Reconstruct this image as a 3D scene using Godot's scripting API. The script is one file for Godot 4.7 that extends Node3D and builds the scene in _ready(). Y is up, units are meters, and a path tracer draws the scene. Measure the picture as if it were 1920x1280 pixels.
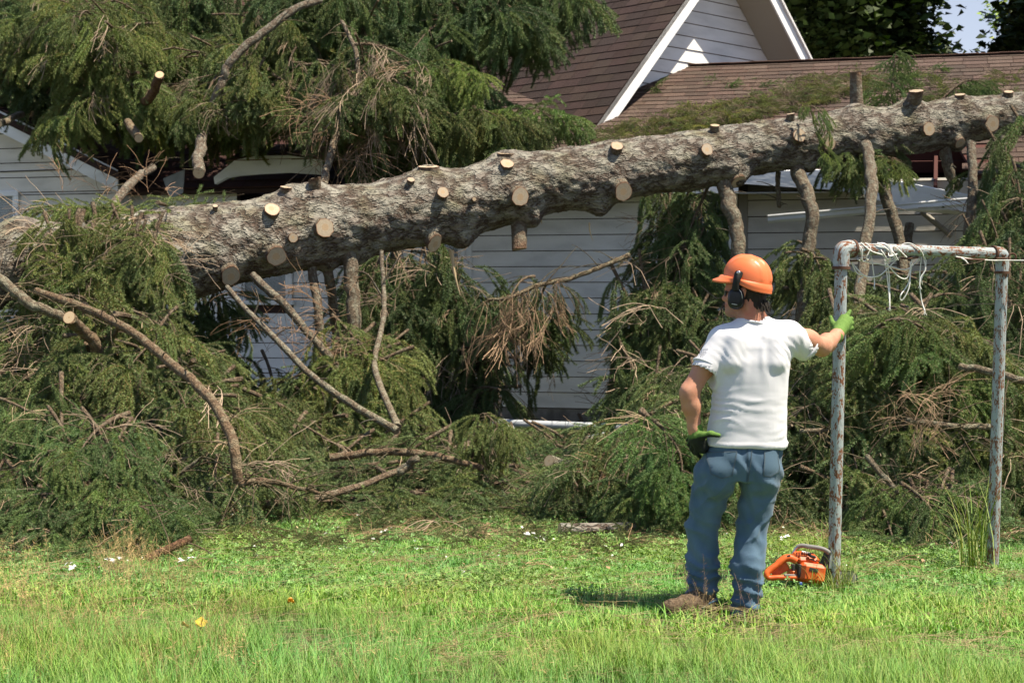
extends Node3D

const F := 3000.0
const PITCH := 0.0283258
const EYE := 1.65
var R := RandomNumberGenerator.new()
var M := {}
var NOP: Callable
var taken := {}
var TAS := []          # spruce spray prototypes
var trunk_path := PackedVector3Array()
var trunk_rad := PackedFloat32Array()


func _ready() -> void:
	R.seed = 77
	# ---- camera, sky, sun, exposure
	var cam := Camera3D.new()
	cam.name = "camera"
	cam.fov = rad_to_deg(2.0 * atan(640.0 / F))
	cam.near = 0.1
	cam.far = 600.0
	var lens := CameraAttributesPhysical.new()
	lens.frustum_focal_length = 56.25
	lens.frustum_focus_distance = 8.6
	lens.exposure_aperture = 7.1
	cam.attributes = lens
	cam.fov = rad_to_deg(2.0 * atan(640.0 / F))
	cam.position = Vector3(0, EYE, 0)
	cam.rotation.x = -PITCH
	add_child(cam)
	cam.current = true
	var env := Environment.new()
	env.background_mode = Environment.BG_SKY
	env.tonemap_mode = Environment.TONE_MAPPER_LINEAR
	env.tonemap_exposure = 2.0
	env.sdfgi_enabled = true
	env.ssao_enabled = true
	env.ssil_enabled = true
	var sm := ProceduralSkyMaterial.new()
	sm.sky_top_color = Color(0.44, 0.52, 0.66)
	sm.sky_horizon_color = Color(0.80, 0.83, 0.87)
	sm.sky_curve = 0.16
	sm.ground_bottom_color = Color(0.16, 0.18, 0.10)
	sm.ground_horizon_color = Color(0.40, 0.43, 0.36)
	sm.sun_angle_max = 12.0
	var sky := Sky.new()
	sky.sky_material = sm
	env.sky = sky
	env.background_energy_multiplier = 0.76
	var we := WorldEnvironment.new()
	we.name = "world_environment"
	we.environment = env
	add_child(we)
	var sun := DirectionalLight3D.new()
	sun.name = "sun"
	sun.light_color = Color(1.0, 0.955, 0.87)
	sun.light_energy = 1.6
	sun.light_angular_distance = 0.5
	sun.shadow_enabled = true
	add_child(sun)
	sun.look_at_from_position(Vector3(0.42, 0.90, 0.14) * 50.0, Vector3.ZERO)
	# ---- materials, then the setting, then the things
	make_materials()
	make_sprays()
	make_ground()
	make_house()
	make_back_trees()
	make_fallen_tree()
	make_heaps()
	make_clothesline()
	make_chainsaw()
	make_man()
	make_grass()
	make_litter()


# ============================================================ helpers
func P(x: float, y: float, d: float) -> Vector3:      # measured photo position at a distance -> metres
	var q := Vector3((x - 960.0) / F, (640.0 - y) / F, -1.0).rotated(Vector3.RIGHT, -PITCH)
	q *= d / -q.z
	q.y += EYE
	return q


func ray(x: float, y: float) -> Vector3:
	return Vector3((x - 960.0) / F, (640.0 - y) / F, -1.0).rotated(Vector3.RIGHT, -PITCH).normalized()


func rr(a: float, b: float) -> float:
	return R.randf_range(a, b)


func numbered(called: String) -> String:
	var k: int = taken.get(called, 0)
	taken[called] = k + 1
	return called if k == 0 else "%s_%03d" % [called, k]


func tag(o: Node, label: String, category := "", group := "", kind := "") -> void:
	if label: o.set_meta("label", label)
	if category: o.set_meta("category", category)
	if group: o.set_meta("group", group)
	if kind: o.set_meta("kind", kind)


func thing(called: String, label: String, category: String, at := Vector3.ZERO, group := "", kind := "") -> Node3D:
	var o := Node3D.new()
	o.name = numbered(called)
	add_child(o)
	o.position = at
	tag(o, label, category, group, kind)
	return o


func part(called: String, mesh: Mesh, mat: Material, parent: Node, kind := "", label := "") -> MeshInstance3D:
	var o := MeshInstance3D.new()
	var k := 0
	var nm := called
	while parent.has_node(NodePath(nm)):
		k += 1
		nm = "%s_%03d" % [called, k]
	o.name = nm
	o.mesh = mesh
	o.material_override = mat
	parent.add_child(o, true)
	if kind: o.set_meta("kind", kind)
	if label: o.set_meta("label", label)
	return o


func sub(called: String, parent: Node) -> Node3D:
	var o := Node3D.new()
	var k := 0
	var nm := called
	while parent.has_node(NodePath(nm)):
		k += 1
		nm = "%s_%03d" % [called, k]
	o.name = nm
	parent.add_child(o, true)
	return o


func scatter(called: String, mesh: Mesh, mat: Material, xs: Array, cols: Array, parent: Node, label := "", category := "") -> MultiMeshInstance3D:
	var mm := MultiMesh.new()
	mm.transform_format = MultiMesh.TRANSFORM_3D
	mm.use_colors = true
	mm.mesh = mesh
	mm.instance_count = xs.size()
	for k in xs.size():
		mm.set_instance_transform(k, xs[k])
		mm.set_instance_color(k, cols[k])
	var o := MultiMeshInstance3D.new()
	o.multimesh = mm
	o.material_override = mat
	if parent == self:
		o.name = numbered(called)
	else:
		var k := 0
		var nm := called
		while parent.has_node(NodePath(nm)):
			k += 1
			nm = "%s_%03d" % [called, k]
		o.name = nm
	parent.add_child(o, true)
	tag(o, label, category, "", "stuff")
	return o


class MB:
	var v := PackedVector3Array()
	var n := PackedVector3Array()
	var t := PackedVector2Array()
	var c := PackedColorArray()
	var i := PackedInt32Array()

	func vert(p: Vector3, nn: Vector3, uv: Vector2, col: Color) -> int:
		v.append(p)
		n.append(nn)
		t.append(uv)
		c.append(col)
		return v.size() - 1

	func tri(a: int, b: int, d: int) -> void:
		i.append(a)
		i.append(b)
		i.append(d)

	# a flat polygon; turned so that it faces away from 'inside'
	func face(p: Array, inside: Vector3, col: Color) -> void:
		var nn := Vector3.ZERO
		var mid := Vector3.ZERO
		for k in p.size():
			nn += (p[k] as Vector3).cross(p[(k + 1) % p.size()])
			mid += p[k]
		mid /= p.size()
		nn = nn.normalized()
		var q := p
		if nn.dot(mid - inside) < 0.0:
			q = p.duplicate()
			q.reverse()
			nn = -nn
		var s := v.size()
		for k in q.size():
			vert(q[k], nn, Vector2(q[k].x, q[k].y), col)
		for k in range(1, q.size() - 1):
			tri(s, s + k + 1, s + k)

	func box(x: Transform3D, size: Vector3, col := Color.WHITE, b := 0.0) -> void:
		var h := size * 0.5
		var o := x.origin
		if b <= 0.0:
			var k := []
			for sx in [-1, 1]:
				for sy in [-1, 1]:
					for sz in [-1, 1]:
						k.append(x * Vector3(sx * h.x, sy * h.y, sz * h.z))
			for q in [[0, 1, 3, 2], [4, 5, 7, 6], [0, 1, 5, 4], [2, 3, 7, 6], [0, 2, 6, 4], [1, 3, 7, 5]]:
				face([k[q[0]], k[q[1]], k[q[2]], k[q[3]]], o, col)
			return
		b = minf(b, minf(h.x, minf(h.y, h.z)) * 0.9)
		var g := {}
		for sx in [-1, 1]:
			for sy in [-1, 1]:
				for sz in [-1, 1]:
					g[Vector4i(sx, sy, sz, 0)] = x * Vector3(sx * h.x, sy * (h.y - b), sz * (h.z - b))
					g[Vector4i(sx, sy, sz, 1)] = x * Vector3(sx * (h.x - b), sy * h.y, sz * (h.z - b))
					g[Vector4i(sx, sy, sz, 2)] = x * Vector3(sx * (h.x - b), sy * (h.y - b), sz * h.z)
					face([g[Vector4i(sx, sy, sz, 0)], g[Vector4i(sx, sy, sz, 1)], g[Vector4i(sx, sy, sz, 2)]], o, col)
		for s in [-1, 1]:
			face([g[Vector4i(s, -1, -1, 0)], g[Vector4i(s, 1, -1, 0)], g[Vector4i(s, 1, 1, 0)], g[Vector4i(s, -1, 1, 0)]], o, col)
			face([g[Vector4i(-1, s, -1, 1)], g[Vector4i(1, s, -1, 1)], g[Vector4i(1, s, 1, 1)], g[Vector4i(-1, s, 1, 1)]], o, col)
			face([g[Vector4i(-1, -1, s, 2)], g[Vector4i(1, -1, s, 2)], g[Vector4i(1, 1, s, 2)], g[Vector4i(-1, 1, s, 2)]], o, col)
			for r in [-1, 1]:
				face([g[Vector4i(s, r, -1, 0)], g[Vector4i(s, r, 1, 0)], g[Vector4i(s, r, 1, 1)], g[Vector4i(s, r, -1, 1)]], o, col)
				face([g[Vector4i(s, -1, r, 0)], g[Vector4i(s, 1, r, 0)], g[Vector4i(s, 1, r, 2)], g[Vector4i(s, -1, r, 2)]], o, col)
				face([g[Vector4i(-1, s, r, 1)], g[Vector4i(1, s, r, 1)], g[Vector4i(1, s, r, 2)], g[Vector4i(-1, s, r, 2)]], o, col)

	# a round tube along a path; c0..c1 runs along it
	func tube(path: PackedVector3Array, rad: PackedFloat32Array, sides: int, c0: Color, c1: Color, cap := true, flat := 1.0) -> void:
		var m := path.size()
		var up := Vector3.UP
		var tg := (path[1] - path[0]).normalized()
		if absf(tg.y) > 0.9: up = Vector3.RIGHT
		var a := tg.cross(up).normalized()
		var s := v.size()
		var along := 0.0
		for k in m:
			var t2 := (path[mini(k + 1, m - 1)] - path[maxi(k - 1, 0)]).normalized()
			a = (a - t2 * a.dot(t2)).normalized()
			var b := t2.cross(a)
			if k > 0: along += path[k].distance_to(path[k - 1])
			var col := c0.lerp(c1, float(k) / (m - 1))
			for j in sides + 1:
				var an := TAU * j / sides
				var dir := a * cos(an) + b * sin(an) * flat
				vert(path[k] + dir * rad[k], dir.normalized(), Vector2(float(j) / sides * TAU * maxf(rad[0], 0.02), along), col)
		for k in m - 1:
			for j in sides:
				var q := s + k * (sides + 1) + j
				var w := q + sides + 1
				tri(q, w, q + 1)
				tri(q + 1, w, w + 1)
		if cap:
			for e in [0, m - 1]:
				var ring := []
				for j in sides:
					ring.append(v[s + e * (sides + 1) + j])
				face(ring, path[1] if e == 0 else path[m - 2], c0 if e == 0 else c1)

	func mesh() -> ArrayMesh:
		var arr := []
		arr.resize(Mesh.ARRAY_MAX)
		arr[Mesh.ARRAY_VERTEX] = v
		arr[Mesh.ARRAY_NORMAL] = n
		arr[Mesh.ARRAY_TEX_UV] = t
		arr[Mesh.ARRAY_COLOR] = c
		arr[Mesh.ARRAY_INDEX] = i
		var am := ArrayMesh.new()
		am.add_surface_from_arrays(Mesh.PRIMITIVE_TRIANGLES, arr)
		return am


func spline(pts: Array, per: int) -> PackedVector3Array:      # Catmull-Rom
	var out := PackedVector3Array()
	var m := pts.size()
	for k in m - 1:
		var p0: Vector3 = pts[maxi(k - 1, 0)]
		var p1: Vector3 = pts[k]
		var p2: Vector3 = pts[k + 1]
		var p3: Vector3 = pts[mini(k + 2, m - 1)]
		for j in per:
			out.append(p1.cubic_interpolate(p2, p0, p3, float(j) / per))
	out.append(pts[m - 1])
	return out


func taper(m: int, r0: float, r1: float, knob := 0.0) -> PackedFloat32Array:
	var out := PackedFloat32Array()
	for k in m:
		out.append(lerpf(r0, r1, float(k) / (m - 1)) * (1.0 + knob * rr(-1, 1)))
	return out


func at(x: float, y: float, z: float) -> Transform3D:
	return Transform3D(Basis(), Vector3(x, y, z))


func lathe(mb: MB, prof: Array, sides: int, x: Transform3D, col: Color) -> void:     # profile of (r, y)
	var s := mb.v.size()
	for k in prof.size():
		var a: Vector2 = prof[maxi(k - 1, 0)]
		var b: Vector2 = prof[mini(k + 1, prof.size() - 1)]
		var tn := (b - a).normalized()
		for j in sides + 1:
			var an := TAU * j / sides
			var p: Vector2 = prof[k]
			mb.vert(x * Vector3(p.x * cos(an), p.y, p.x * sin(an)), (x.basis * Vector3(tn.y * cos(an), -tn.x, tn.y * sin(an))).normalized(), Vector2(float(j) / sides, p.y), col)
	for k in prof.size() - 1:
		for j in sides:
			var q := s + k * (sides + 1) + j
			var w := q + sides + 1
			mb.tri(q, q + 1, w)
			mb.tri(q + 1, w + 1, w)


# ---- implicit surfaces: rounded cones and lofts joined smoothly, meshed with surface nets
var gd := PackedFloat32Array()
var g_lo := Vector3.ZERO
var g_n := Vector3i.ZERO
var g_cell := 0.01
var last_probe := 0.1


func cone(a: Vector3, b: Vector3, ra: float, rb: float, sc := Vector3.ONE, op := 0) -> Dictionary:
	return {"a": a, "b": b, "ra": ra, "rb": rb, "sc": sc, "op": op}


func nets(prims: Array, lo: Vector3, hi: Vector3, cell: float, k: float, disp: Callable, colf: Callable) -> ArrayMesh:
	var nx := int((hi.x - lo.x) / cell) + 2
	var ny := int((hi.y - lo.y) / cell) + 2
	var nz := int((hi.z - lo.z) / cell) + 2
	var g := PackedFloat32Array()
	g.resize(nx * ny * nz)
	g.fill(10.0)
	for pr in prims:
		var op: int = pr.get("op", 0)
		var pl: Vector3
		var ph: Vector3
		var kk: float = pr.get("k", k)
		var mar := kk + 3.0 * cell
		if pr.has("rows"):
			pl = Vector3(-1, pr.rows[0][0], -1) - Vector3.ONE * mar
			ph = Vector3(2, pr.rows[-1][0], 1) + Vector3.ONE * mar
		elif pr.has("cut_n"):
			pl = lo
			ph = hi
		else:
			var mr: float = maxf(pr.ra, pr.rb) * maxf(pr.sc.x, maxf(pr.sc.y, pr.sc.z)) + mar
			pl = (pr.a as Vector3).min(pr.b) - Vector3.ONE * mr
			ph = (pr.a as Vector3).max(pr.b) + Vector3.ONE * mr
		var i0 := maxi(0, int((pl.x - lo.x) / cell))
		var i1 := mini(nx - 1, int((ph.x - lo.x) / cell) + 1)
		var j0 := maxi(0, int((pl.y - lo.y) / cell))
		var j1 := mini(ny - 1, int((ph.y - lo.y) / cell) + 1)
		var k0 := maxi(0, int((pl.z - lo.z) / cell))
		var k1 := mini(nz - 1, int((ph.z - lo.z) / cell) + 1)
		var loft: bool = pr.has("rows")
		var cut: bool = pr.has("cut_n")
		var a := Vector3.ZERO
		var ba := Vector3.ZERO
		var l2 := 1.0
		var ra := 0.0
		var dr := 0.0
		var isc := Vector3.ONE
		var msc := 1.0
		var cn := Vector3.ZERO
		var cd := 0.0
		if cut:
			cn = pr.cut_n
			cd = pr.cut_d
		elif not loft:
			var sc: Vector3 = pr.sc
			isc = Vector3.ONE / sc
			msc = minf(sc.x, minf(sc.y, sc.z))
			a = pr.a
			ba = ((pr.b as Vector3) - a) * isc
			l2 = maxf(ba.length_squared(), 1e-9)
			ra = pr.ra
			dr = pr.rb - pr.ra
		for jy in range(j0, j1 + 1):
			var y := lo.y + jy * cell
			var cx := 0.0
			var cz := 0.0
			var rx := 1.0
			var rz := 1.0
			var yo := 0.0
			if loft:
				var rows: Array = pr.rows
				var q := 0
				while q < rows.size() - 2 and rows[q + 1][0] < y:
					q += 1
				var u := clampf((y - rows[q][0]) / (rows[q + 1][0] - rows[q][0]), 0.0, 1.0)
				u = u * u * (3.0 - 2.0 * u) * 0.5 + u * 0.5
				cx = lerpf(rows[q][1], rows[q + 1][1], u)
				cz = lerpf(rows[q][2], rows[q + 1][2], u)
				rx = lerpf(rows[q][3], rows[q + 1][3], u)
				rz = lerpf(rows[q][4], rows[q + 1][4], u)
				yo = maxf(rows[0][0] - y, y - rows[-1][0])
			for kz in range(k0, k1 + 1):
				var z := lo.z + kz * cell
				var at0 := (jy * nz + kz) * nx
				for ix in range(i0, i1 + 1):
					var x := lo.x + ix * cell
					var d: float
					if loft:
						var ex := absf((x - cx) / rx)
						var ez := absf((z - cz) / rz)
						d = (pow(pow(ex, 2.35) + pow(ez, 2.35), 1.0 / 2.35) - 1.0) * minf(rx, rz)
						if yo > 0.0: d = maxf(d, yo) if d < 0.0 else sqrt(d * d + yo * yo)
					elif cut:
						d = cn.x * x + cn.y * y + cn.z * z - cd
					else:
						var p := (Vector3(x, y, z) - a) * isc
						var h := clampf(p.dot(ba) / l2, 0.0, 1.0)
						d = ((p - ba * h).length() - ra - dr * h) * msc
					var e := g[at0 + ix]
					if op == 0:
						var w := maxf(kk - absf(e - d), 0.0)
						g[at0 + ix] = minf(e, d) - w * w / maxf(kk, 1e-6) * 0.25
					else:
						g[at0 + ix] = maxf(e, -d)
	gd = g
	g_lo = lo
	g_n = Vector3i(nx, ny, nz)
	g_cell = cell
	# one vertex in each cell that the surface crosses
	var ids := PackedInt32Array()
	ids.resize(nx * ny * nz)
	ids.fill(-1)
	var pos := PackedVector3Array()
	var off := [0, 1, nx, nx + 1, nx * nz, nx * nz + 1, nx * nz + nx, nx * nz + nx + 1]
	var idx := PackedInt32Array()
	for jy in ny - 1:
		for kz in nz - 1:
			var base := (jy * nz + kz) * nx
			for ix in nx - 1:
				var b := base + ix
				var d0 := g[b]
				if d0 > 4.0 * cell or d0 < -4.0 * cell: continue
				var neg := 0
				for o in 8:
					if g[b + off[o]] < 0.0: neg += 1
				if neg == 0 or neg == 8: continue
				var sum := Vector3.ZERO
				var cnt := 0
				for e in [[0, 1], [2, 3], [4, 5], [6, 7], [0, 2], [1, 3], [4, 6], [5, 7], [0, 4], [1, 5], [2, 6], [3, 7]]:
					var da := g[b + off[e[0]]]
					var db := g[b + off[e[1]]]
					if (da < 0.0) != (db < 0.0):
						var u := da / (da - db)
						var pa := Vector3(e[0] & 1, (e[0] >> 2) & 1, (e[0] >> 1) & 1)
						var pb := Vector3(e[1] & 1, (e[1] >> 2) & 1, (e[1] >> 1) & 1)
						sum += pa.lerp(pb, u)
						cnt += 1
				ids[b] = pos.size()
				pos.append(lo + (Vector3(ix, jy, kz) + sum / cnt) * cell)
	var sx := 1
	var sz := nx
	var sy := nx * nz
	for jy in range(1, ny - 1):
		for kz in range(1, nz - 1):
			for ix in range(1, nx - 1):
				var b := (jy * nz + kz) * nx + ix
				var d0 := g[b]
				if d0 > 4.0 * cell or d0 < -4.0 * cell: continue
				for ax in 3:
					var st: int = sx if ax == 0 else (sy if ax == 1 else sz)
					var d1 := g[b + st]
					if (d0 < 0.0) == (d1 < 0.0): continue
					var u1: int = sy if ax == 0 else (sz if ax == 1 else sx)
					var u2: int = sz if ax == 0 else (sx if ax == 1 else sy)
					var q0 := ids[b]
					var q1 := ids[b - u1]
					var q2 := ids[b - u1 - u2]
					var q3 := ids[b - u2]
					if q0 < 0 or q1 < 0 or q2 < 0 or q3 < 0: continue
					if d0 < 0.0:
						idx.append_array(PackedInt32Array([q0, q2, q1, q0, q3, q2]))
					else:
						idx.append_array(PackedInt32Array([q0, q1, q2, q0, q2, q3]))
	var nor := smooth_normals(pos, idx)
	if disp.is_valid():
		for q in pos.size():
			pos[q] += nor[q] * (disp.call(pos[q], nor[q]) as float)
		nor = smooth_normals(pos, idx)
	var col := PackedColorArray()
	var uv := PackedVector2Array()
	for q in pos.size():
		col.append(colf.call(pos[q], nor[q]) if colf.is_valid() else Color.WHITE)
		uv.append(Vector2(pos[q].x, pos[q].y))
	var arr := []
	arr.resize(Mesh.ARRAY_MAX)
	arr[Mesh.ARRAY_VERTEX] = pos
	arr[Mesh.ARRAY_NORMAL] = nor
	arr[Mesh.ARRAY_TEX_UV] = uv
	arr[Mesh.ARRAY_COLOR] = col
	arr[Mesh.ARRAY_INDEX] = idx
	var am := ArrayMesh.new()
	am.add_surface_from_arrays(Mesh.PRIMITIVE_TRIANGLES, arr)
	return am


func smooth_normals(pos: PackedVector3Array, idx: PackedInt32Array) -> PackedVector3Array:
	var nor := PackedVector3Array()
	nor.resize(pos.size())
	for q in range(0, idx.size(), 3):
		var a := idx[q]
		var b := idx[q + 1]
		var c := idx[q + 2]
		var fn := (pos[c] - pos[a]).cross(pos[b] - pos[a])
		nor[a] += fn
		nor[b] += fn
		nor[c] += fn
	for q in nor.size():
		nor[q] = nor[q].normalized()
	return nor


func probe(x: float, y: float) -> float:               # front (towards the camera) surface of the last field at x, y
	var fx := (x - g_lo.x) / g_cell
	var fy := (y - g_lo.y) / g_cell
	var ix := int(fx)
	var jy := int(fy)
	fx -= ix
	fy -= jy
	var last := 1.0
	for q in range(g_n.z - 1, -1, -1):
		var b := (jy * g_n.z + q) * g_n.x + ix
		var s := g_n.x * g_n.z
		var d := lerpf(lerpf(gd[b], gd[b + 1], fx), lerpf(gd[b + s], gd[b + s + 1], fx), fy)
		if d < 0.0:
			var u := d / (d - last) if last < 5.0 else 0.0
			last_probe = g_lo.z + (q + u) * g_cell
			return last_probe
		last = d
	return last_probe


# ============================================================ materials
func lin(r: float, g: float, b: float) -> Color:
	return Color(r, g, b).linear_to_srgb()


func std(name_: String, col: Color, rough: float, vc := false) -> StandardMaterial3D:
	var m := StandardMaterial3D.new()
	m.resource_name = name_
	m.albedo_color = col
	m.roughness = rough
	m.vertex_color_use_as_albedo = vc
	m.metallic_specular = 0.4
	M[name_] = m
	return m


func field(kind: int, freq: float, sd: int, oct: int, n := 512, ret := -1) -> PackedByteArray:
	var f := FastNoiseLite.new()
	f.noise_type = kind
	f.frequency = freq
	f.seed = sd
	f.fractal_octaves = oct
	f.fractal_type = FastNoiseLite.FRACTAL_FBM if oct > 1 else FastNoiseLite.FRACTAL_NONE
	if ret >= 0:
		f.cellular_return_type = ret
		f.cellular_jitter = 1.0
	var im := f.get_seamless_image(n, n, false, false, 0.15, true)
	im.convert(Image.FORMAT_L8)
	return im.get_data()


func tex(px: PackedByteArray, n: int, rgb := true) -> ImageTexture:
	return ImageTexture.create_from_image(Image.create_from_data(n, n, false, Image.FORMAT_RGB8 if rgb else Image.FORMAT_L8, px))


func ramp(m: StandardMaterial3D, a: PackedByteArray, n: int, stops: Array) -> void:    # grey field -> colours [at, Color(linear)]
	var lut := PackedByteArray()
	for q in 256:
		var u := q / 255.0
		var c: Color = stops[-1][1]
		for s in stops.size() - 1:
			if u <= stops[s + 1][0]:
				c = (stops[s][1] as Color).lerp(stops[s + 1][1], clampf((u - stops[s][0]) / (stops[s + 1][0] - stops[s][0]), 0, 1))
				break
		c = c.linear_to_srgb()
		lut.append(int(c.r * 255))
		lut.append(int(c.g * 255))
		lut.append(int(c.b * 255))
	var out := PackedByteArray()
	out.resize(n * n * 3)
	for q in n * n:
		var w := a[q] * 3
		out[q * 3] = lut[w]
		out[q * 3 + 1] = lut[w + 1]
		out[q * 3 + 2] = lut[w + 2]
	m.albedo_texture = tex(out, n)


func bump(m: StandardMaterial3D, a: PackedByteArray, n: int, cm: float) -> void:
	m.heightmap_enabled = true
	m.heightmap_scale = cm
	m.heightmap_texture = tex(a, n, false)


func make_materials() -> void:
	# bark: scaly plates parted by cracks, with pale lichen
	var plates := field(FastNoiseLite.TYPE_CELLULAR, 0.028, 5, 1, 512, FastNoiseLite.RETURN_DISTANCE2_SUB)
	var warp := field(FastNoiseLite.TYPE_SIMPLEX, 0.02, 8, 5)
	var fine := field(FastNoiseLite.TYPE_SIMPLEX, 0.11, 9, 4)
	var lich := field(FastNoiseLite.TYPE_SIMPLEX, 0.011, 31, 5)
	var hgt := PackedByteArray()
	hgt.resize(512 * 512)
	var alb := PackedByteArray()
	alb.resize(512 * 512 * 3)
	var mossy := PackedByteArray()
	mossy.resize(512 * 512 * 3)
	for y in 512:
		for x in 512:
			var q := y * 512 + x
			var wx := (x + (warp[q] >> 2)) & 511
			var wy := (y + (fine[q] >> 4)) & 511
			var c := minf(plates[wy * 512 + wx] / 255.0 * 2.6, 1.0)
			var h := clampf(c * 0.62 + fine[q] / 255.0 * 0.30 + warp[q] / 255.0 * 0.2 - 0.08, 0, 1)
			hgt[q] = int(h * 255)
			var l := clampf((lich[q] / 255.0 + fine[q] / 255.0 * 0.5 - 0.72) * 5.0, 0.0, 1.0)
			var bark := Color(0.025, 0.019, 0.015).lerp(Color(0.30, 0.262, 0.222), pow(h, 1.25))
			bark = bark.lerp(Color(0.15, 0.088, 0.06), clampf(0.55 - c, 0, 1) * 0.9)
			bark = bark.lerp(Color(0.37, 0.365, 0.31), l * 0.6).linear_to_srgb()
			alb[q * 3] = int(bark.r * 255)
			alb[q * 3 + 1] = int(bark.g * 255)
			alb[q * 3 + 2] = int(bark.b * 255)
			var lb := Color(0.10, 0.07, 0.05).lerp(Color(0.24, 0.19, 0.14), h).lerp(Color(0.30, 0.30, 0.24), l * 0.5).linear_to_srgb()
			mossy[q * 3] = int(lb.r * 255)
			mossy[q * 3 + 1] = int(lb.g * 255)
			mossy[q * 3 + 2] = int(lb.b * 255)
	var bark_m := std("bark", Color.WHITE, 0.92, true)
	bark_m.albedo_texture = tex(alb, 512)
	bark_m.uv1_scale = Vector3(0.95, 0.42, 1)
	bump(bark_m, hgt, 512, 3.5)
	var limb_m := std("limb_bark", Color.WHITE, 0.9, true)
	limb_m.albedo_texture = tex(mossy, 512)
	limb_m.uv1_scale = Vector3(2.2, 1.6, 1)
	bump(limb_m, hgt, 512, 1.8)
	std("cut_wood", Color.WHITE, 0.75, true)
	# needles and leaves
	var nd := std("needles", Color.WHITE, 0.62, true)
	nd.backlight_enabled = true
	nd.backlight = Color(0.2, 0.24, 0.12)
	nd.metallic_specular = 0.45
	var lf := std("leaves", Color.WHITE, 0.55, true)
	lf.backlight_enabled = true
	lf.backlight = Color(0.42, 0.5, 0.18)
	var gr := std("grass", Color.WHITE, 0.6, true)
	gr.backlight_enabled = true
	gr.backlight = Color(0.5, 0.56, 0.26)
	var dry := std("dry_stalks", Color.WHITE, 0.8, true)
	dry.backlight_enabled = true
	dry.backlight = Color(0.4, 0.34, 0.22)
	std("twigs", Color.WHITE, 0.85, true)
	# soil below the grass
	var soil := std("soil", Color.WHITE, 0.95)
	ramp(soil, warp, 512, [[0.2, Color(0.045, 0.05, 0.018)], [0.5, Color(0.075, 0.085, 0.028)], [0.8, Color(0.11, 0.095, 0.05)]])
	soil.uv1_triplanar = true
	soil.uv1_world_triplanar = true
	soil.uv1_scale = Vector3.ONE * 0.8
	bump(soil, fine, 512, 2.0)
	# siding: aluminium boards with chalky weathering
	var grime := field(FastNoiseLite.TYPE_SIMPLEX, 0.006, 13, 5)
	for w in [["siding", 0.83, 0.825, 0.81], ["siding_warm", 0.74, 0.705, 0.635], ["siding_beige", 0.56, 0.53, 0.47], ["white_trim", 0.86, 0.87, 0.88]]:
		var m := std(w[0], Color.WHITE, 0.5)
		var b := Color(w[1], w[2], w[3])
		ramp(m, grime, 512, [[0.15, b * 0.80], [0.45, b * 0.97], [0.8, b * 1.05]])
		m.uv1_triplanar = true
		m.uv1_world_triplanar = true
		m.uv1_scale = Vector3(0.35, 0.9, 0.35)
		bump(m, warp, 512, 0.25)
	std("soffit", lin(0.42, 0.385, 0.31), 0.7)
	std("dark_trim", lin(0.26, 0.24, 0.21), 0.6)
	# shingles: granules
	var gran := field(FastNoiseLite.TYPE_SIMPLEX, 0.23, 21, 3)
	var sh := std("shingle", Color.WHITE, 0.95, true)
	ramp(sh, gran, 512, [[0.2, Color(0.55, 0.55, 0.55)], [0.5, Color(0.92, 0.9, 0.9)], [0.85, Color(1, 1, 1)]])
	sh.uv1_triplanar = true
	sh.uv1_scale = Vector3.ONE * 2.4
	bump(sh, gran, 512, 0.8)
	std("broken_wood", lin(0.075, 0.026, 0.02), 0.9)
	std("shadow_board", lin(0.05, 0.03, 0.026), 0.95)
	var gl := std("glass", Color(0.75, 0.82, 0.85, 0.16), 0.03)
	gl.transparency = BaseMaterial3D.TRANSPARENCY_ALPHA
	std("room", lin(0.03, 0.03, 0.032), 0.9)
	std("blind", lin(0.40, 0.38, 0.33), 0.8)
	var cc := std("concrete", Color.WHITE, 0.95)
	ramp(cc, grime, 512, [[0.2, Color(0.16, 0.15, 0.14)], [0.8, Color(0.30, 0.29, 0.27)]])
	cc.uv1_triplanar = true
	bump(cc, fine, 512, 0.6)
	var gv := std("gutter_metal", Color.WHITE, 0.45)
	ramp(gv, grime, 512, [[0.2, Color(0.36, 0.39, 0.42)], [0.8, Color(0.58, 0.60, 0.62)]])
	gv.uv1_triplanar = true
	gv.metallic = 0.1
	# rusty painted pipe
	var r1 := field(FastNoiseLite.TYPE_SIMPLEX, 0.012, 41, 5)
	var r2 := field(FastNoiseLite.TYPE_SIMPLEX, 0.05, 43, 4)
	for kind in 2:
		var px := PackedByteArray()
		px.resize(512 * 512 * 3)
		var ro := PackedByteArray()
		ro.resize(512 * 512)
		for q in 512 * 512:
			var y := q / 512 / 512.0
			var qq := ((q / 512 * 3) & 511) * 512 + (q & 511)
			var a := r1[qq] / 255.0 * 0.55 + r2[qq] / 255.0 * 0.45
			var low: float = 0.58 - 0.055 * smoothstep(0.35, 1.0, y) - 0.03 * sin(y * 21.0) if kind == 0 else 0.56
			var u := smoothstep(low - 0.02, low + 0.02, a)
			var stain := smoothstep(low - 0.13, low, a) * 0.28
			var c := Color(0.33, 0.375, 0.385).lerp(Color(0.28, 0.245, 0.21), stain)
			c = c.lerp(Color(0.13, 0.055, 0.03).lerp(Color(0.22, 0.10, 0.055), r2[(q * 7) & 262143] / 255.0), u).linear_to_srgb()
			px[q * 3] = int(c.r * 255)
			px[q * 3 + 1] = int(c.g * 255)
			px[q * 3 + 2] = int(c.b * 255)
			ro[q] = int((0.5 + 0.42 * u) * 255)
		var m := std("rusty_post" if kind == 0 else "rusty_bar", Color.WHITE, 1.0)
		m.albedo_texture = tex(px, 512)
		m.roughness_texture = tex(ro, 512, false)
		m.uv1_scale = Vector3(3.0, 0.5, 1.0)
		bump(m, r2, 512, 0.25)
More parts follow.
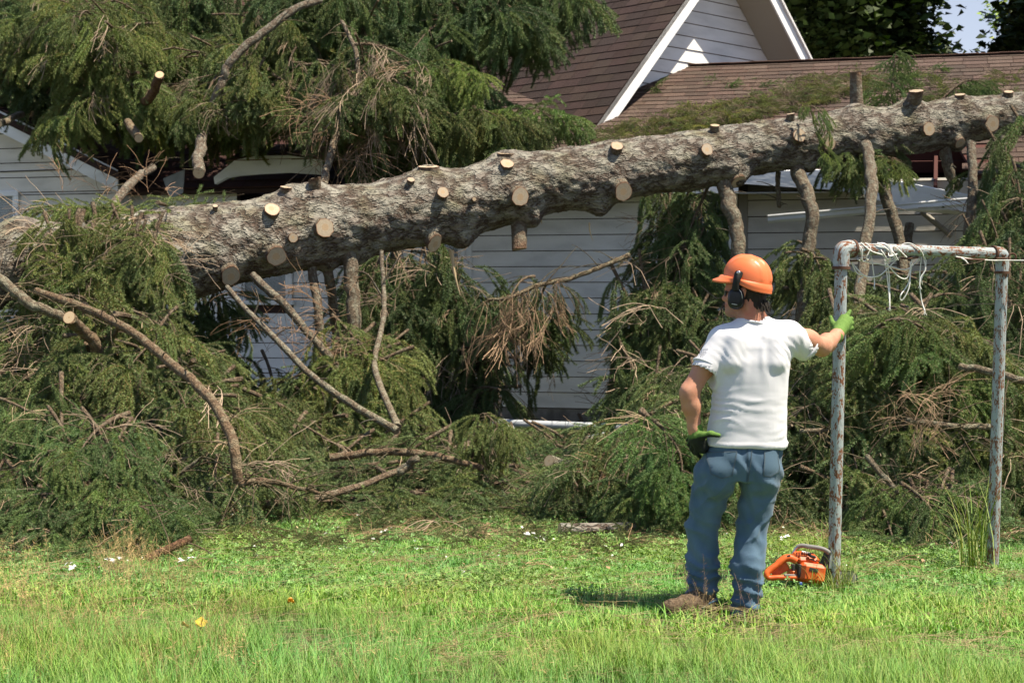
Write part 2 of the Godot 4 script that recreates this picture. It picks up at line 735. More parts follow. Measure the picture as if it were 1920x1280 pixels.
	std("rusty_iron", lin(0.10, 0.05, 0.032), 0.85)
	std("rope", lin(0.78, 0.77, 0.74), 0.8)
	# clothes, skin and gear
	var weave := field(FastNoiseLite.TYPE_SIMPLEX, 0.4, 51, 2, 256)
	var shirt := std("shirt", lin(0.665, 0.665, 0.705), 0.85)
	shirt.rim_enabled = true
	shirt.rim = 0.25
	shirt.uv1_triplanar = true
	shirt.uv1_scale = Vector3.ONE * 5.0
	bump(shirt, fine, 512, 0.03)
	shirt.backlight_enabled = true
	shirt.backlight = Color(0.2, 0.2, 0.2)
	var den := field(FastNoiseLite.TYPE_SIMPLEX, 0.35, 61, 3)
	var jean := std("denim", Color.WHITE, 0.85, true)
	ramp(jean, den, 512, [[0.25, Color(0.72, 0.74, 0.76)], [0.75, Color(1, 1, 1)]])
	jean.uv1_triplanar = true
	jean.uv1_scale = Vector3(5.0, 2.2, 5.0)
	jean.rim_enabled = true
	jean.rim = 0.3
	bump(jean, weave, 256, 0.12)
	std("stitch", lin(0.075, 0.105, 0.13), 0.8)
	var skin := std("skin", Color.WHITE, 0.55, true)
	skin.subsurf_scatter_enabled = true
	skin.subsurf_scatter_strength = 0.08
	skin.uv1_triplanar = true
	skin.uv1_scale = Vector3.ONE * 4.0
	bump(skin, fine, 512, 0.1)
	var glove := std("glove", Color.WHITE, 0.8, true)
	glove.uv1_triplanar = true
	glove.uv1_scale = Vector3.ONE * 12.0
	bump(glove, fine, 512, 0.15)
	var hm := std("helmet", lin(0.78, 0.185, 0.062), 0.42)
	hm.clearcoat_enabled = true
	hm.clearcoat = 0.25
	hm.clearcoat_roughness = 0.25
	std("hair", lin(0.022, 0.016, 0.012), 0.75)
	std("black_plastic", lin(0.012, 0.013, 0.017), 0.28)
	std("black_rubber", lin(0.016, 0.016, 0.016), 0.75)
	std("pale_print", lin(0.6, 0.6, 0.58), 0.6)
	var ch := std("steel", lin(0.55, 0.55, 0.56), 0.35)
	ch.metallic = 0.9
	var boot := std("boot", Color.WHITE, 0.85)
	ramp(boot, warp, 512, [[0.25, Color(0.055, 0.035, 0.022)], [0.55, Color(0.13, 0.085, 0.05)], [0.85, Color(0.22, 0.165, 0.11)]])
	boot.uv1_triplanar = true
	boot.uv1_scale = Vector3.ONE * 4.0
	bump(boot, fine, 512, 0.4)
	var saw := std("saw_orange", Color.WHITE, 0.42)
	ramp(saw, grime, 512, [[0.2, Color(0.50, 0.085, 0.018)], [0.5, Color(0.66, 0.115, 0.02)], [0.8, Color(0.70, 0.15, 0.035)]])
	saw.uv1_triplanar = true
	saw.uv1_scale = Vector3.ONE * 3.0
	std("saw_grey", lin(0.20, 0.19, 0.185), 0.55)
	std("saw_dark", lin(0.03, 0.028, 0.028), 0.6)
	std("saw_blue", lin(0.03, 0.09, 0.35), 0.4)
	std("chip", Color.WHITE, 0.8, true)
	std("vent_plastic", lin(0.42, 0.43, 0.44), 0.6)


# ============================================================ spruce sprays: drooping shoots set round with needles
func needle_shoot(st: Array, path: PackedVector3Array, per_cm: float, nl: float, wood: Color, tint: Color) -> void:
	var m := path.size()
	for k in m - 1:
		var a := path[k]
		var b := path[k + 1]
		var t := (b - a).normalized()
		var u := t.cross(Vector3.UP if absf(t.y) < 0.9 else Vector3.RIGHT).normalized()
		var w := t.cross(u)
		# a three-sided stem
		for j in 3:
			var a0 := TAU * j / 3.0
			var a1 := TAU * (j + 1) / 3.0
			var d0 := (u * cos(a0) + w * sin(a0)) * 0.0022
			var d1 := (u * cos(a1) + w * sin(a1)) * 0.0022
			st[0].append_array(PackedVector3Array([a + d0, b + d0, a + d1, b + d0, b + d1, a + d1]))
			for q in 6: st[1].append(wood)
		var cnt := int(a.distance_to(b) * 100.0 * per_cm + R.randf())
		for q in cnt:
			var an := R.randf() * TAU
			var rad := u * cos(an) + w * sin(an)
			var p := a.lerp(b, R.randf())
			var dir := (t * rr(0.3, 0.75) + rad * 0.9 + Vector3(rr(-0.15, 0.15), rr(-0.15, 0.15), rr(-0.15, 0.15))).normalized()
			var l := nl * rr(0.75, 1.2)
			var side := dir.cross(Vector3(R.randf() - 0.5, R.randf() - 0.5, R.randf() - 0.5)).normalized() * 0.0018
			st[0].append_array(PackedVector3Array([p - side, p + dir * l, p + side]))
			var v := rr(0.75, 1.3)
			var c := Color(tint.r * v * rr(0.9, 1.15), tint.g * v, tint.b * v * rr(0.85, 1.1))
			for e in 3: st[1].append(c)


func bend(start: Vector3, dir: Vector3, length: float, droop: float, wob: float, steps: int) -> PackedVector3Array:
	var out := PackedVector3Array([start])
	var p := start
	var d := dir.normalized()
	for k in steps:
		d = (d + Vector3.DOWN * droop / steps + Vector3(rr(-1, 1), rr(-1, 1), rr(-1, 1)) * wob).normalized()
		p += d * length / steps
		out.append(p)
	return out


func spray_mesh(droop: float, pairs: int, needled: bool, spread: float, tint: Color) -> ArrayMesh:
	var st := [PackedVector3Array(), PackedColorArray()]
	var wood := Color(0.20, 0.125, 0.075)
	var main := bend(Vector3.ZERO, Vector3(1, 0.12, 0), 0.5, droop, 0.06, 9)
	var shoots := [main]
	if not needled: main = bend(Vector3.ZERO, Vector3(1, 0.12, 0), 0.5, droop, 0.2, 9)
	shoots[0] = main
	for k in pairs:
		var u := 0.06 + 0.86 * k / pairs if needled else rr(0.05, 0.95)
		var f := u * 9.0
		var p := main[int(f)].lerp(main[mini(int(f) + 1, 9)], f - int(f))
		var t := (main[mini(int(f) + 1, 9)] - main[int(f)]).normalized()
		var s := t.cross(Vector3.UP)
		if s.length() < 0.15: s = Vector3(0, 0, 1).rotated(Vector3.UP, R.randf() * TAU)
		s = s.normalized() * (1.0 if k % 2 == 0 else -1.0)
		var l := (0.30 * (1.0 - u) + 0.09) * rr(0.55, 1.35)
		var b := bend(p, t * 0.7 + s * spread * rr(0.5, 1.2) + Vector3.UP * rr(-0.45, 0.5), l * (1.0 if needled else rr(0.5, 1.8)), droop * 0.85, 0.08 if needled else 0.22, 5)
		shoots.append(b)
		if l > 0.26 and needled:
			for e in 2:
				var s2 := (b[3] - b[2]).normalized()
				shoots.append(bend(b[2 + e], s2 * 0.7 + s2.cross(Vector3.UP) * (0.8 if e == 0 else -0.8), l * 0.4, droop * 0.6, 0.08, 3))
	for b in shoots:
		if needled:
			needle_shoot(st, b, 13.5, 0.0225, wood, tint)
		else:
			needle_shoot(st, b, 0.0, 0.01, Color(0.20, 0.15, 0.108), tint)
	var nor := PackedVector3Array()
	nor.resize(st[0].size())
	for q in range(0, st[0].size(), 3):
		var fn: Vector3 = (st[0][q + 2] - st[0][q]).cross(st[0][q + 1] - st[0][q]).normalized()
		nor[q] = fn
		nor[q + 1] = fn
		nor[q + 2] = fn
	var arr := []
	arr.resize(Mesh.ARRAY_MAX)
	arr[Mesh.ARRAY_VERTEX] = st[0]
	arr[Mesh.ARRAY_NORMAL] = nor
	arr[Mesh.ARRAY_COLOR] = st[1]
	var am := ArrayMesh.new()
	am.add_surface_from_arrays(Mesh.PRIMITIVE_TRIANGLES, arr)
	return am


func make_sprays() -> void:
	# 0-3 hanging, 4-6 half drooping, 7-8 flat and stiff, 9-10 bare dead twigs (hanging, spread)
	var g := Color(0.128, 0.185, 0.070)
	for k in 4: TAS.append(spray_mesh(rr(3.6, 5.6), 6, true, 0.42, g))
	for k in 3: TAS.append(spray_mesh(rr(1.4, 2.6), 6, true, 0.7, g))
	for k in 2: TAS.append(spray_mesh(rr(0.1, 0.5), 8, true, 1.0, g))
	TAS.append(spray_mesh(2.2, 9, false, 0.7, g))
	TAS.append(spray_mesh(0.5, 9, false, 0.9, g))


# acc: variant -> [transforms, colours]
func put_spray(acc: Dictionary, variant: int, p: Vector3, yaw: float, pitch: float, s: float, c: Color) -> void:
	if not acc.has(variant): acc[variant] = [[], []]
	var b := Basis(Vector3.UP, yaw) * Basis(Vector3(0, 0, 1), pitch) * Basis(Vector3(1, 0, 0), rr(-0.8, 0.8))
	acc[variant][0].append(Transform3D(b.scaled(Vector3.ONE * s), p))
	acc[variant][1].append(c)


func shade(t: Color) -> Color:
	var v := rr(0.72, 1.3)
	var y := rr(-0.12, 0.2)
	return Color(t.r * v * (1.0 + y), t.g * v * (1.0 + y * 0.4), t.b * v * (1.0 - y * 0.5))


# one bough: its limb and twigs go into mb, its needled sprays into acc
func bough(mb: MB, acc: Dictionary, path: PackedVector3Array, r0: float, r1: float, o: Dictionary) -> void:
	var side: float = o.get("side", 0.5)
	var gap: float = o.get("gap", 0.1)
	var ts: float = o.get("ts", 0.8) * 1.5
	var style: String = o.get("style", "mid")
	var tint: Color = o.get("tint", Color(1, 1, 1))
	var dead: float = o.get("dead", 0.06)
	var from: float = o.get("from", 0.12)
	var wood: Color = o.get("wood", Color(0.85, 0.75, 0.65))
	var sag: float = o.get("sag", 0.35)
	mb.tube(path, taper(path.size(), r0, r1, 0.06), 7, wood, wood, true)
	var total := 0.0
	for k in path.size() - 1: total += path[k].distance_to(path[k + 1])
	var d := total * from
	var flip := 1.0
	while d < total:
		var u := d / total
		var f := u * (path.size() - 1)
		var a := path[int(f)]
		var b := path[mini(int(f) + 1, path.size() - 1)]
		var p := a.lerp(b, f - int(f))
		var t := (b - a).normalized()
		flip = -flip
		var l := side * (1.0 - 0.6 * u) * rr(0.6, 1.25)
		var hd := Vector3(t.x, 0, t.z)
		var yaw0 := atan2(-hd.z, hd.x) if hd.length() > 0.25 else R.randf() * TAU
		var yaw := yaw0 + flip * rr(0.7, 1.25)
		var tw := PackedVector3Array()
		var dir := Vector3(cos(yaw), rr(-0.1, 0.3) + t.y * 0.4, -sin(yaw)).normalized()
		var steps := 5
		for q in steps + 1:
			var w := float(q) / steps
			tw.append(p + dir * l * w + Vector3.DOWN * sag * l * w * w)
		mb.tube(tw, taper(steps + 1, maxf(r1 * 0.5, 0.006), 0.002), 3, wood, wood, false)
		var n := maxi(2, int(l / (0.1 * ts) * o.get("dense", 1.0)))
		for q in n:
			var w := (q + 0.6) / n
			var g := w * steps
			var pp := tw[int(g)].lerp(tw[mini(int(g) + 1, steps)], g - int(g))
			var vr: int
			if R.randf() < dead:
				vr = 9 if style == "hang" else 10
			elif style == "hang" or style == "drape": vr = R.randi_range(0, 3) if R.randf() < 0.9 else R.randi_range(4, 6)
			elif style == "litter": vr = R.randi_range(7, 8) if R.randf() < 0.6 else 10
			elif style == "mid": vr = R.randi_range(0, 6)
			else: vr = R.randi_range(4, 8)
			var y2 := yaw + (rr(0.2, 1.2) if q % 2 == 0 else rr(-1.2, -0.2)) * (1.0 if w < 0.9 else 0.2)
			put_spray(acc, vr, pp, y2, rr(-0.6, 0.35), ts * rr(0.65, 1.2) * (1.1 - 0.35 * w), shade(tint) if vr < 9 else Color(1, 1, 1) * rr(0.8, 1.9))
		d += gap * rr(0.7, 1.3)
	# the leading tip
	var e := path.size() - 1
	var tt := path[e] - path[e - 1]
	for q in 3:
		put_spray(acc, R.randi_range(4, 6), path[e], atan2(-tt.z, tt.x) + rr(-0.5, 0.5), rr(-0.3, 0.3), ts * rr(0.7, 1.0), shade(tint))


func pour(parent: Node, acc: Dictionary) -> void:      # the sprays of one thing, as its foliage parts
	for v in acc:
		if v < 9:
			scatter("needle_sprays", TAS[v], M.needles, acc[v][0], acc[v][1], parent)
		else:
			scatter("dead_twigs", TAS[v], M.twigs, acc[v][0], acc[v][1], parent)


# ============================================================ ground
func make_ground() -> void:
	var mb := MB.new()
	var n := 40
	var nz := FastNoiseLite.new()
	nz.seed = 4
	nz.frequency = 0.25
	for j in n + 1:
		for k in n + 1:
			var x := lerpf(-40, 40, float(k) / n)
			var z := lerpf(10, -60, float(j) / n)
			mb.vert(Vector3(x, nz.get_noise_2d(x, z) * 0.02 - 0.01, z), Vector3.UP, Vector2(x, z), Color.WHITE)
	for j in n:
		for k in n:
			var q := j * (n + 1) + k
			mb.tri(q, q + n + 1, q + 1)
			mb.tri(q + 1, q + n + 1, q + n + 2)
	# the far ground, out to the horizon
	for s in [[-500, -40, -500, 400], [40, 500, -500, 400], [-40, 40, -500, -60], [-40, 40, 10, 400]]:
		mb.face([Vector3(s[0], -0.03, s[2]), Vector3(s[1], -0.03, s[2]), Vector3(s[1], -0.03, s[3]), Vector3(s[0], -0.03, s[3])], Vector3(0, -50, 0), Color.WHITE)
	var g := part("ground", mb.mesh(), M.soil, self)
	tag(g, "grassy earth of the yard reaching back under the house", "ground", "", "structure")


# ============================================================ the house
const HA := 0.2618      # its front is turned 15 degrees: the right end is nearer


func hloc(x: float, y: float, n: float) -> Vector3:   # photo position on the house's plane at n metres before the front wall, in house axes
	var u := Vector3(cos(HA), 0, sin(HA))
	var nn := Vector3(-sin(HA), 0, cos(HA))
	var o := Vector3(0, 0, -20.5)
	var r := ray(x, y)
	var eye := Vector3(0, EYE, 0)
	var s := (o + nn * n - eye).dot(nn) / r.dot(nn)
	var p := eye + r * s - o
	return Vector3(p.dot(u), p.y, p.dot(nn))


func board(parent: Node, mat: Material, x0: float, x1: float, y: float, h: float, z: float, cut0 := 0.0, cut1 := 0.0) -> void:
	# one lapped siding board: its foot stands proud of the board below; cut0/cut1 slant its ends
	var mb := MB.new()
	var j := rr(-0.0012, 0.0012)
	var zt := z + 0.004
	var zb := z + 0.019 + j
	y += 0.011
	h -= 0.011
	var a := Vector3(x0, y, zb)
	var b := Vector3(x1, y, zb)
	var c := Vector3(x1 + cut1, y + h, zt)
	var d := Vector3(x0 + cut0, y + h, zt)
	var inn := Vector3((x0 + x1) * 0.5, y + h * 0.5, z - 1.0)
	mb.face([a, b, c, d], inn, Color.WHITE)
	var a2 := Vector3(x0, y, z)
	var b2 := Vector3(x1, y, z)
	mb.face([a, b, b2, a2], Vector3(x0, y + 1.0, z), Color.WHITE)
	mb.face([a, a2, d], Vector3(x1, y, z), Color.WHITE)
	mb.face([b, b2, c], Vector3(x0, y, z), Color.WHITE)
	part("siding_board", mb.mesh(), mat, parent)


func box_part(called: String, parent: Node, mat: Material, lo: Vector3, hi: Vector3, b := 0.006) -> MeshInstance3D:
	var mb := MB.new()
	mb.box(Transform3D(Basis(), (lo + hi) * 0.5), (hi - lo).abs(), Color.WHITE, b)
	return part(called, mb.mesh(), mat, parent)


func window(parent: Node, x0: float, x1: float, y0: float, y1: float, z: float, rail: float, blinds := false) -> void:
	var w := sub("window", parent)
	var f := 0.075
	box_part("frame", w, M.white_trim, Vector3(x0 - f, y0, z - 0.02), Vector3(x0, y1, z + 0.05))
	box_part("frame", w, M.white_trim, Vector3(x1, y0, z - 0.02), Vector3(x1 + f, y1, z + 0.05))
	box_part("frame", w, M.white_trim, Vector3(x0 - f, y1, z - 0.02), Vector3(x1 + f, y1 + f, z + 0.053))
	box_part("sill", w, M.white_trim, Vector3(x0 - f - 0.03, y0 - 0.06, z - 0.02), Vector3(x1 + f + 0.03, y0, z + 0.085))
	box_part("sash", w, M.white_trim, Vector3(x0, y0, z - 0.03), Vector3(x0 + 0.035, y1, z + 0.02))
	box_part("sash", w, M.white_trim, Vector3(x1 - 0.035, y0, z - 0.03), Vector3(x1, y1, z + 0.02))
	if rail > 0.0:
		box_part("meeting_rail", w, M.white_trim, Vector3(x0 + 0.035, rail - 0.022, z - 0.03), Vector3(x1 - 0.035, rail + 0.022, z + 0.022))
	box_part("pane", w, M.glass, Vector3(x0 + 0.03, y0, z - 0.012), Vector3(x1 - 0.03, y1, z - 0.006), 0.0)
	if blinds:
		for k in 16:
			var yy := y1 - 0.03 - k * 0.034
			if yy < lerpf(y0, y1, 0.45): break
			var mb := MB.new()
			mb.box(Transform3D(Basis(Vector3.RIGHT, 0.7), Vector3((x0 + x1) * 0.5, yy, z - 0.07)), Vector3(x1 - x0 - 0.05, 0.03, 0.003), Color.WHITE)
			part("blind_slat", mb.mesh(), M.blind, w)
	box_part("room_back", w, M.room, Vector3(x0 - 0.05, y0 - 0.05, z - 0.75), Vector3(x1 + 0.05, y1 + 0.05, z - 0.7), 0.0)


# rows of siding on a stretch of wall, left open where windows are: holes [x0, x1, y0, y1]
func wall(parent: Node, mat: Material, x0: float, x1: float, y0: float, y1: float, z: float, step: float, holes: Array) -> void:
	var y := y0
	while y < y1 - 0.02:
		var h := minf(step, y1 - y)
		var cuts := [x0, x1]
		var spans := [[x0, x1]]
		for o in holes:
			if y + h > o[2] + 0.01 and y < o[3] - 0.01:
				var left := []
				for s in spans:
					if o[1] <= s[0] or o[0] >= s[1]:
						left.append(s)
						continue
					if o[0] > s[0]: left.append([s[0], o[0]])
					if o[1] < s[1]: left.append([o[1], s[1]])
				spans = left
		for s in spans:
			board(parent, mat, s[0], s[1], y, h, z)
		y += step


# one course of shingles: tabs with small gaps and uneven butts, laid along dir; up is the way up the slope
func course(parent: Node, o: Vector3, dir: Vector3, up: Vector3, nn: Vector3, length: float, expo: float, base: Color) -> void:
	var mb := MB.new()
	var x := 0.0
	var lift := rr(0.0, 0.004)
	while x < length - 0.02:
		var w := minf(rr(0.26, 0.36), length - x)
		var tone := rr(0.72, 1.25)
		var col := Color(base.r * tone * rr(0.95, 1.06), base.g * tone, base.b * tone)
		var drop := rr(-0.007, 0.007)
		var th := 0.008 + lift * 0.6 + rr(0, 0.004)
		var g := 0.0035
		var a := o + dir * (x + g) - up * drop + nn * th
		var b := o + dir * (x + w - g) - up * (drop + rr(-0.003, 0.003)) + nn * th
		var c := o + dir * (x + w - g) + up * (expo + 0.03) + nn * 0.001
		var d := o + dir * (x + g) + up * (expo + 0.03) + nn * 0.001
		var mid := o + dir * (x + w * 0.5) + up * expo * 0.5 - nn
		mb.face([a, b, c, d], mid, col)
		mb.face([a, b, b - nn * (th + 0.004), a - nn * (th + 0.004)], mid + up * 3.0, col)
		x += w
	part("shingle_course", mb.mesh(), M.shingle, parent)


func slab(called: String, parent: Node, mat: Material, pts: Array, thick: Vector3) -> MeshInstance3D:   # a flat polygon with thickness
	var mb := MB.new()
	var c := Vector3.ZERO
	for p in pts: c += p
	c = c / pts.size() + thick * 0.5
	mb.face(pts, c, Color.WHITE)
	var q := []
	for p in pts: q.append(p + thick)
	mb.face(q, c, Color.WHITE)
	for k in pts.size():
		var e := (k + 1) % pts.size()
		mb.face([pts[k], pts[e], q[e], q[k]], c, Color.WHITE)
	return part(called, mb.mesh(), mat, parent)


func make_house() -> void:
	var h := thing("house", "white sided house with brown shingle roof crushed under the fallen spruce", "house", Vector3(0, 0, -20.5))
	h.basis = Basis(Vector3(cos(HA), 0, sin(HA)), Vector3.UP, Vector3(-sin(HA), 0, cos(HA)))
	var eave := 3.06
	# --- main front wall
	var w1 := sub("front_wall", h)
	box_part("foundation", w1, M.concrete, Vector3(-9.5, -0.1, -0.3), Vector3(9.5, 0.22, 0.0))
	var xw2 := [hloc(455, 520, 0).x, hloc(540, 520, 0).x]
	var xw3 := [hloc(792, 450, 0).x, hloc(864, 450, 0).x]
	var xw4 := [hloc(1292, 470, 0).x, hloc(1372, 470, 0).x]
	var corner := hloc(878, 450, 0).x
	var y2 := hloc(500, 563, 0).y
	var y3 := hloc(830, 489, 0).y
	var y4 := hloc(1330, 574, 0).y
	var fr := 0.08
	wall(w1, M.siding, -5.6, corner - 0.055, 0.22, eave, 0.0, 0.2, [[xw2[0] - fr, xw2[1] + fr, y2 - 0.06, 2.85], [xw3[0] - fr, xw3[1] + fr, y3 - 0.06, 2.95]])
	wall(w1, M.siding, corner + 0.055, xw4[0] - fr, 0.22, eave, 0.0, 0.2, [])
	wall(w1, M.siding_beige, xw4[0] - fr, 9.5, 0.22, eave, 0.0, 0.2, [[xw4[0] - fr - 0.01, xw4[1] + 0.2, y4 - 0.06, 2.95]])
	box_part("corner_board", w1, M.white_trim, Vector3(corner - 0.055, 0.22, -0.02), Vector3(corner + 0.055, eave, 0.035))
	box_part("casing", w1, M.dark_trim, Vector3(xw4[1] + fr + 0.004, 0.22, -0.02), Vector3(xw4[1] + 0.2, eave, 0.03))
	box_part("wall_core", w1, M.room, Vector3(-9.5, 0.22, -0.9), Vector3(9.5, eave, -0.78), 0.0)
	# sheathing behind the boards, between the openings
	for s in [[-9.5, xw2[0] - fr], [xw2[1] + fr, xw3[0] - fr], [xw3[1] + fr, xw4[0] - fr], [xw4[1] + fr, 9.5]]:
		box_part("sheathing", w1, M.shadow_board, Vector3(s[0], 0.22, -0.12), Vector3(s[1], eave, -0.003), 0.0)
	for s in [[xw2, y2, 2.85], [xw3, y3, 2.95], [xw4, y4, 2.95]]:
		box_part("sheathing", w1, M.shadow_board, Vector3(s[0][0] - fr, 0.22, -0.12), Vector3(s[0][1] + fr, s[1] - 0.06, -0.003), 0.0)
	window(w1, xw2[0], xw2[1], y2, 2.8, 0.0, y2 + 0.6)
	window(w1, xw3[0], xw3[1], y3, 2.9, 0.0, 0.0)
	window(w1, xw4[0], xw4[1], y4, 2.9, 0.0, hloc(1350, 470, 0).y)
	# --- left wing with its own gable
	var w2 := sub("wing_wall", h)
	var zw := 0.45
	var wr := hloc(220, 400, zw).x
	var tipp := hloc(217, 318, zw + 0.4)
	var high := hloc(30, 224, zw + 0.4)
	var slope := (high.y - tipp.y) / (tipp.x - high.x)
	var ridge_x := wr - 3.4
	var ww := [-9.2, hloc(28, 400, zw).x]
	var wy1 := hloc(20, 368, zw).y
	wall(w2, M.siding_warm, ridge_x - 1.5, wr - 0.004, 0.22, tipp.y - 0.25, zw, 0.2, [[ww[0] - fr, ww[1] + fr, 1.74, wy1 + 0.08]])
	# the gable's boards, cut to the roof slope
	var yy := tipp.y - 0.25
	while yy < tipp.y + 1.8:
		var xr: float = tipp.x - (yy - tipp.y + 0.30) / slope
		var xr2: float = tipp.x - (yy + 0.2 - tipp.y + 0.30) / slope
		board(w2, M.siding_warm, ridge_x - 1.5, minf(xr, wr - 0.004), yy, 0.2, zw, 0.0, minf(xr2, wr - 0.004) - minf(xr, wr - 0.004))
		yy += 0.2
	box_part("wing_side", w2, M.siding, Vector3(wr - 0.1, 0.22, -0.01), Vector3(wr, tipp.y - 0.2, zw - 0.003), 0.0)
	box_part("sheathing", w2, M.shadow_board, Vector3(ww[1] + fr, 0.22, zw - 0.12), Vector3(wr - 0.11, tipp.y - 0.05, zw - 0.004), 0.0)
	box_part("sheathing", w2, M.shadow_board, Vector3(-10.5, 0.22, zw - 0.12), Vector3(ww[1] + fr - 0.003, 1.74, zw - 0.004), 0.0)
	window(w2, ww[0], ww[1], 1.8, wy1, zw, 2.45, true)
	# a thin wire along the wing's wall
	var mbw := MB.new()
	var wire := spline([hloc(-10, 322, zw + 0.03), hloc(80, 319, zw + 0.03), hloc(160, 316, zw + 0.03)], 4)
	mbw.tube(wire, taper(wire.size(), 0.008, 0.008), 4, Color.WHITE, Color.WHITE)
	part("wire", mbw.mesh(), M.saw_dark, w2)
	# rake board, soffit and roof of the wing
	var zr := zw + 0.4
	var top := Vector3(ridge_x, tipp.y + slope * (tipp.x - ridge_x), zr)
	slab("rake_board", w2, M.white_trim, [tipp + Vector3(0.02, 0.0, 0), tipp + Vector3(0.02, -0.285, 0), top + Vector3(0, -0.285, 0), top], Vector3(0, 0, -0.03))
	slab("soffit", w2, M.soffit, [tipp + Vector3(0, -0.2, -0.033), top + Vector3(0, -0.2, -0.033), Vector3(top.x, top.y - 0.2, zw + 0.022), Vector3(tipp.x, tipp.y - 0.2, zw + 0.022)], Vector3(0, -0.02, 0))
	var rw := sub("wing_roof", h)
	var upw := Vector3(-1, slope, 0).normalized()
	var nw := Vector3(slope, 1, 0).normalized()
	slab("roof_deck", rw, M.shadow_board, [tipp + Vector3(0.05, -0.035, 0.02), top + Vector3(0, -0.035, 0.02), Vector3(top.x, top.y - 0.035, -4.5), Vector3(tipp.x + 0.05, tipp.y - 0.035, -4.5)], Vector3(0, -0.1, 0))
	for k in 21:
		course(rw, tipp + Vector3(0.09, -0.02, 0.05) + upw * 0.17 * k, Vector3(0, 0, -1), upw, nw, 4.5, 0.17, Color(0.13, 0.08, 0.06))
	# --- the right roof: low slope, ridge well behind
	var rf := sub("front_roof", h)
	var pit := 0.42
	var ne := 0.45
	var up := Vector3(0, pit, -1).normalized()
	var nn := Vector3(0, 1, pit).normalized()
	var xa := -1.4
	var hole := [hloc(1640, 320, 0.4).x, hloc(1830, 320, 0.4).x]
	var n_c := 28
	for k in n_c:
		var s := k * 0.195
		var o := Vector3(xa, eave, ne) + up * s
		var c := Color(0.115, 0.078, 0.062)
		if s < 1.25:
			var j := 0.25 * sin(k * 2.1)
			course(rf, o, Vector3.RIGHT, up, nn, hole[0] + j - xa, 0.195, c)
			course(rf, Vector3(hole[1] - j * 0.7, o.y, o.z), Vector3.RIGHT, up, nn, 9.5 - hole[1] + j * 0.7, 0.195, c)
		else:
			course(rf, o, Vector3.RIGHT, up, nn, 9.5 - xa, 0.195, c)
	var deck0 := up * 1.2
	var e0 := Vector3(0, eave - 0.01, ne)
	var e1 := e0 + deck0
	var e2 := e0 + up * n_c * 0.195
	slab("roof_deck", rf, M.broken_wood, [Vector3(xa, e0.y, e0.z), Vector3(hole[0] - 0.1, e0.y, e0.z), Vector3(hole[0] + 0.1, e1.y, e1.z), Vector3(xa, e1.y, e1.z)], -nn * 0.05)
	slab("roof_deck", rf, M.broken_wood, [Vector3(hole[1], e0.y, e0.z), Vector3(9.5, e0.y, e0.z), Vector3(9.5, e1.y, e1.z), Vector3(hole[1] - 0.2, e1.y, e1.z)], -nn * 0.05)
	slab("roof_deck", rf, M.broken_wood, [Vector3(xa, e1.y, e1.z), Vector3(9.5, e1.y, e1.z), Vector3(9.5, e2.y, e2.z), Vector3(xa, e2.y, e2.z)], -nn * 0.05)
	slab("back_slope", rf, M.shadow_board, [Vector3(xa, e2.y, e2.z), Vector3(9.5, e2.y, e2.z), Vector3(9.5, e2.y - 2.2, e2.z - 5.0), Vector3(xa, e2.y - 2.2, e2.z - 5.0)], Vector3(0, -0.05, 0))
	# the ridge caps
	for k in 36:
		var mr := MB.new()
		var tone := rr(0.8, 1.2)
		mr.box(Transform3D(Basis(Vector3.RIGHT, 0.1), Vector3(xa + 0.15 + k * 0.3, e2.y + 0.012 + 0.004 * (k % 2), e2.z)), Vector3(0.31, 0.02, 0.26), Color(0.17, 0.10, 0.075) * tone, 0.005)
		part("ridge_cap", mr.mesh(), M.shingle, rf)
	# what the broken eave lays bare: rafters and red-brown boards
	var rb := sub("broken_eave", h)
	for k in 3:
		var x: float = hole[0] - 0.1 + k * 0.8
		var mr := MB.new()
		mr.box(Transform3D(Basis(Vector3.RIGHT, atan(pit) * (1.0 if k % 3 else 0.5)), Vector3(x, eave + 0.12, -0.35)), Vector3(0.045, 0.13, 1.5), Color.WHITE, 0.004)
		part("rafter", mr.mesh(), M.broken_wood, rb)
	for k in 4:
		var mr := MB.new()
		mr.box(Transform3D(Basis(Vector3(0, 0, 1), rr(-0.04, 0.04)) * Basis(Vector3.RIGHT, 0.3), Vector3((hole[0] + hole[1]) * 0.5 + 0.1, eave + 0.18 + 0.16 * k, -0.6 - 0.12 * k)), Vector3(hole[1] - hole[0] + 0.5, 0.15, 0.02), Color.WHITE, 0.003)
		part("deck_board", mr.mesh(), M.broken_wood, rb)
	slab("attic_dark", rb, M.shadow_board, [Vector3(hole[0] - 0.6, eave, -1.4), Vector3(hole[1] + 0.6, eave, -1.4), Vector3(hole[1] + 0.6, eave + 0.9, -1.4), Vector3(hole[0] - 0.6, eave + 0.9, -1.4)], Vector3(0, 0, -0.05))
	# fascia along the eave: straight, then torn down to the right
	var f0 := hloc(1000, 335, ne)
	var f1 := hloc(1385, 337, ne)
	var f2 := hloc(1545, 352, ne)
	var f2b := hloc(1690, 342, ne)
	var f3 := hloc(1818, 402, ne + 0.1)
	slab("fascia", rb, M.white_trim, [Vector3(-1.4, eave, ne + 0.03), Vector3(f1.x, eave - 0.02, ne + 0.03), Vector3(f1.x, eave - 0.17, ne + 0.03), Vector3(-1.4, eave - 0.15, ne + 0.03)], Vector3(0, 0, -0.03))
	slab("fascia", rb, M.white_trim, [hloc(1386, 322, ne + 0.03), hloc(1560, 318, ne + 0.03), hloc(1560, 356, ne + 0.03), hloc(1386, 344, ne + 0.03)], Vector3(0, 0.01, -0.03))
	slab("fascia", rb, M.white_trim, [hloc(1545, 322, ne + 0.06), hloc(1640, 330, ne + 0.06), hloc(1640, 366, ne + 0.06), hloc(1545, 354, ne + 0.06)], Vector3(0, 0.01, -0.03))
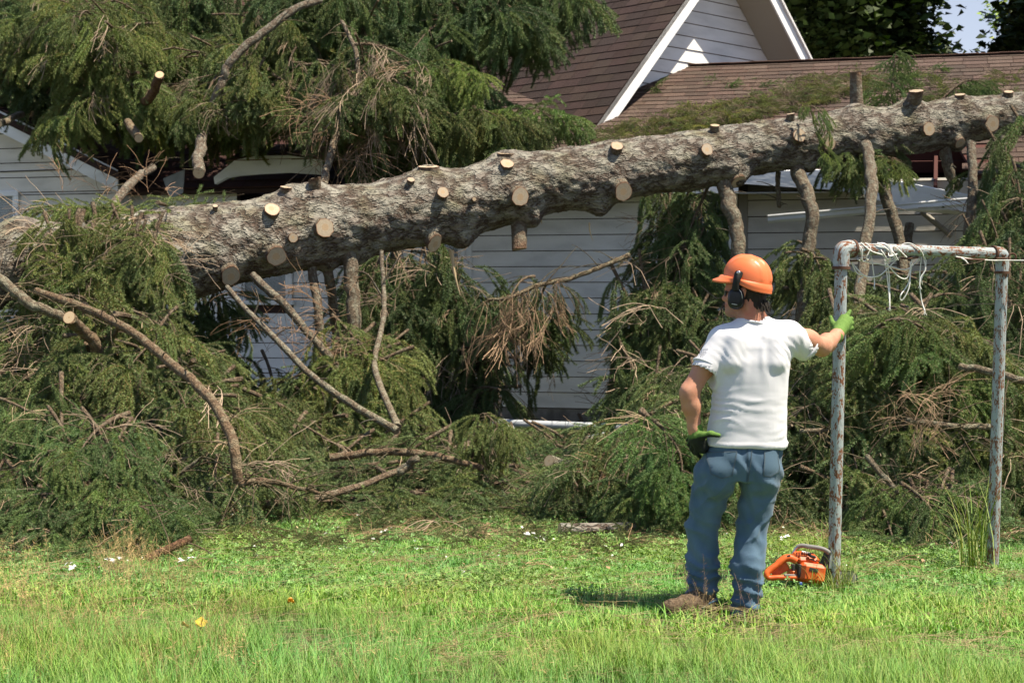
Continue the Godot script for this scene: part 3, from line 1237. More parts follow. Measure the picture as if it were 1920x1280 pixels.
	slab("fascia", rb, M.white_trim, [hloc(1622, 336, ne + 0.1), hloc(1692, 341, ne + 0.1), hloc(1818, 366, ne + 0.16), hloc(1818, 398, ne + 0.16), hloc(1690, 382, ne + 0.1), hloc(1622, 372, ne + 0.1)], Vector3(0, 0.01, -0.03))
	slab("fascia", rb, M.white_trim, [Vector3(f3.x + 0.35, eave - 0.1, ne + 0.03), Vector3(9.5, eave, ne + 0.03), Vector3(9.5, eave - 0.17, ne + 0.03), Vector3(f3.x + 0.35, eave - 0.28, ne + 0.03)], Vector3(0, 0, -0.03))
	slab("soffit_panel", rb, M.soffit, [Vector3(-1.4, eave - 0.15, ne), Vector3(hole[0], eave - 0.17, ne), Vector3(hole[0], eave - 0.12, 0.02), Vector3(-1.4, eave - 0.12, 0.02)], Vector3(0, -0.015, 0))
	slab("soffit_panel", rb, M.white_trim, [hloc(1700, 392, 0.5), hloc(1818, 390, 0.55), hloc(1818, 402, 0.1), hloc(1770, 398, 0.1)], Vector3(0, -0.015, 0))
	# a dark brace seen below the torn soffit
	var mbb := MB.new()
	var ba := hloc(1728, 396, 0.2)
	var bb := hloc(1785, 442, 0.05)
	mbb.tube(PackedVector3Array([ba, bb]), PackedFloat32Array([0.035, 0.035]), 4, Color.WHITE, Color.WHITE)
	part("brace", mbb.mesh(), M.dark_trim, rb)
	# --- porch roof edge on the left: a bent white metal edge with a scrap of roof on top
	var po := sub("porch_edge", h)
	var pz := 0.9
	var edge := [[400, 332], [418, 318], [440, 300], [480, 292], [540, 291], [604, 300]]
	var low := [[402, 345], [424, 333], [446, 329], [484, 326], [540, 323], [604, 327]]
	var mp := MB.new()
	for k in edge.size() - 1:
		var a := hloc(edge[k][0], edge[k][1], pz)
		var b := hloc(edge[k + 1][0], edge[k + 1][1], pz)
		var c := hloc(low[k + 1][0], low[k + 1][1], pz)
		var d := hloc(low[k][0], low[k][1], pz)
		var inn := (a + c) * 0.5 - Vector3(0, 0, 1)
		mp.face([a, b, c, d], inn, Color.WHITE)
		mp.face([d, c, c - Vector3(0, 0, 0.09), d - Vector3(0, 0, 0.09)], inn + Vector3(0, 1, 0), Color.WHITE)
		mp.face([a, b, b - Vector3(0, 0.015, 0.1), a - Vector3(0, 0.015, 0.1)], inn - Vector3(0, 2, 0), Color.WHITE)
		mp.face([a - Vector3(0, 0.015, 0.03), b - Vector3(0, 0.015, 0.03), c - Vector3(0, 0, 0.03), d - Vector3(0, 0, 0.03)], inn + Vector3(0, 0, 3), Color.WHITE)
	part("metal_edge", mp.mesh(), M.white_trim, po)
	var q0 := hloc(424, 306, pz - 0.02)
	for k in 5:
		course(po, Vector3(q0.x, q0.y + 0.03, pz) + Vector3(0, 0.35, -1).normalized() * 0.16 * k, Vector3.RIGHT, Vector3(0, 0.35, -1).normalized(), Vector3(0, 1, 0.35).normalized(), 2.6, 0.16, Color(0.24, 0.155, 0.105))
	slab("porch_deck", po, M.shadow_board, [q0 + Vector3(0, 0.0, -0.06), q0 + Vector3(2.6, 0.0, -0.06), q0 + Vector3(2.6, 0.33, -1.1), q0 + Vector3(0, 0.33, -1.1)], Vector3(0, -0.06, 0))
	slab("porch_flashing", po, M.gutter_metal, [hloc(305, 335, 0.8), hloc(345, 318, 0.7), hloc(342, 362, 0.8), hloc(318, 372, 0.9)], Vector3(0.0, 0.01, -0.02))
	# --- the left main roof behind the wing and porch
	var rl := sub("rear_roof", h)
	var pl := 0.62
	var ul := Vector3(0, pl, -1).normalized()
	var nl := Vector3(0, 1, pl).normalized()
	for k in 42:
		course(rl, Vector3(-9.5, eave + 0.02, 0.3) + ul * 0.2 * k, Vector3.RIGHT, ul, nl, 6.9, 0.2, Color(0.08, 0.038, 0.032))
	var l2 := Vector3(0, eave, 0.3) + ul * 8.4
	slab("roof_deck", rl, M.shadow_board, [Vector3(-9.5, eave, 0.3), Vector3(-2.6, eave, 0.3), Vector3(-2.6, l2.y, l2.z), Vector3(-9.5, l2.y, l2.z)], -nl * 0.06)
	slab("flashing", rl, M.gutter_metal, [hloc(425, 15, -5.9), hloc(560, 8, -5.9), hloc(560, 18, -5.85), hloc(425, 27, -5.85)], Vector3(0, 0.0, -0.02))
	# --- the upper gable block, turned 45 degrees: its left slope, white rake and sided gable
	make_gable(h)


func make_gable(h: Node3D) -> void:
	var inv := h.transform.affine_inverse()
	var g := Vector3(1, 0, -1).normalized()
	var nn := Vector3(1, 0, 1).normalized()
	var t0 := P(1107, 248, 21.9)
	var eye := Vector3(0, EYE, 0)
	var hit := func(x: float, y: float, off: float) -> Vector2:    # photo position on the gable's plane -> (along g, height)
		var r := ray(x, y)
		var s := (t0 + nn * off - eye).dot(nn) / r.dot(nn)
		var q := eye + r * s
		return Vector2((q - t0).dot(g), q.y)
	var a: Vector2 = hit.call(1283, 0, 0.0)
	var m := (a.y - t0.y) / a.x
	var b: Vector2 = hit.call(1520, 110, 0.0)
	var sp := (b.x + (b.y - t0.y) / m) * 0.5
	var w := func(s: float, y: float, off: float) -> Vector3:
		return inv * (Vector3(t0.x, y, t0.z) + g * s + nn * off)
	var top := t0.y + m * sp
	var rf := sub("gable_roof", h)
	var inb := inv.basis
	var up := (inb * (g + Vector3.UP * m)).normalized()
	var back := inb * -nn
	var nrm := (inb * (Vector3.UP - g * m)).normalized()
	var len_s := sp * sqrt(1.0 + m * m)
	var k := -9
	while k * 0.185 < len_s:
		course(rf, (w.call(0, t0.y, 0.02) as Vector3) + up * 0.185 * k, back, up, nrm, 11.0, 0.185, Color(0.052, 0.033, 0.028))
		k += 1
	slab("roof_deck", rf, M.shadow_board, [w.call(-1.1, t0.y - 1.1 * m - 0.02, 0.0), w.call(sp, top - 0.02, 0.0), w.call(sp, top - 0.02, -11.0), w.call(-1.1, t0.y - 1.1 * m - 0.02, -11.0)], Vector3(0, -0.1, 0))
	# right slope, seen edge on
	var s_end := sp + 3.2
	slab("roof_edge", rf, M.shingle, [w.call(sp, top + 0.005, 0.04), w.call(s_end, top - m * 3.2 + 0.005, 0.04), w.call(s_end, top - m * 3.2 + 0.005, -9.0), w.call(sp, top + 0.005, -9.0)], Vector3(0, -0.05, 0))
	# rake boards
	var rk := 0.30
	slab("rake_board", rf, M.white_trim, [w.call(0.0, t0.y - 0.03, 0.0), w.call(sp, top - 0.03, 0.0), w.call(sp, top - rk, 0.0), w.call(0.28, t0.y + 0.28 * m - rk - 0.03, 0.0)], inb * nn * -0.03)
	slab("rake_board", rf, M.white_trim, [w.call(s_end, top - m * 3.2 - 0.05, 0.0), w.call(sp + 0.003, top - 0.05, 0.0), w.call(sp + 0.003, top - rk, 0.0), w.call(s_end, top - m * 3.2 - rk, 0.0)], inb * nn * -0.03)
	# soffits below both overhangs
	var ov := -0.62
	slab("soffit", rf, M.soffit, [w.call(s_end, top - m * 3.2 - rk + 0.03, -0.032), w.call(sp, top - rk + 0.03, -0.032), w.call(sp, top - rk + 0.03, ov), w.call(s_end, top - m * 3.2 - rk + 0.03, ov)], Vector3(0, -0.015, 0))
	slab("soffit", rf, M.soffit, [w.call(-0.6, t0.y - 0.6 * m - rk + 0.05, -0.032), w.call(sp, top - rk + 0.05, -0.032), w.call(sp, top - rk + 0.05, ov), w.call(-0.6, t0.y - 0.6 * m - rk + 0.05, ov)], Vector3(0, -0.015, 0))
	# the gable wall, in its own axes: x along g, z out
	var gw := sub("gable_wall", h)
	var gb := Basis(inb * g, Vector3.UP, inb * nn)
	gw.transform = Transform3D(gb, inv * (Vector3(t0.x, 0, t0.z) + nn * (ov - 0.02)))
	var y := t0.y - 0.9
	var dy := rk - 0.06
	while y < top - 0.5:
		var l0 := (y + dy - t0.y) / m
		var l1 := (y + 0.2 + dy - t0.y) / m
		var r0 := sp + (top - y - dy) / m
		var r1 := sp + (top - y - 0.2 - dy) / m
		if r1 > l1:
			board(gw, M.siding, l0, r0, y, 0.2, 0.0, l1 - l0, r1 - r0)
		y += 0.2
	slab("sheathing", gw, M.shadow_board, [Vector3(-0.7, t0.y - 0.9, -0.01), Vector3(sp * 2.0 + 0.7, t0.y - 0.9, -0.01), Vector3(sp, top - rk, -0.01)], Vector3(0, 0, -0.06))


# ============================================================ trees behind the house
func leaf_clump(n: int, size: float, leaf: float, col: Color) -> ArrayMesh:
	var mb := MB.new()
	for k in n:
		var p := Vector3(R.randfn(), R.randfn() * 0.7, R.randfn()) * size * 0.42
		var b := Basis.from_euler(Vector3(rr(-0.9, 0.9), R.randf() * TAU, rr(-0.6, 0.6)))
		var l := leaf * rr(0.7, 1.25)
		var v := rr(0.75, 1.3)
		var c := Color(col.r * v, col.g * v, col.b * v)
		var pts := [p, p + b * Vector3(l * 0.35, 0.02, l * 0.42), p + b * Vector3(l, -0.02, l * 0.05), p + b * Vector3(l * 0.4, 0.02, -l * 0.4)]
		mb.face(pts, p - b * Vector3(0, 1, 0), c)
	return mb.mesh()


func leafy_tree(label: String, base: Vector3, height: float, crown: Vector3, col: Color, n: int, bare: float) -> void:
	var t := thing("broadleaf_tree", label, "tree", base)
	var mb := MB.new()
	var path := spline([Vector3.ZERO, Vector3(0.2, height * 0.3, 0), Vector3(-0.1, height * 0.6, 0.1), Vector3(0.2, height * 0.9, 0)], 5)
	mb.tube(path, taper(path.size(), 0.28, 0.06, 0.05), 9, Color(0.7, 0.65, 0.6), Color(0.7, 0.65, 0.6))
	for k in 12:
		var y := height * rr(0.3, 0.85)
		var an := R.randf() * TAU
		var l := crown.x * rr(0.5, 0.95)
		var br := spline([Vector3(0, y, 0), Vector3(cos(an) * l * 0.5, y + l * 0.3, sin(an) * l * 0.5), Vector3(cos(an) * l, y + l * 0.4, sin(an) * l)], 3)
		mb.tube(br, taper(br.size(), 0.09, 0.02), 5, Color(0.7, 0.65, 0.6), Color(0.7, 0.65, 0.6))
	part("trunk", mb.mesh(), M.limb_bark, t)
	var cl := leaf_clump(46, 0.55, 0.16, col)
	var xs := []
	var cs := []
	var knots := []
	for k in 26: knots.append(Vector3(R.randfn() * 0.5, R.randfn() * 0.42, R.randfn() * 0.5).limit_length(1.0))
	for k in n:
		var q: Vector3 = knots[R.randi() % knots.size()] + Vector3(R.randfn(), R.randfn(), R.randfn()) * 0.13
		if q.length() < bare: continue
		xs.append(Transform3D(Basis(Vector3.UP, R.randf() * TAU).scaled(Vector3.ONE * rr(0.8, 1.6)), Vector3(q.x * crown.x, height * 0.68 + q.y * crown.y, q.z * crown.z)))
		var v := rr(0.7, 1.35)
		cs.append(Color(v * rr(0.9, 1.15), v, v * rr(0.8, 1.0)))
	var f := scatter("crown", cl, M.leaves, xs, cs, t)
	f.set_meta("kind", "stuff")


func make_back_trees() -> void:
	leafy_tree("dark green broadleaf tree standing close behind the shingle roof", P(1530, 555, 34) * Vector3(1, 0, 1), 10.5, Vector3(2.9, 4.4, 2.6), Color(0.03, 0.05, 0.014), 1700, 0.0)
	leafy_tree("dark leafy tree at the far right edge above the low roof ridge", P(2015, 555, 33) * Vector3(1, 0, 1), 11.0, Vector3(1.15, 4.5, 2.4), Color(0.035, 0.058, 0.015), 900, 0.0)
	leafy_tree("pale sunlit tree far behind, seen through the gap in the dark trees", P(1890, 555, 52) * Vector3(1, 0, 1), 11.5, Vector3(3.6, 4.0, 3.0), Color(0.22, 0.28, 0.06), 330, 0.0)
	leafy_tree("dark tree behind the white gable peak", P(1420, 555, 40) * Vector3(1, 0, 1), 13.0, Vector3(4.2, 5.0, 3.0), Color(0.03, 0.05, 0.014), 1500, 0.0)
	for q in [[40, 27.5, 11.0, "dark standing spruce behind the left wing of the house"], [300, 29.0, 13.0, "tall dark spruce standing behind the rear roof"]]:
		var t := thing("standing_spruce", q[3], "tree", P(q[0], 555, q[1]) * Vector3(1, 0, 1))
		var mb := MB.new()
		var path := PackedVector3Array([Vector3.ZERO, Vector3(0.05, q[2] * 0.5, 0), Vector3(0, q[2], 0)])
		mb.tube(path, PackedFloat32Array([0.25, 0.16, 0.03]), 9, Color.WHITE, Color.WHITE)
		var acc := {}
		for k in 70:
			var y: float = q[2] * rr(0.3, 0.98)
			var an := R.randf() * TAU
			var l: float = 2.6 * (1.05 - y / q[2]) + 0.3
			var e := Vector3(cos(an) * l, y - l * 0.35, sin(an) * l)
			bough(mb, acc, spline([Vector3(0, y, 0), Vector3(cos(an) * l * 0.55, y - l * 0.02, sin(an) * l * 0.55), e], 4), 0.03, 0.01, {"side": 0.7, "gap": 0.2, "ts": 1.35, "style": "hang", "tint": Color(0.75, 0.85, 0.8), "dead": 0.02, "dense": 0.8})
		part("trunk", mb.mesh(), M.limb_bark, t)
		pour(t, acc)


# ============================================================ the fallen spruce
func trunk_d(x: float) -> float:                 # distance of the trunk's heart at a photo column
	return lerpf(14.0, 18.3, clampf(x / 1920.0, -0.2, 1.3))


func make_fallen_tree() -> void:
	var t := thing("fallen_spruce", "huge grey spruce trunk fallen across the house, its branches cut to stubs", "fallen tree")
	# measured: photo column, centre row, half width
	var keys := [[-260, 540, 80], [-120, 522, 76], [0, 508, 74], [120, 496, 80], [240, 486, 88], [330, 472, 87], [420, 458, 80], [500, 445, 76], [600, 427, 72], [700, 409, 69], [800, 392, 69], [900, 372, 65], [1000, 346, 60], [1100, 332, 60], [1200, 313, 57], [1300, 301, 58], [1400, 281, 50], [1500, 265, 49], [1600, 252, 48], [1700, 243, 48], [1800, 228, 44], [1920, 213, 42], [2040, 200, 40], [2160, 188, 38]]
	var cs := []
	var rs := []
	for k in keys:
		var d := trunk_d(k[0])
		cs.append(P(k[0], k[1], d))
		rs.append(k[2] / F * d * 0.985)
	trunk_path = spline(cs, 26)
	for k in keys.size() - 1:
		for j in 26:
			trunk_rad.append(lerpf(rs[k], rs[k + 1], j / 26.0))
	trunk_rad.append(rs[-1])
	# stubs: column, row, radius, tilt of the face, length past the bark, kind
	var stubs := [[487, 477, 17.5, 0.1], [582, 432, 16, 0.1], [498, 405, 13.5, 0.15], [402, 509, 17, 0.5], [524, 449, 8, 0.1], [784, 447, 15, 0.9], [808, 370, 10, 0.1], [943, 373, 16.5, 0.1], [943, 321, 11.5, 0.2], [1133, 356, 16, 0.6], [1140, 287, 10.5, 0.2], [1297, 288, 10.5, 0.1], [1352, 333, 14, 0.1], [1468, 261, 11.5, 0.1], [1523, 271, 11, 0.3], [1706, 245, 11.5, 0.1], [1770, 263, 9.5, 0.2], [1823, 233, 14, 0.1], [760, 349, 6.5, 0.2], [400, 398, 4.5, 0.1], [861, 379, 3.5, 0.0], [551, 363, 9, 0.5], [132, 486, 9, 0.3]]
	# the trunk's skin, swollen round every stub and cracked into scales
	var bumps := []
	for s in stubs:
		var i0 := near_trunk(s[0])
		var off: float = (trunk_screen_y(s[0]) - s[1]) / (F / trunk_d(s[0])) / trunk_rad[i0]
		off = clampf(off, -0.97, 0.97)
		bumps.append([i0, asin(off), s[2] / F * trunk_d(s[0])])
	var knobs := [[973, -1.25, 0.15, 0.13], [848, -1.3, 0.14, 0.13], [1108, -1.3, 0.12, 0.10], [1362, -1.1, 0.15, 0.09], [655, -1.35, 0.15, 0.08], [598, -1.4, 0.13, 0.06], [1500, -1.2, 0.13, 0.09], [1622, -0.75, 0.10, 0.05], [1780, -1.3, 0.12, 0.08], [810, 1.45, 0.2, 0.08], [957, 1.4, 0.22, 0.08], [592, 1.2, 0.2, 0.08], [540, 1.2, 0.2, 0.06], [1697, 1.1, 0.17, 0.11], [1600, 1.3, 0.15, 0.06], [1790, 1.2, 0.16, 0.05], [38, 1.2, 0.22, 0.13], [370, -1.2, 0.25, 0.05], [250, -1.2, 0.3, 0.08]]
	for q in knobs:
		bumps.append([near_trunk(q[0]), q[1], q[2], q[3]])
	var nz := FastNoiseLite.new()
	nz.seed = 12
	nz.frequency = 1.6
	nz.fractal_octaves = 4
	var nc := FastNoiseLite.new()
	nc.noise_type = FastNoiseLite.TYPE_CELLULAR
	nc.cellular_return_type = FastNoiseLite.RETURN_DISTANCE2_SUB
	nc.frequency = 6.5
	nc.domain_warp_enabled = true
	nc.domain_warp_amplitude = 0.12
	nc.domain_warp_frequency = 6.0
	var along := [0.0]
	for k in range(1, trunk_path.size()): along.append(along[k - 1] + trunk_path[k].distance_to(trunk_path[k - 1]))
	var seg := 110
	var pos := PackedVector3Array()
	var uv := PackedVector2Array()
	var col := PackedColorArray()
	var idx := PackedInt32Array()
	for k in trunk_path.size():
		var fr := trunk_frame(k)
		for j in seg + 1:
			var an := TAU * j / seg + PI      # 0 faces the camera, a quarter turn faces up
			var dir: Vector3 = fr[1] * cos(an) + fr[0] * sin(an)
			var p := trunk_path[k] + dir * trunk_rad[k]
			var q := p * Vector3(0.55, 1, 1)
			var e := nz.get_noise_3dv(p * 0.8) * 0.022 + nz.get_noise_3dv(q * 3.5) * 0.018
			var ce := clampf((nc.get_noise_3dv(q * 1.25) + 1.0) * 1.7, 0.0, 1.0)
			e += (ce - 0.6) * 0.022 + nz.get_noise_3dv(p * 11.0) * 0.006
			for b in bumps:
				var da: float = along[k] - along[b[0]]
				if absf(da) > 0.6: continue
				var dj: float = wrapf(an - b[1], -PI, PI) * trunk_rad[k]
				var wd: float = b[2] * (1.9 if b.size() == 3 else 1.0)
				var u: float = (da * da + dj * dj) / (wd * wd)
				if u < 6.0: e += exp(-u) * (0.035 if b.size() == 3 else float(b[3]))
			pos.append(p + dir * e)
			uv.append(Vector2(an * 0.36, along[k]))
			# the bark itself is redder in its cracks and mossier low on the bole's underside (growth of its own)
			var g := clampf(nz.get_noise_3dv(p * 1.3 + Vector3(9, 0, 0)) * 1.6, 0, 1)
			col.append(Color(0.84, 0.83, 0.82).lerp(Color(0.66, 0.64, 0.48), g))
	for k in trunk_path.size() - 1:
		for j in seg:
			var q := k * (seg + 1) + j
			var w := q + seg + 1
			idx.append_array(PackedInt32Array([q, q + 1, w, q + 1, w + 1, w]))
	var nor := smooth_normals(pos, idx)
	if nor[60].dot(pos[60] - trunk_path[0]) < 0.0:
		for q in range(0, idx.size(), 3):
			var s := idx[q + 1]
			idx[q + 1] = idx[q + 2]
			idx[q + 2] = s
		nor = smooth_normals(pos, idx)
	for k in trunk_path.size():     # close the seam
		var q := k * (seg + 1)
		var s := (nor[q] + nor[q + seg]).normalized()
		nor[q] = s
		nor[q + seg] = s
	var arr := []
	arr.resize(Mesh.ARRAY_MAX)
	arr[Mesh.ARRAY_VERTEX] = pos
	arr[Mesh.ARRAY_NORMAL] = nor
	arr[Mesh.ARRAY_TEX_UV] = uv
	arr[Mesh.ARRAY_COLOR] = col
	arr[Mesh.ARRAY_INDEX] = idx
	var am := ArrayMesh.new()
	am.add_surface_from_arrays(Mesh.PRIMITIVE_TRIANGLES, arr)
	part("trunk", am, M.bark, t)
	# ---- cut stubs on the near side
	for k in stubs.size():
		var s: Array = stubs[k]
		var i0 := near_trunk(s[0])
		var fr := trunk_frame(i0)
		var an: float = bumps[k][1]
		var dir: Vector3 = fr[1] * cos(an) + fr[0] * sin(an)
		var r: float = s[2] / F * trunk_d(s[0])
		stub(t, trunk_path[i0] + dir * trunk_rad[i0] * 0.8, dir, r, trunk_rad[i0] * 0.2 + 0.045 + r * 0.5, s[3])
	# ---- stubs on top, and longer ones
	for s in [[810, 1.35, 18, 0.06, 0.2], [957, 1.2, 15, 0.06, 0.6], [592, 1.1, 11, 0.16, 0.9], [1336, 1.1, 8, 0.05, 0.3], [1697, 1.0, 12, 0.2, 0.8], [1790, 1.1, 9, 0.07, 0.5], [1475, 1.1, 7, 0.06, 0.7], [540, 1.15, 10, 0.10, 0.5], [1880, 1.1, 8, 0.04, 0.3]]:
		var i0 := near_trunk(s[0])
		var fr := trunk_frame(i0)
		var dir: Vector3 = fr[1] * cos(s[1]) + fr[0] * sin(s[1])
		var r: float = s[2] / F * trunk_d(s[0])
		stub(t, trunk_path[i0] + dir * trunk_rad[i0] * 0.8, dir, r, trunk_rad[i0] * 0.2 + s[3], s[4])
	var i1 := near_trunk(1604)
	stub(t, trunk_path[i1] + Vector3(0, trunk_rad[i1] * 0.7, 0), Vector3(-0.05, 1, 0.05).normalized(), 10.0 / F * trunk_d(1600), 0.47, 0.25)
	var i2 := near_trunk(973)     # the stump that hangs below the trunk
	stub(t, trunk_path[i2] - Vector3(0, trunk_rad[i2] * 0.7, -0.05), Vector3(0.0, -0.94, 0.35).normalized(), 13.0 / F * trunk_d(973), 0.42, -0.6)
	# ---- torn spikes of pale wood below the trunk
	for s in [[846, 470, 863, 555, 12.0], [1105, 418, 1112, 452, 5.0], [1018, 398, 1016, 420, 3.0]]:
		var d := trunk_d(s[0]) - 0.1
		var a := P(s[0], s[1], d)
		var b := P(s[2], s[3], d)
		var mb := MB.new()
		var sp := spline([a, a.lerp(b, 0.5) + Vector3(-0.012, 0, 0.02), b], 5)
		mb.tube(sp, taper(sp.size(), s[4] / F * d, 0.003, 0.12), 6, Color(0.50, 0.36, 0.20), Color(0.62, 0.48, 0.30), true, 0.45)
		part("torn_spike", mb.mesh(), M.cut_wood, t)
	# ---- whole branches that still reach from the trunk to the ground or the wall
	var limbs := [
		[[[585, 500, 15.2], [594, 560, 15.1], [600, 640, 15.0], [602, 700, 14.9]], 9, 8],
		[[[612, 500, 15.3], [622, 580, 15.5], [630, 645, 15.7], [634, 720, 15.8]], 10, 8],
		[[[652, 470, 15.3], [660, 540, 15.2], [663, 610, 15.1], [668, 760, 15.0]], 15, 12],
		[[[1358, 330, 16.9], [1366, 380, 16.8], [1382, 430, 16.7], [1388, 520, 16.5], [1392, 640, 16.2]], 16, 12],
		[[[1492, 300, 17.3], [1506, 350, 17.1], [1522, 410, 16.9], [1518, 480, 16.8], [1508, 560, 16.6], [1500, 660, 16.4]], 14, 11],
		[[[1622, 270, 17.2], [1630, 320, 16.9], [1633, 370, 16.6], [1625, 450, 16.3], [1616, 540, 16.0], [1600, 620, 15.6]], 11.5, 9.5],
		[[[1648, 300, 17.7], [1664, 370, 17.6], [1682, 430, 17.5], [1692, 520, 17.3], [1696, 640, 17.0]], 12, 9],
		[[[1772, 280, 17.9], [1786, 320, 17.9], [1800, 352, 18.0]], 12, 8],
		[[[1822, 268, 17.7], [1824, 330, 17.5], [1818, 410, 17.3], [1812, 500, 17.1]], 9, 8],
		[[[1880, 255, 18.0], [1885, 330, 17.9], [1878, 430, 17.7], [1872, 560, 17.4]], 9, 7],
		[[[1706, 420, 18.2], [1704, 470, 18.1], [1702, 520, 18.0]], 9, 8],
		[[[1460, 322, 17.4], [1460, 360, 17.4], [1461, 388, 17.4]], 5, 4],
		[[[425, 538, 14.2], [470, 590, 13.9], [520, 640, 13.6], [585, 705, 13.3], [660, 758, 13.0], [745, 808, 12.7]], 5, 7],
		[[[472, 515, 14.7], [520, 560, 14.6], [560, 605, 14.5], [600, 650, 14.4], [640, 700, 14.3]], 8, 7],
		[[[715, 470, 15.2], [719, 540, 15.0], [718, 600, 14.7], [702, 670, 14.2], [710, 720, 13.6], [745, 800, 12.8]], 4, 6],
	]
	for l in limbs:
		var pts := []
		for q in l[0]: pts.append(P(q[0], q[1], q[2]))
		var path := crook(spline(pts, 7), l[1] / F * float(l[0][0][2]))
		var mb := MB.new()
		var d0: float = l[0][0][2]
		mb.tube(path, taper(path.size(), l[1] / F * d0, l[2] / F * d0, 0.07), 10, Color(1.15, 1.1, 1.0), Color(1.1, 1.02, 0.9))
		for e in R.randi_range(2, 6):      # broken twigs on it
			var u := R.randi_range(2, path.size() - 2)
			var dr := Vector3(rr(-1, 1), rr(-0.6, 0.5), rr(-0.2, 1)).normalized()
			var tw := bend(path[u], dr, rr(0.06, 0.3), 0.4, 0.15, 4)
			mb.tube(tw, taper(tw.size(), 0.008, 0.003), 4, Color.WHITE, Color.WHITE, false)
		part("branch", mb.mesh(), M.limb_bark, t)
	# the thin forked shoots of the sapling-like branch
	var mf := MB.new()
	for q in [[[718, 560, 14.95], [690, 515, 14.9], [663, 508, 14.9]], [[718, 530, 15.0], [740, 495, 15.0], [757, 470, 15.0]], [[474, 592, 13.9], [484, 565, 13.9], [478, 540, 13.9]], [[545, 665, 13.5], [575, 650, 13.6], [600, 615, 13.6]]]:
		var sp := spline([P(q[0][0], q[0][1], q[0][2]), P(q[1][0], q[1][1], q[1][2]), P(q[2][0], q[2][1], q[2][2])], 5)
		mf.tube(sp, taper(sp.size(), 0.011, 0.005), 5, Color(1.2, 1.1, 1), Color(1.2, 1.1, 1))
	part("thin_shoots", mf.mesh(), M.limb_bark, t, "stuff")


func near_trunk(x: float) -> int:      # sample of the trunk that stands at a photo column
	var best := 0
	var bd := 1e9
	for k in trunk_path.size():
		var p := trunk_path[k]
		var e := absf(960.0 + F * p.x / -p.z - x)
		if e < bd:
			bd = e
			best = k
	return best


func trunk_screen_y(x: float) -> float:
	var p := trunk_path[near_trunk(x)]
	var q := (p - Vector3(0, EYE, 0)).rotated(Vector3.RIGHT, PITCH)
	return 640.0 - F * q.y / -q.z


func trunk_frame(k: int) -> Array:     # [up, towards the camera], square to the trunk
	var t := (trunk_path[mini(k + 1, trunk_path.size() - 1)] - trunk_path[maxi(k - 1, 0)]).normalized()
	var c := Vector3(0, EYE, 0) - trunk_path[k]
	c = (c - t * c.dot(t)).normalized()
	var up := c.cross(t).normalized()
	if up.y < 0.0: up = -up
	return [up, c]


func stub(parent: Node, base: Vector3, dir: Vector3, r: float, length: float, tilt: float) -> void:
	var s := sub("branch_stub", parent)
	var mb := MB.new()
	var bark := Color(0.95, 0.92, 0.88)
	var raw := Color(0.85, 0.42, 0.26)
	var side := dir.cross(Vector3.UP).normalized()
	if side.length() < 0.5: side = Vector3.RIGHT
	var up := side.cross(dir).normalized()
	var n := 18
	var rings := [[0.0, 1.5], [0.35, 1.22], [0.75, 1.1], [1.0, 1.06]]
	var cen := base + dir * length
	var fn := (dir + up * tilt * 0.5 + side * tilt * rr(-0.35, 0.35)).normalized()
	var wob := []
	for j in n: wob.append(rr(0.93, 1.07))
	var rim := []
	for k in rings.size():
		for j in n + 1:
			var an := TAU * j / n
			var o: Vector3 = (side * cos(an) + up * sin(an))
			var p: Vector3 = base + dir * length * rings[k][0] + o * r * rings[k][1] * wob[j % n]
			if k >= 2:      # the sawn plane leans
				p += dir * (-(o * r).dot(fn) / maxf(fn.dot(dir), 0.4)) * (1.0 if k == 3 else 0.5)
			mb.vert(p, o, Vector2(an * r, length * rings[k][0]), bark if k < 3 else bark.lerp(raw, 0.6))
			if k == 3 and j < n: rim.append(p)
	for k in rings.size() - 1:
		for j in n:
			var q := k * (n + 1) + j
			var w := q + n + 1
			mb.tri(q, q + 1, w)
			mb.tri(q + 1, w + 1, w)
	part("bark_collar", mb.mesh(), M.limb_bark, s)
	# the sawn face: growth rings round a heart that sits off centre
	var mf := MB.new()
	var heart := cen + side * rr(-0.2, 0.2) * r + up * rr(-0.2, 0.2) * r
	heart += dir * (-(heart - cen).dot(fn) / maxf(fn.dot(dir), 0.4))
	var nr := 9
	var hue := Color(0.50, 0.385, 0.255).lerp(Color(0.34, 0.29, 0.23), R.randf() * 0.7) * rr(0.85, 1.1)
	for k in nr + 1:
		var u := float(k) / nr
		var c := hue * (1.0 if k % 2 == 0 else 0.86)
		if u < 0.35: c = c.lerp(Color(0.42, 0.27, 0.14), 0.55)
		if k == nr: c = Color(0.27, 0.13, 0.07)
		for j in n + 1:
			var p: Vector3 = heart.lerp(rim[j % n], u) + fn * 0.0025
			var cc := c * (1.0 + 0.06 * sin(j * 2.4 + k))
			mf.vert(p, fn, Vector2(u, float(j) / n), cc)
	for k in nr:
		for j in n:
			var q := k * (n + 1) + j
			var w := q + n + 1
			mf.tri(q, q + 1, w)
			mf.tri(q + 1, w + 1, w)
	var fm := mf.mesh()
	# keep the winding with the face's own outward side
	var a := mf.v[mf.i[6 * n + 0]]
	var b := mf.v[mf.i[6 * n + 1]]
	var c2 := mf.v[mf.i[6 * n + 2]]
	if (c2 - a).cross(b - a).dot(fn) < 0.0:
		for q in range(0, mf.i.size(), 3):
			var sw := mf.i[q + 1]
			mf.i[q + 1] = mf.i[q + 2]
			mf.i[q + 2] = sw
		fm = mf.mesh()
	part("cut_face", fm, M.cut_wood, s)


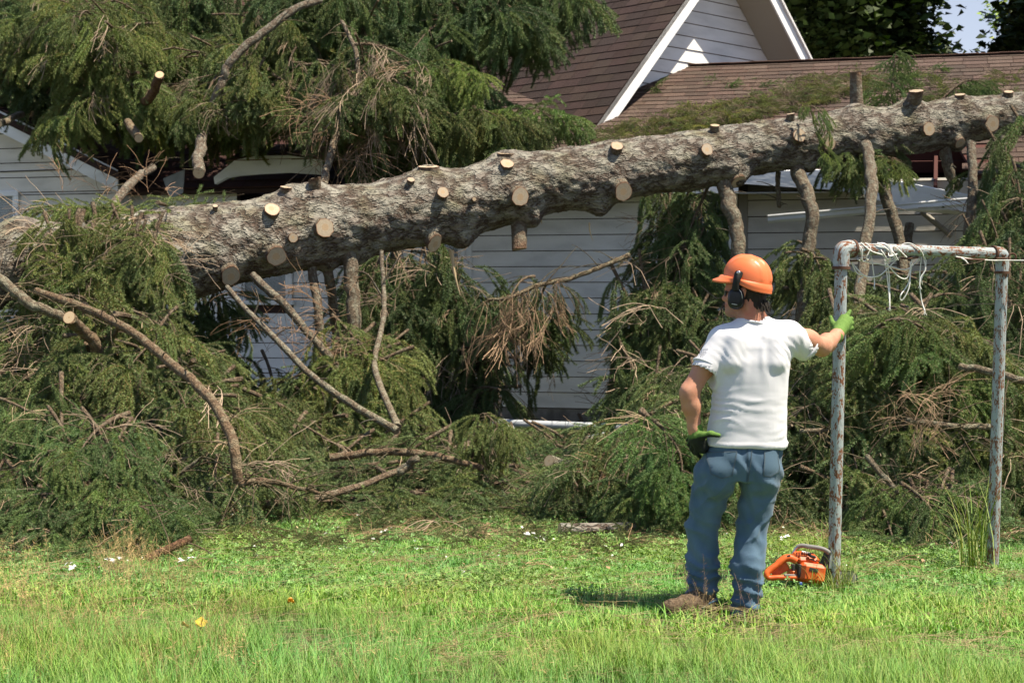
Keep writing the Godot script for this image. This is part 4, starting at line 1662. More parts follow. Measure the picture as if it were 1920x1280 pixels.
# ============================================================ limbs and logs that lie about, as things of their own
func limb(called: String, label: String, cat: String, pts: Array, r0: float, r1: float, wood: Color, twigs := 0, group := "", cut0 := false) -> Node3D:
	var q := []
	for p in pts: q.append(P(p[0], p[1], p[2]))
	var path := spline(q, 8)
	if called != "sawn_log": path = crook(path, r0 / F * float(pts[0][2]))
	var t := thing(called, label, cat, Vector3.ZERO, group)
	var mb := MB.new()
	var d: float = pts[0][2]
	mb.tube(path, taper(path.size(), r0 / F * d, r1 / F * d, 0.06), 12, wood, wood, true)
	part("limb", mb.mesh(), M.bark if called == "sawn_log" and wood.r > 1.1 else M.limb_bark, t)
	if twigs > 0:
		var mt := MB.new()
		for e in twigs:
			var u := R.randi_range(1, path.size() - 2)
			var dr := Vector3(rr(-1, 1), rr(-0.5, 0.8), rr(-0.5, 1)).normalized()
			var tw := bend(path[u], dr, rr(0.12, 0.55), rr(0.3, 1.2), 0.14, 6)
			mt.tube(tw, taper(tw.size(), 0.0065, 0.002), 4, Color(1.2, 0.95, 0.75), Color(1.2, 0.95, 0.75), false)
		part("side_twigs", mt.mesh(), M.limb_bark, t, "stuff")
	if cut0:
		sawn_end(t, path[0], (path[0] - path[2]).normalized(), r0 / F * d)
	return t


func crook(path: PackedVector3Array, r: float) -> PackedVector3Array:      # kinks where side shoots once left it
	var off := Vector3.ZERO
	for k in range(1, path.size() - 1):
		off = off * 0.75 + Vector3(rr(-1, 1), rr(-1, 1), rr(-1, 1)) * r * 0.17
		path[k] += off
	return path


func sawn_end(t: Node, c: Vector3, dir: Vector3, r: float) -> void:
	var mf := MB.new()
	var side := dir.cross(Vector3.UP).normalized()
	var up := side.cross(dir)
	var n := 20
	var hue := Color(0.60, 0.45, 0.28) * rr(0.9, 1.1)
	for k in 8:
		var u := k / 7.0
		var col := hue * (1.0 if k % 2 == 0 else 0.85)
		if k < 2: col = col.lerp(Color(0.42, 0.26, 0.14), 0.5)
		if k == 7: col = Color(0.25, 0.14, 0.08)
		for j in n + 1:
			var an := TAU * j / n
			mf.vert(c + dir * 0.004 + (side * cos(an) + up * sin(an)) * r * u * 0.985, dir, Vector2(u, an), col)
	for k in 7:
		for j in n:
			var q := k * (n + 1) + j
			var w := q + n + 1
			mf.tri(q, q + 1, w)
			mf.tri(q + 1, w + 1, w)
	var a := mf.v[mf.i[180]]
	if (mf.v[mf.i[182]] - a).cross(mf.v[mf.i[181]] - a).dot(dir) < 0.0:
		for q in range(0, mf.i.size(), 3):
			var sw := mf.i[q + 1]
			mf.i[q + 1] = mf.i[q + 2]
			mf.i[q + 2] = sw
	part("cut_face", mf.mesh(), M.cut_wood, t)


# ============================================================ heaps of boughs
func in_poly(p: Vector2, poly: Array) -> bool:
	var c := false
	var j := poly.size() - 1
	for i in poly.size():
		var a: Array = poly[i]
		var b: Array = poly[j]
		if (a[1] > p.y) != (b[1] > p.y) and p.x < (b[0] - a[0]) * (p.y - a[1]) / (b[1] - a[1]) + a[0]: c = not c
		j = i
	return c


# n boughs through a region: its outline as measured, the distance of its face at the top and bottom rows, its thickness
func heap(parent: Node, poly: Array, n: int, d_top: float, d_bot: float, thick: float, length: Array, o: Dictionary) -> void:
	var lo := Vector2(1e9, 1e9)
	var hi := Vector2(-1e9, -1e9)
	for q in poly:
		lo = lo.min(Vector2(q[0], q[1]))
		hi = hi.max(Vector2(q[0], q[1]))
	var mb := MB.new()
	var acc := {}
	var made := 0
	var tries := 0
	var style: String = o.get("style", "mid")
	while made < n and tries < n * 60:
		tries += 1
		var c := Vector2(rr(lo.x, hi.x), rr(lo.y, hi.y))
		if not in_poly(c, poly): continue
		made += 1
		var u := (c.y - lo.y) / (hi.y - lo.y)
		var d := lerpf(d_top, d_bot, u) + pow(R.randf(), 1.3) * thick
		var p := P(c.x, c.y, d)
		if style == "hang": p.y += 0.24 * float(o.get("ts", 0.8))
		var l := rr(length[0], length[1])
		var an: float
		var rise: float
		if o.has("dir"): an = o.dir + rr(-0.6, 0.6)
		else: an = R.randf() * TAU
		if style == "hang": rise = rr(-0.5, 0.05)
		elif style == "drape": rise = rr(-2.6, -1.2)
		elif style == "ground": rise = rr(-0.12, 0.06)
		else: rise = rr(-0.75, -0.05)
		var dir := Vector3(cos(an), rise, sin(an) * 0.8)
		if style == "mid" and dir.z < 0.0 and R.randf() < 0.7: dir.z = -dir.z      # most tips slide off the heap's face
		dir = dir.normalized()
		var a := p - dir * l * 0.45
		if style == "drape": dir = Vector3(cos(an) * 0.45, -1.0, 0.15 + 0.3 * R.randf()).normalized()
		var droop := 0.9 if style == "hang" else (0.15 if style == "ground" else 0.5)
		var path := bend(a, dir + Vector3.UP * droop * 0.35, l, droop, 0.05, 8)
		var floor_y: float = o.get("floor", 0.03)
		for k in path.size():
			if path[k].y < floor_y: path[k] = Vector3(path[k].x, floor_y + 0.02 * R.randf(), path[k].z)
		bough(mb, acc, path, rr(0.012, 0.022), 0.005, o)
	for q in int(n * float(o.get("twigs", 1.6))):
		var c := Vector2(rr(lo.x, hi.x), rr(lo.y, hi.y))
		if not in_poly(c, poly): continue
		var d := lerpf(d_top, d_bot, (c.y - lo.y) / (hi.y - lo.y)) + rr(-0.12, 0.3)
		put_spray(acc, 9 if R.randf() < 0.6 else 10, P(c.x, c.y, d), R.randf() * TAU, rr(-1.2, 0.7), rr(0.35, 1.0), Color(1.0, 0.95, 0.88) * rr(0.9, 2.3))
	part("limbs", mb.mesh(), M.limb_bark, parent, "stuff")
	pour(parent, acc)


func heap_thing(called: String, label: String, cat: String) -> Node3D:
	return thing(called, label, cat, Vector3.ZERO, "", "stuff")


func one_bough(label: String, pts: Array, r0: float, o: Dictionary) -> void:
	var q := []
	for p in pts: q.append(P(p[0], p[1], p[2]))
	var t := thing("spruce_bough", label, "bough", Vector3.ZERO, "single spruce boughs")
	var mb := MB.new()
	var acc := {}
	bough(mb, acc, spline(q, 4), r0, 0.005, o)
	part("limb", mb.mesh(), M.limb_bark, t)
	pour(t, acc)


func make_heaps() -> void:
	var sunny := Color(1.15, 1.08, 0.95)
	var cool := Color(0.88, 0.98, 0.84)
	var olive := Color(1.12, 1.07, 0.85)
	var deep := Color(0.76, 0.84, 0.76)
	# --- the crown over the left roof
	var a := heap_thing("spruce_crown", "green spruce boughs draped over the wing roof at the upper left", "spruce boughs")
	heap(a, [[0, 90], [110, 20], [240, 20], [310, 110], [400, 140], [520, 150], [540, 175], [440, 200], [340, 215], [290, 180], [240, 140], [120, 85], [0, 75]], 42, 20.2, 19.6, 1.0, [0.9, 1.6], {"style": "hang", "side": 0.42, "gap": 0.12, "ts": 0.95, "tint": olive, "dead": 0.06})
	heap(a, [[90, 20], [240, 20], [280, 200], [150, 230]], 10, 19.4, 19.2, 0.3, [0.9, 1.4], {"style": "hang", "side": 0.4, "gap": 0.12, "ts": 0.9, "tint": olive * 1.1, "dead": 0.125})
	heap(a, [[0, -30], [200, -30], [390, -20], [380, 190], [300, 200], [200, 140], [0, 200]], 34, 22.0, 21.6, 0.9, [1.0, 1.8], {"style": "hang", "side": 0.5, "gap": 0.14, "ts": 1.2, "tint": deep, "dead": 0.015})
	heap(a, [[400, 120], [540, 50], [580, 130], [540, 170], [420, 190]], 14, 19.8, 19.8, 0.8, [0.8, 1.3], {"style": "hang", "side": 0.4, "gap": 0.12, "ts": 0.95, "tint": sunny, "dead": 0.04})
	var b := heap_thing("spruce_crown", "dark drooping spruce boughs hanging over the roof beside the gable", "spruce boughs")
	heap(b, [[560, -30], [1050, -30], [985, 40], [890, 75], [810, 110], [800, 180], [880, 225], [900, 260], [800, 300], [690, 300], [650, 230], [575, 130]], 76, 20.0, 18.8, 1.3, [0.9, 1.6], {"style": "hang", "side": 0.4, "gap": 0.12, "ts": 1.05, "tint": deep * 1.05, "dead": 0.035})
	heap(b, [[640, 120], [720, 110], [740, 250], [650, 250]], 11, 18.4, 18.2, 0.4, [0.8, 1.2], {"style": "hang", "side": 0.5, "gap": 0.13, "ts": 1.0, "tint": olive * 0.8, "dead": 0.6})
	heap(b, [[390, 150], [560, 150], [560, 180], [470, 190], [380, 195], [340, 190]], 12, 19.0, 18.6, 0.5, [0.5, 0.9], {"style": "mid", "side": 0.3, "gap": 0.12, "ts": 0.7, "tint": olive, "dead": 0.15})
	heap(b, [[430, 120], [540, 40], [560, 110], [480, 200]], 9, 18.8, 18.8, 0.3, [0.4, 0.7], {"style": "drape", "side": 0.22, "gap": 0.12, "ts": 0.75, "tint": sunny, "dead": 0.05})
	# --- draped over the trunk's thick end
	var c := heap_thing("spruce_drape", "spruce boughs hanging down over the thick left end of the trunk", "spruce boughs")
	heap(c, [[110, 430], [190, 415], [290, 425], [295, 450], [240, 500], [150, 540], [80, 540]], 30, 13.6, 13.4, 0.3, [0.35, 0.7], {"style": "drape", "side": 0.16, "gap": 0.10, "ts": 0.75, "tint": olive, "dead": 0.11, "sag": 0.6})
	heap(c, [[230, 425], [315, 425], [315, 465], [240, 490]], 8, 13.55, 13.5, 0.12, [0.3, 0.55], {"style": "drape", "side": 0.15, "gap": 0.11, "ts": 0.75, "tint": sunny, "dead": 0.05, "sag": 0.6})
	heap(c, [[130, 392], [330, 382], [330, 395], [150, 402]], 5, 14.6, 14.6, 0.5, [0.5, 0.8], {"style": "ground", "side": 0.25, "gap": 0.1, "ts": 0.7, "tint": olive * 1.1, "dead": 0.1, "floor": 0.3})
	heap(c, [[330, 560], [430, 540], [440, 580], [350, 590]], 6, 15.3, 15.3, 0.3, [0.3, 0.5], {"style": "drape", "side": 0.25, "gap": 0.12, "ts": 0.75, "tint": deep * 1.1, "dead": 0.025})
	# --- the big heap at the left
	var e := heap_thing("spruce_heap", "large heap of drooping spruce branches below the trunk at the left", "spruce heap")
	heap(e, [[0, 540], [140, 545], [200, 600], [310, 650], [430, 770], [440, 900], [300, 985], [270, 1030], [0, 1040]], 70, 13.3, 10.5, 1.5, [0.8, 1.5], {"style": "mid", "side": 0.42, "gap": 0.11, "ts": 0.72, "tint": Color(1.05, 1.02, 0.9), "dead": 0.09})
	heap(e, [[90, 590], [250, 590], [330, 690], [430, 800], [430, 880], [330, 850], [200, 820], [110, 700]], 36, 12.9, 11.9, 0.5, [0.6, 1.1], {"style": "hang", "side": 0.3, "gap": 0.11, "ts": 0.8, "tint": sunny, "dead": 0.06})
	heap(e, [[0, 760], [200, 780], [270, 880], [285, 990], [260, 1045], [0, 1045]], 40, 11.3, 10.2, 0.4, [0.6, 1.1], {"style": "mid", "side": 0.34, "gap": 0.1, "ts": 0.62, "tint": cool * 1.05, "dead": 0.04, "dir": 1.2})
	# --- between the left heap and the wall
	var m := heap_thing("spruce_heap", "low heap of spruce boughs under the bare limbs left of centre", "spruce heap")
	heap(m, [[350, 740], [480, 720], [560, 720], [640, 700], [720, 640], [740, 720], [790, 820], [860, 850], [800, 920], [620, 930], [470, 930], [440, 780]], 30, 15.3, 12.2, 1.3, [0.7, 1.3], {"style": "mid", "side": 0.4, "gap": 0.12, "ts": 0.75, "tint": sunny, "dead": 0.06})
	heap(m, [[390, 640], [440, 620], [470, 720], [410, 760]], 7, 15.8, 15.4, 0.6, [0.4, 0.7], {"style": "drape", "side": 0.35, "gap": 0.12, "ts": 0.85, "tint": deep * 1.1, "dead": 0.05})
	heap(m, [[640, 620], [690, 605], [720, 700], [650, 720]], 7, 14.6, 14.2, 0.5, [0.5, 0.9], {"style": "mid", "side": 0.3, "gap": 0.1, "ts": 0.75, "tint": olive, "dead": 0.05})
	heap(m, [[440, 880], [700, 870], [760, 940], [480, 950]], 18, 12.4, 11.9, 0.4, [0.6, 1.0], {"style": "ground", "side": 0.32, "gap": 0.1, "ts": 0.6, "tint": Color(1, 1, 0.95), "dead": 0.075})
	# --- in the shade before the wall
	var w := heap_thing("hanging_boughs", "dark boughs hanging in the shade before the house wall", "spruce boughs")
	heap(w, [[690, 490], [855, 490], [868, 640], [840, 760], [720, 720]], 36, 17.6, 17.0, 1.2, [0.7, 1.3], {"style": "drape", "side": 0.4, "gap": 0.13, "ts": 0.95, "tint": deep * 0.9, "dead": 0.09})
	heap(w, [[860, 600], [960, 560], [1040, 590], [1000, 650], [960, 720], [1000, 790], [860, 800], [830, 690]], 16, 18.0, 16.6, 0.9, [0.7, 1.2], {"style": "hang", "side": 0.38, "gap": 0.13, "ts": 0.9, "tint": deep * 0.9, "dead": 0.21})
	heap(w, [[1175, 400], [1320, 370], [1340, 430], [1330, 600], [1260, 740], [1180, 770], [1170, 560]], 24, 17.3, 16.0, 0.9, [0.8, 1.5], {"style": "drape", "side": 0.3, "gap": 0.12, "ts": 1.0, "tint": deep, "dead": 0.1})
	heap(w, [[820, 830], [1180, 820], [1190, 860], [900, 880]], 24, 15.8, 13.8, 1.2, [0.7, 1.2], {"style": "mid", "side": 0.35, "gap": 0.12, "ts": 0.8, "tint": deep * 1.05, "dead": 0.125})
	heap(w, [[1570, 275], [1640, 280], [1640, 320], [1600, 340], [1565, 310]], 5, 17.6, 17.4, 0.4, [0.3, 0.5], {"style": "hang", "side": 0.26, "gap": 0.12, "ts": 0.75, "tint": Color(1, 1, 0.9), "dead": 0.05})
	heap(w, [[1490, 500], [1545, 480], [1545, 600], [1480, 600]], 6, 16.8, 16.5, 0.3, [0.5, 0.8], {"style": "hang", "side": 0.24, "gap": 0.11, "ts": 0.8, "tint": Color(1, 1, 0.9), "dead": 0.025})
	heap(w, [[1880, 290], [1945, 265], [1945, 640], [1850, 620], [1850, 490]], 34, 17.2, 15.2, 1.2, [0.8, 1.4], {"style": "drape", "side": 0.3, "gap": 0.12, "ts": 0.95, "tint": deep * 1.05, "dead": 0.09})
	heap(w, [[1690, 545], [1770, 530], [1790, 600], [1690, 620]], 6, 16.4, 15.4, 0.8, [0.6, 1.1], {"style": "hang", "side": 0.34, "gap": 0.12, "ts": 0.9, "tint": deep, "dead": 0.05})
	# --- the big heap at the right, behind the clothesline
	var r := heap_thing("spruce_heap", "tall heap of cut spruce boughs behind the rusty clothesline frame", "spruce heap")
	heap(r, [[1190, 780], [1300, 700], [1480, 680], [1590, 600], [1740, 590], [1810, 690], [1920, 700], [1960, 1020], [1500, 1015], [1210, 950]], 84, 12.9, 10.75, 1.4, [0.7, 1.4], {"style": "mid", "side": 0.4, "gap": 0.11, "ts": 0.7, "tint": Color(1.0, 1.03, 0.95), "dead": 0.07})
	heap(r, [[1560, 590], [1740, 575], [1810, 680], [1780, 790], [1580, 740]], 26, 12.3, 11.9, 0.3, [0.6, 1.0], {"style": "mid", "side": 0.34, "gap": 0.1, "ts": 0.72, "tint": sunny, "dead": 0.03, "dir": 1.2})
	heap(r, [[1620, 900], [1800, 900], [1830, 1010], [1640, 1015]], 16, 10.9, 10.55, 0.3, [0.5, 0.9], {"style": "mid", "side": 0.3, "gap": 0.09, "ts": 0.6, "tint": cool, "dead": 0.04, "dir": 1.4})
	heap(r, [[1200, 800], [1310, 790], [1310, 960], [1220, 960]], 18, 11.6, 11.2, 0.4, [0.6, 1.0], {"style": "mid", "side": 0.32, "gap": 0.1, "ts": 0.68, "tint": cool * 1.05, "dead": 0.015, "dir": 1.8})
	# --- low boughs on the grass in front
	var g := heap_thing("spruce_heap", "low spread of spruce boughs lying on the grass before the wall", "spruce heap")
	heap(g, [[620, 890], [860, 880], [1000, 890], [1200, 930], [1290, 960], [1290, 990], [1060, 975], [830, 985], [640, 935]], 50, 12.6, 11.35, 0.7, [0.6, 1.1], {"style": "ground", "side": 0.34, "gap": 0.1, "ts": 0.62, "tint": Color(1.02, 1.02, 0.92), "dead": 0.07})
	heap(g, [[850, 860], [1180, 860], [1200, 910], [880, 900]], 18, 13.6, 12.6, 0.6, [0.6, 1.0], {"style": "ground", "side": 0.34, "gap": 0.11, "ts": 0.66, "tint": deep * 1.15, "dead": 0.1})
	# --- litter on the low roof along the trunk
	var k := heap_thing("roof_litter", "yellow-green spruce sprigs strewn on the low roof above the trunk", "spruce sprigs")
	var mk := MB.new()
	var ak := {}
	for q in 150:
		var x := rr(1130, 1640)
		var y := lerpf(282, 168, (x - 1130.0) / 510.0) - pow(R.randf(), 1.6) * 42.0
		roof_sprig(mk, ak, x, y, Color(1.2, 1.03, 0.7) * rr(0.7, 1.25) if R.randf() < 0.75 else sunny)
	for q in 16: roof_sprig(mk, ak, rr(1640, 1915), rr(135, 190), Color(1.15, 1.05, 0.75))
	for q in [[1360, 158], [1740, 130], [1430, 150], [1450, 160], [1235, 165]]: roof_sprig(mk, ak, q[0], q[1], Color(0.9, 1.05, 0.8))
	part("limbs", mk.mesh(), M.limb_bark, k, "stuff")
	pour(k, ak)
	# --- boughs one can tell apart
	one_bough("upright spruce tip standing on the roof above the trunk", [[1676, 195, 18.9], [1672, 170, 18.9], [1676, 135, 18.9], [1680, 98, 18.9]], 0.014, {"style": "flat", "side": 0.28, "gap": 0.045, "ts": 0.42, "tint": Color(0.95, 1.1, 0.8), "dead": 0, "from": 0.05, "sag": 0.05})
	one_bough("rounded clump of dark spruce on the roof edge at the right", [[1760, 195, 18.5], [1790, 165, 18.5], [1820, 150, 18.5], [1860, 170, 18.4], [1885, 200, 18.4]], 0.018, {"style": "mid", "side": 0.32, "gap": 0.045, "ts": 0.6, "tint": Color(0.85, 1.0, 0.75), "dead": 0.015})
	one_bough("bright green spruce tip sticking out over the brown roof shingles", [[880, 250, 18.9], [930, 225, 18.7], [990, 205, 18.6], [1050, 222, 18.5]], 0.016, {"style": "mid", "side": 0.34, "gap": 0.06, "ts": 0.72, "tint": Color(1.15, 1.25, 0.9), "dead": 0})
	one_bough("light green bough tip fanning out among the dark boughs over the roof", [[800, 200, 18.9], [820, 150, 18.7], [840, 120, 18.5], [880, 140, 18.4]], 0.016, {"style": "mid", "side": 0.3, "gap": 0.06, "ts": 0.75, "tint": Color(1.25, 1.3, 0.9), "dead": 0.01})
	one_bough("drooping bough with brownish needles hanging over the trunk top", [[780, 250, 18.4], [850, 215, 18.3], [900, 205, 18.2], [945, 225, 18.2]], 0.018, {"style": "hang", "side": 0.35, "gap": 0.06, "ts": 0.9, "tint": Color(1.1, 0.98, 0.75), "dead": 0.015})
	one_bough("short drooping spruce sprig standing up before the dark wall", [[885, 860, 12.6], [892, 810, 12.6], [905, 775, 12.5], [935, 800, 12.4]], 0.012, {"style": "hang", "side": 0.16, "gap": 0.035, "ts": 0.5, "tint": Color(1.25, 1.15, 0.85), "dead": 0.04})
	one_bough("blue-green bough lying on the grass at the foot of the left heap", [[80, 960, 10.9], [150, 930, 10.7], [220, 935, 10.5], [300, 965, 10.35]], 0.016, {"style": "mid", "side": 0.36, "gap": 0.05, "ts": 0.55, "tint": Color(0.9, 1.08, 0.88), "dead": 0})
	one_bough("fan of spruce shoots spread low between the clothesline posts", [[1690, 905, 10.9], [1720, 925, 10.7], [1750, 960, 10.55], [1770, 1005, 10.45]], 0.016, {"style": "hang", "side": 0.4, "gap": 0.035, "ts": 0.62, "tint": Color(0.95, 1.05, 0.85), "dead": 0.025})
	one_bough("deep green bough beside the worker's left hip", [[1200, 770, 11.4], [1240, 800, 11.2], [1275, 850, 11.1], [1280, 920, 11.0]], 0.018, {"style": "mid", "side": 0.4, "gap": 0.045, "ts": 0.62, "tint": Color(0.85, 1.12, 0.85), "dead": 0})
	one_bough("arching green bough on top of the right heap", [[1600, 660, 12.0], [1650, 610, 11.9], [1700, 600, 11.8], [1760, 640, 11.7], [1790, 720, 11.6]], 0.02, {"style": "hang", "side": 0.4, "gap": 0.045, "ts": 0.75, "tint": Color(1.1, 1.15, 0.9), "dead": 0.02})
	one_bough("loose sprig caught on the trunk beside the upright stub", [[1500, 205, 17.0], [1525, 200, 16.9], [1545, 225, 16.75], [1548, 290, 16.6]], 0.01, {"style": "hang", "side": 0.14, "gap": 0.06, "ts": 0.32, "tint": Color(1.15, 1.2, 0.85), "dead": 0.015})
	one_bough("tassels of spruce hanging from the second branch right of the bright one", [[1665, 305, 17.2], [1675, 300, 17.1], [1685, 315, 17.0]], 0.01, {"style": "hang", "side": 0.12, "gap": 0.05, "ts": 0.5, "tint": Color(1.25, 1.2, 0.8), "dead": 0.015})
	# --- loose limbs
	var pink := Color(1.25, 0.86, 0.70)
	var tan := Color(1.25, 1.08, 0.92)
	limb("fallen_limb", "long arching red-brown limb bent from the left heap down to the grass", "limb", [[66, 545, 12.75], [130, 566, 12.6], [200, 597, 12.35], [260, 630, 12.1], [320, 682, 11.8], [370, 722, 11.5], [412, 772, 11.25], [436, 830, 11.05], [443, 880, 11.0], [447, 905, 11.0]], 7.5, 9, pink, 16)
	limb("fallen_limb", "lower end of the red-brown limb lying flat on the ground with whiskery twigs", "limb", [[449, 906, 10.98], [490, 902, 11.0], [540, 912, 11.0], [600, 925, 11.0]], 8, 3, pink, 34)
	limb("fallen_limb", "pale grey branch slanting down over the left heap", "limb", [[-40, 492, 12.3], [20, 545, 12.2], [60, 570, 12.15], [85, 582, 12.15], [130, 600, 12.2]], 11, 9, tan, 4)
	var st := limb("sawn_branch", "sawn branch with a round cut end sticking out of the left heap", "branch", [[131, 596, 11.95], [150, 615, 12.15], [178, 650, 12.3], [190, 700, 12.4], [186, 790, 12.2], [180, 860, 11.9]], 12, 11, Color(0.9, 0.75, 0.6), 5)
	sawn_end(st, P(129, 595, 11.86), (Vector3(-0.25, 0.35, 0.9)).normalized(), 12.5 / F * 11.86)
	limb("fallen_limb", "dark knobbly branch crossing before the bright siding at the left", "limb", [[250, 600, 13.6], [310, 625, 13.7], [370, 645, 13.8], [430, 670, 14.0]], 6, 5, Color(0.8, 0.75, 0.65), 22)
	limb("fallen_limb", "brown limb lying across the boughs at the centre left", "limb", [[618, 858, 12.3], [690, 848, 12.3], [780, 850, 12.3], [840, 860, 12.3], [905, 880, 12.3]], 8, 6, Color(1.2, 0.85, 0.7), 12)
	limb("fallen_limb", "grey limb lying along the edge of the grass left of centre", "limb", [[450, 950, 11.6], [530, 942, 11.6], [610, 930, 11.7], [680, 908, 11.9], [770, 870, 12.2]], 8, 6, Color(1.0, 0.9, 0.8), 8)
	limb("fallen_limb", "short pale forked stick on the centre left heap", "limb", [[745, 885, 12.0], [765, 872, 12.0], [780, 860, 12.0]], 9, 7, tan, 3)
	limb("fallen_limb", "pale broken branch leaning out of the grass beside the left heap", "limb", [[282, 940, 11.2], [300, 912, 11.2], [340, 885, 11.2], [378, 858, 11.2]], 6, 3, tan, 8)
	limb("sawn_log", "small dark brown log end lying on the grass by the left heap", "log", [[356, 1010, 9.9], [330, 1022, 9.85], [300, 1036, 9.8], [274, 1048, 9.75]], 8, 8, Color(0.85, 0.55, 0.4), 2, "", true)
	limb("sawn_log", "pale mottled log lying on the grass edge near the centre", "log", [[1050, 992, 10.75], [1100, 991, 10.8], [1150, 990, 10.9], [1210, 987, 11.0]], 11.5, 10, Color(1.7, 1.6, 1.45), 0, "", true)
	limb("sawn_log", "short sawn log poking out of the boughs near the centre", "log", [[1030, 864, 11.75], [1060, 874, 11.9], [1100, 888, 12.2]], 12, 11, Color(1.2, 1.15, 0.9), 0, "", true)
	limb("sawn_log", "small cut end lying before the bent gutter by the wall", "log", [[1096, 824, 14.6], [1110, 823, 14.9], [1130, 822, 15.2]], 6, 6, Color(1.1, 1, 0.9), 0, "", true)
	limb("fallen_limb", "horizontal brown limb of the right heap passing behind the right post", "limb", [[1800, 688, 11.4], [1850, 694, 11.3], [1900, 708, 11.2], [1960, 728, 11.1]], 8, 7, tan, 5)
	limb("fallen_limb", "brown limb running down through the right heap beside the left post", "limb", [[1625, 855, 11.0], [1650, 885, 10.9], [1685, 925, 10.8]], 6, 5, tan, 6)
	limb("fallen_limb", "bare limb lying level in the right heap between the posts", "limb", [[1700, 788, 11.1], [1760, 796, 11.1], [1810, 802, 11.1], [1860, 800, 11.2]], 6, 6, tan, 26)
	limb("fallen_limb", "short bare limb at the left of the clothesline post in the right heap", "limb", [[1500, 808, 11.2], [1540, 806, 11.2], [1570, 800, 11.2]], 5, 4, tan, 22)
	limb("fallen_limb", "dead branch reaching out level from the dark boughs, bare twigs hanging below", "limb", [[1180, 478, 16.2], [1130, 498, 16.1], [1075, 520, 16.0], [1010, 534, 15.9], [960, 555, 15.8], [915, 562, 15.8]], 5, 3, Color(1.15, 0.95, 0.8), 20)
	var dw := thing("dead_twig_fringe", "fringe of bare hanging brown twigs below the level dead branch", "twigs", Vector3.ZERO, "", "stuff")
	var da := {}
	for q in 40:
		var x := rr(900, 1050)
		put_spray(da, 9, P(x, lerpf(562, 526, (x - 915.0) / 120.0), 15.85 + rr(-0.1, 0.1)), R.randf() * TAU, rr(-1.4, -0.3), rr(0.5, 1.5), Color(1.1, 0.98, 0.85) * rr(0.6, 1.7))
	pour(dw, da)
	var dt := thing("dead_twig_tuft", "pale tuft of bare drooping twigs in the middle of the right heap", "twigs", Vector3.ZERO, "", "stuff")
	var db := {}
	for q in 22: put_spray(db, 9 + R.randi() % 2, P(rr(1680, 1770), rr(730, 800), 10.95), R.randf() * TAU, rr(-1.1, 0.6), rr(0.3, 0.75), Color(1.4, 1.25, 1.1) * rr(0.7, 1.7))
	pour(dt, db)
	var dv := thing("dead_twig_tuft", "pale fan of dry twigs lying left of the worker's legs", "twigs", Vector3.ZERO, "", "stuff")
	var dc := {}
	for q in 26: put_spray(dc, 10, P(rr(1150, 1180), rr(850, 885), 11.6), PI + rr(-0.7, 0.9), rr(-0.7, -0.1), rr(0.4, 0.8), Color(1.9, 1.55, 1.25))
	pour(dv, dc)
	var dx := thing("dead_twig_tuft", "wiry bare twigs standing up before the left siding and porch", "twigs", Vector3.ZERO, "", "stuff")
	var de := {}
	for q in 9: put_spray(de, 10, P(rr(110, 330), rr(335, 390), 15.2 + rr(0, 1)), R.randf() * TAU, rr(0.3, 1.5), rr(0.5, 1.1), Color(1.4, 1.15, 0.95))
	for q in 26: put_spray(de, 10, P(rr(600, 730), rr(150, 320), 17.9 + rr(0, 0.6)), R.randf() * TAU, rr(-0.8, 0.9), rr(0.8, 1.5), Color(1.3, 1.1, 0.95))
	for q in 20: put_spray(de, 10, P(rr(470, 640), rr(530, 680), 14.4 + rr(0, 0.6)), R.randf() * TAU, rr(-0.8, 0.9), rr(0.7, 1.2), Color(1.2, 1.0, 0.85))
	pour(dx, de)
	# --- limbs of the crown on the roof
	limb("roof_limb", "pale bare limb slanting up through the boughs over the roof", "limb", [[374, 275, 18.5], [396, 205, 18.6], [414, 160, 18.6], [430, 118, 18.6], [472, 78, 18.7], [548, 20, 18.9], [600, 0, 19.1]], 9, 7, Color(1.45, 1.28, 1.1), 12)
	limb("roof_limb", "dark limb behind the trunk leaning up into the hanging boughs", "limb", [[606, 345, 17.6], [622, 280, 17.9], [645, 220, 18.2], [672, 172, 18.4], [668, 100, 18.6], [640, 40, 18.8]], 8, 4, Color(1.1, 0.95, 0.9), 14)
	var q1 := limb("sawn_branch", "dark stub with a cut end pointing up over the wing roof", "branch", [[298, 142, 18.4], [292, 165, 18.6], [280, 185, 18.8], [262, 196, 19.1]], 8.5, 8.5, Color(0.75, 0.5, 0.38), 0)
	sawn_end(q1, P(298.5, 140, 18.36), Vector3(0.1, 0.5, 0.85).normalized(), 8.2 / F * 18.4)
	var q2 := limb("sawn_branch", "stub with a sawn end pointing down over the wing roof", "branch", [[259, 258, 18.4], [250, 243, 18.6], [238, 228, 18.9]], 8.5, 8, Color(1.2, 0.9, 0.75), 0)
	sawn_end(q2, P(259.5, 259, 18.36), Vector3(0.3, -0.3, 0.9).normalized(), 8.2 / F * 18.4)
	var q3 := limb("sawn_branch", "thick sawn branch hanging down beside the bent porch edge", "branch", [[372, 322, 17.9], [371, 300, 18.1], [374, 270, 18.3], [382, 240, 18.6]], 11.5, 10, Color(1.9, 1.6, 1.2), 2)
	sawn_end(q3, P(372, 324, 17.86), Vector3(0.0, -0.35, 0.94).normalized(), 11.2 / F * 17.9)
	var q4 := limb("sawn_branch", "sawn branch end resting on the peak of the wing gable", "branch", [[0, 231, 19.6], [14, 224, 19.9], [40, 214, 20.4]], 6.5, 6.5, tan, 0)
	sawn_end(q4, P(-1, 231.5, 19.55), Vector3(-0.5, -0.25, 0.85).normalized(), 6.3 / F * 19.6)
	limb("broken_limb", "split pale branch propped below the corner of the wing roof", "branch", [[212, 384, 16.8], [238, 350, 17.0], [262, 328, 17.2], [288, 312, 17.4]], 9, 7, Color(2.1, 1.8, 1.45), 3)


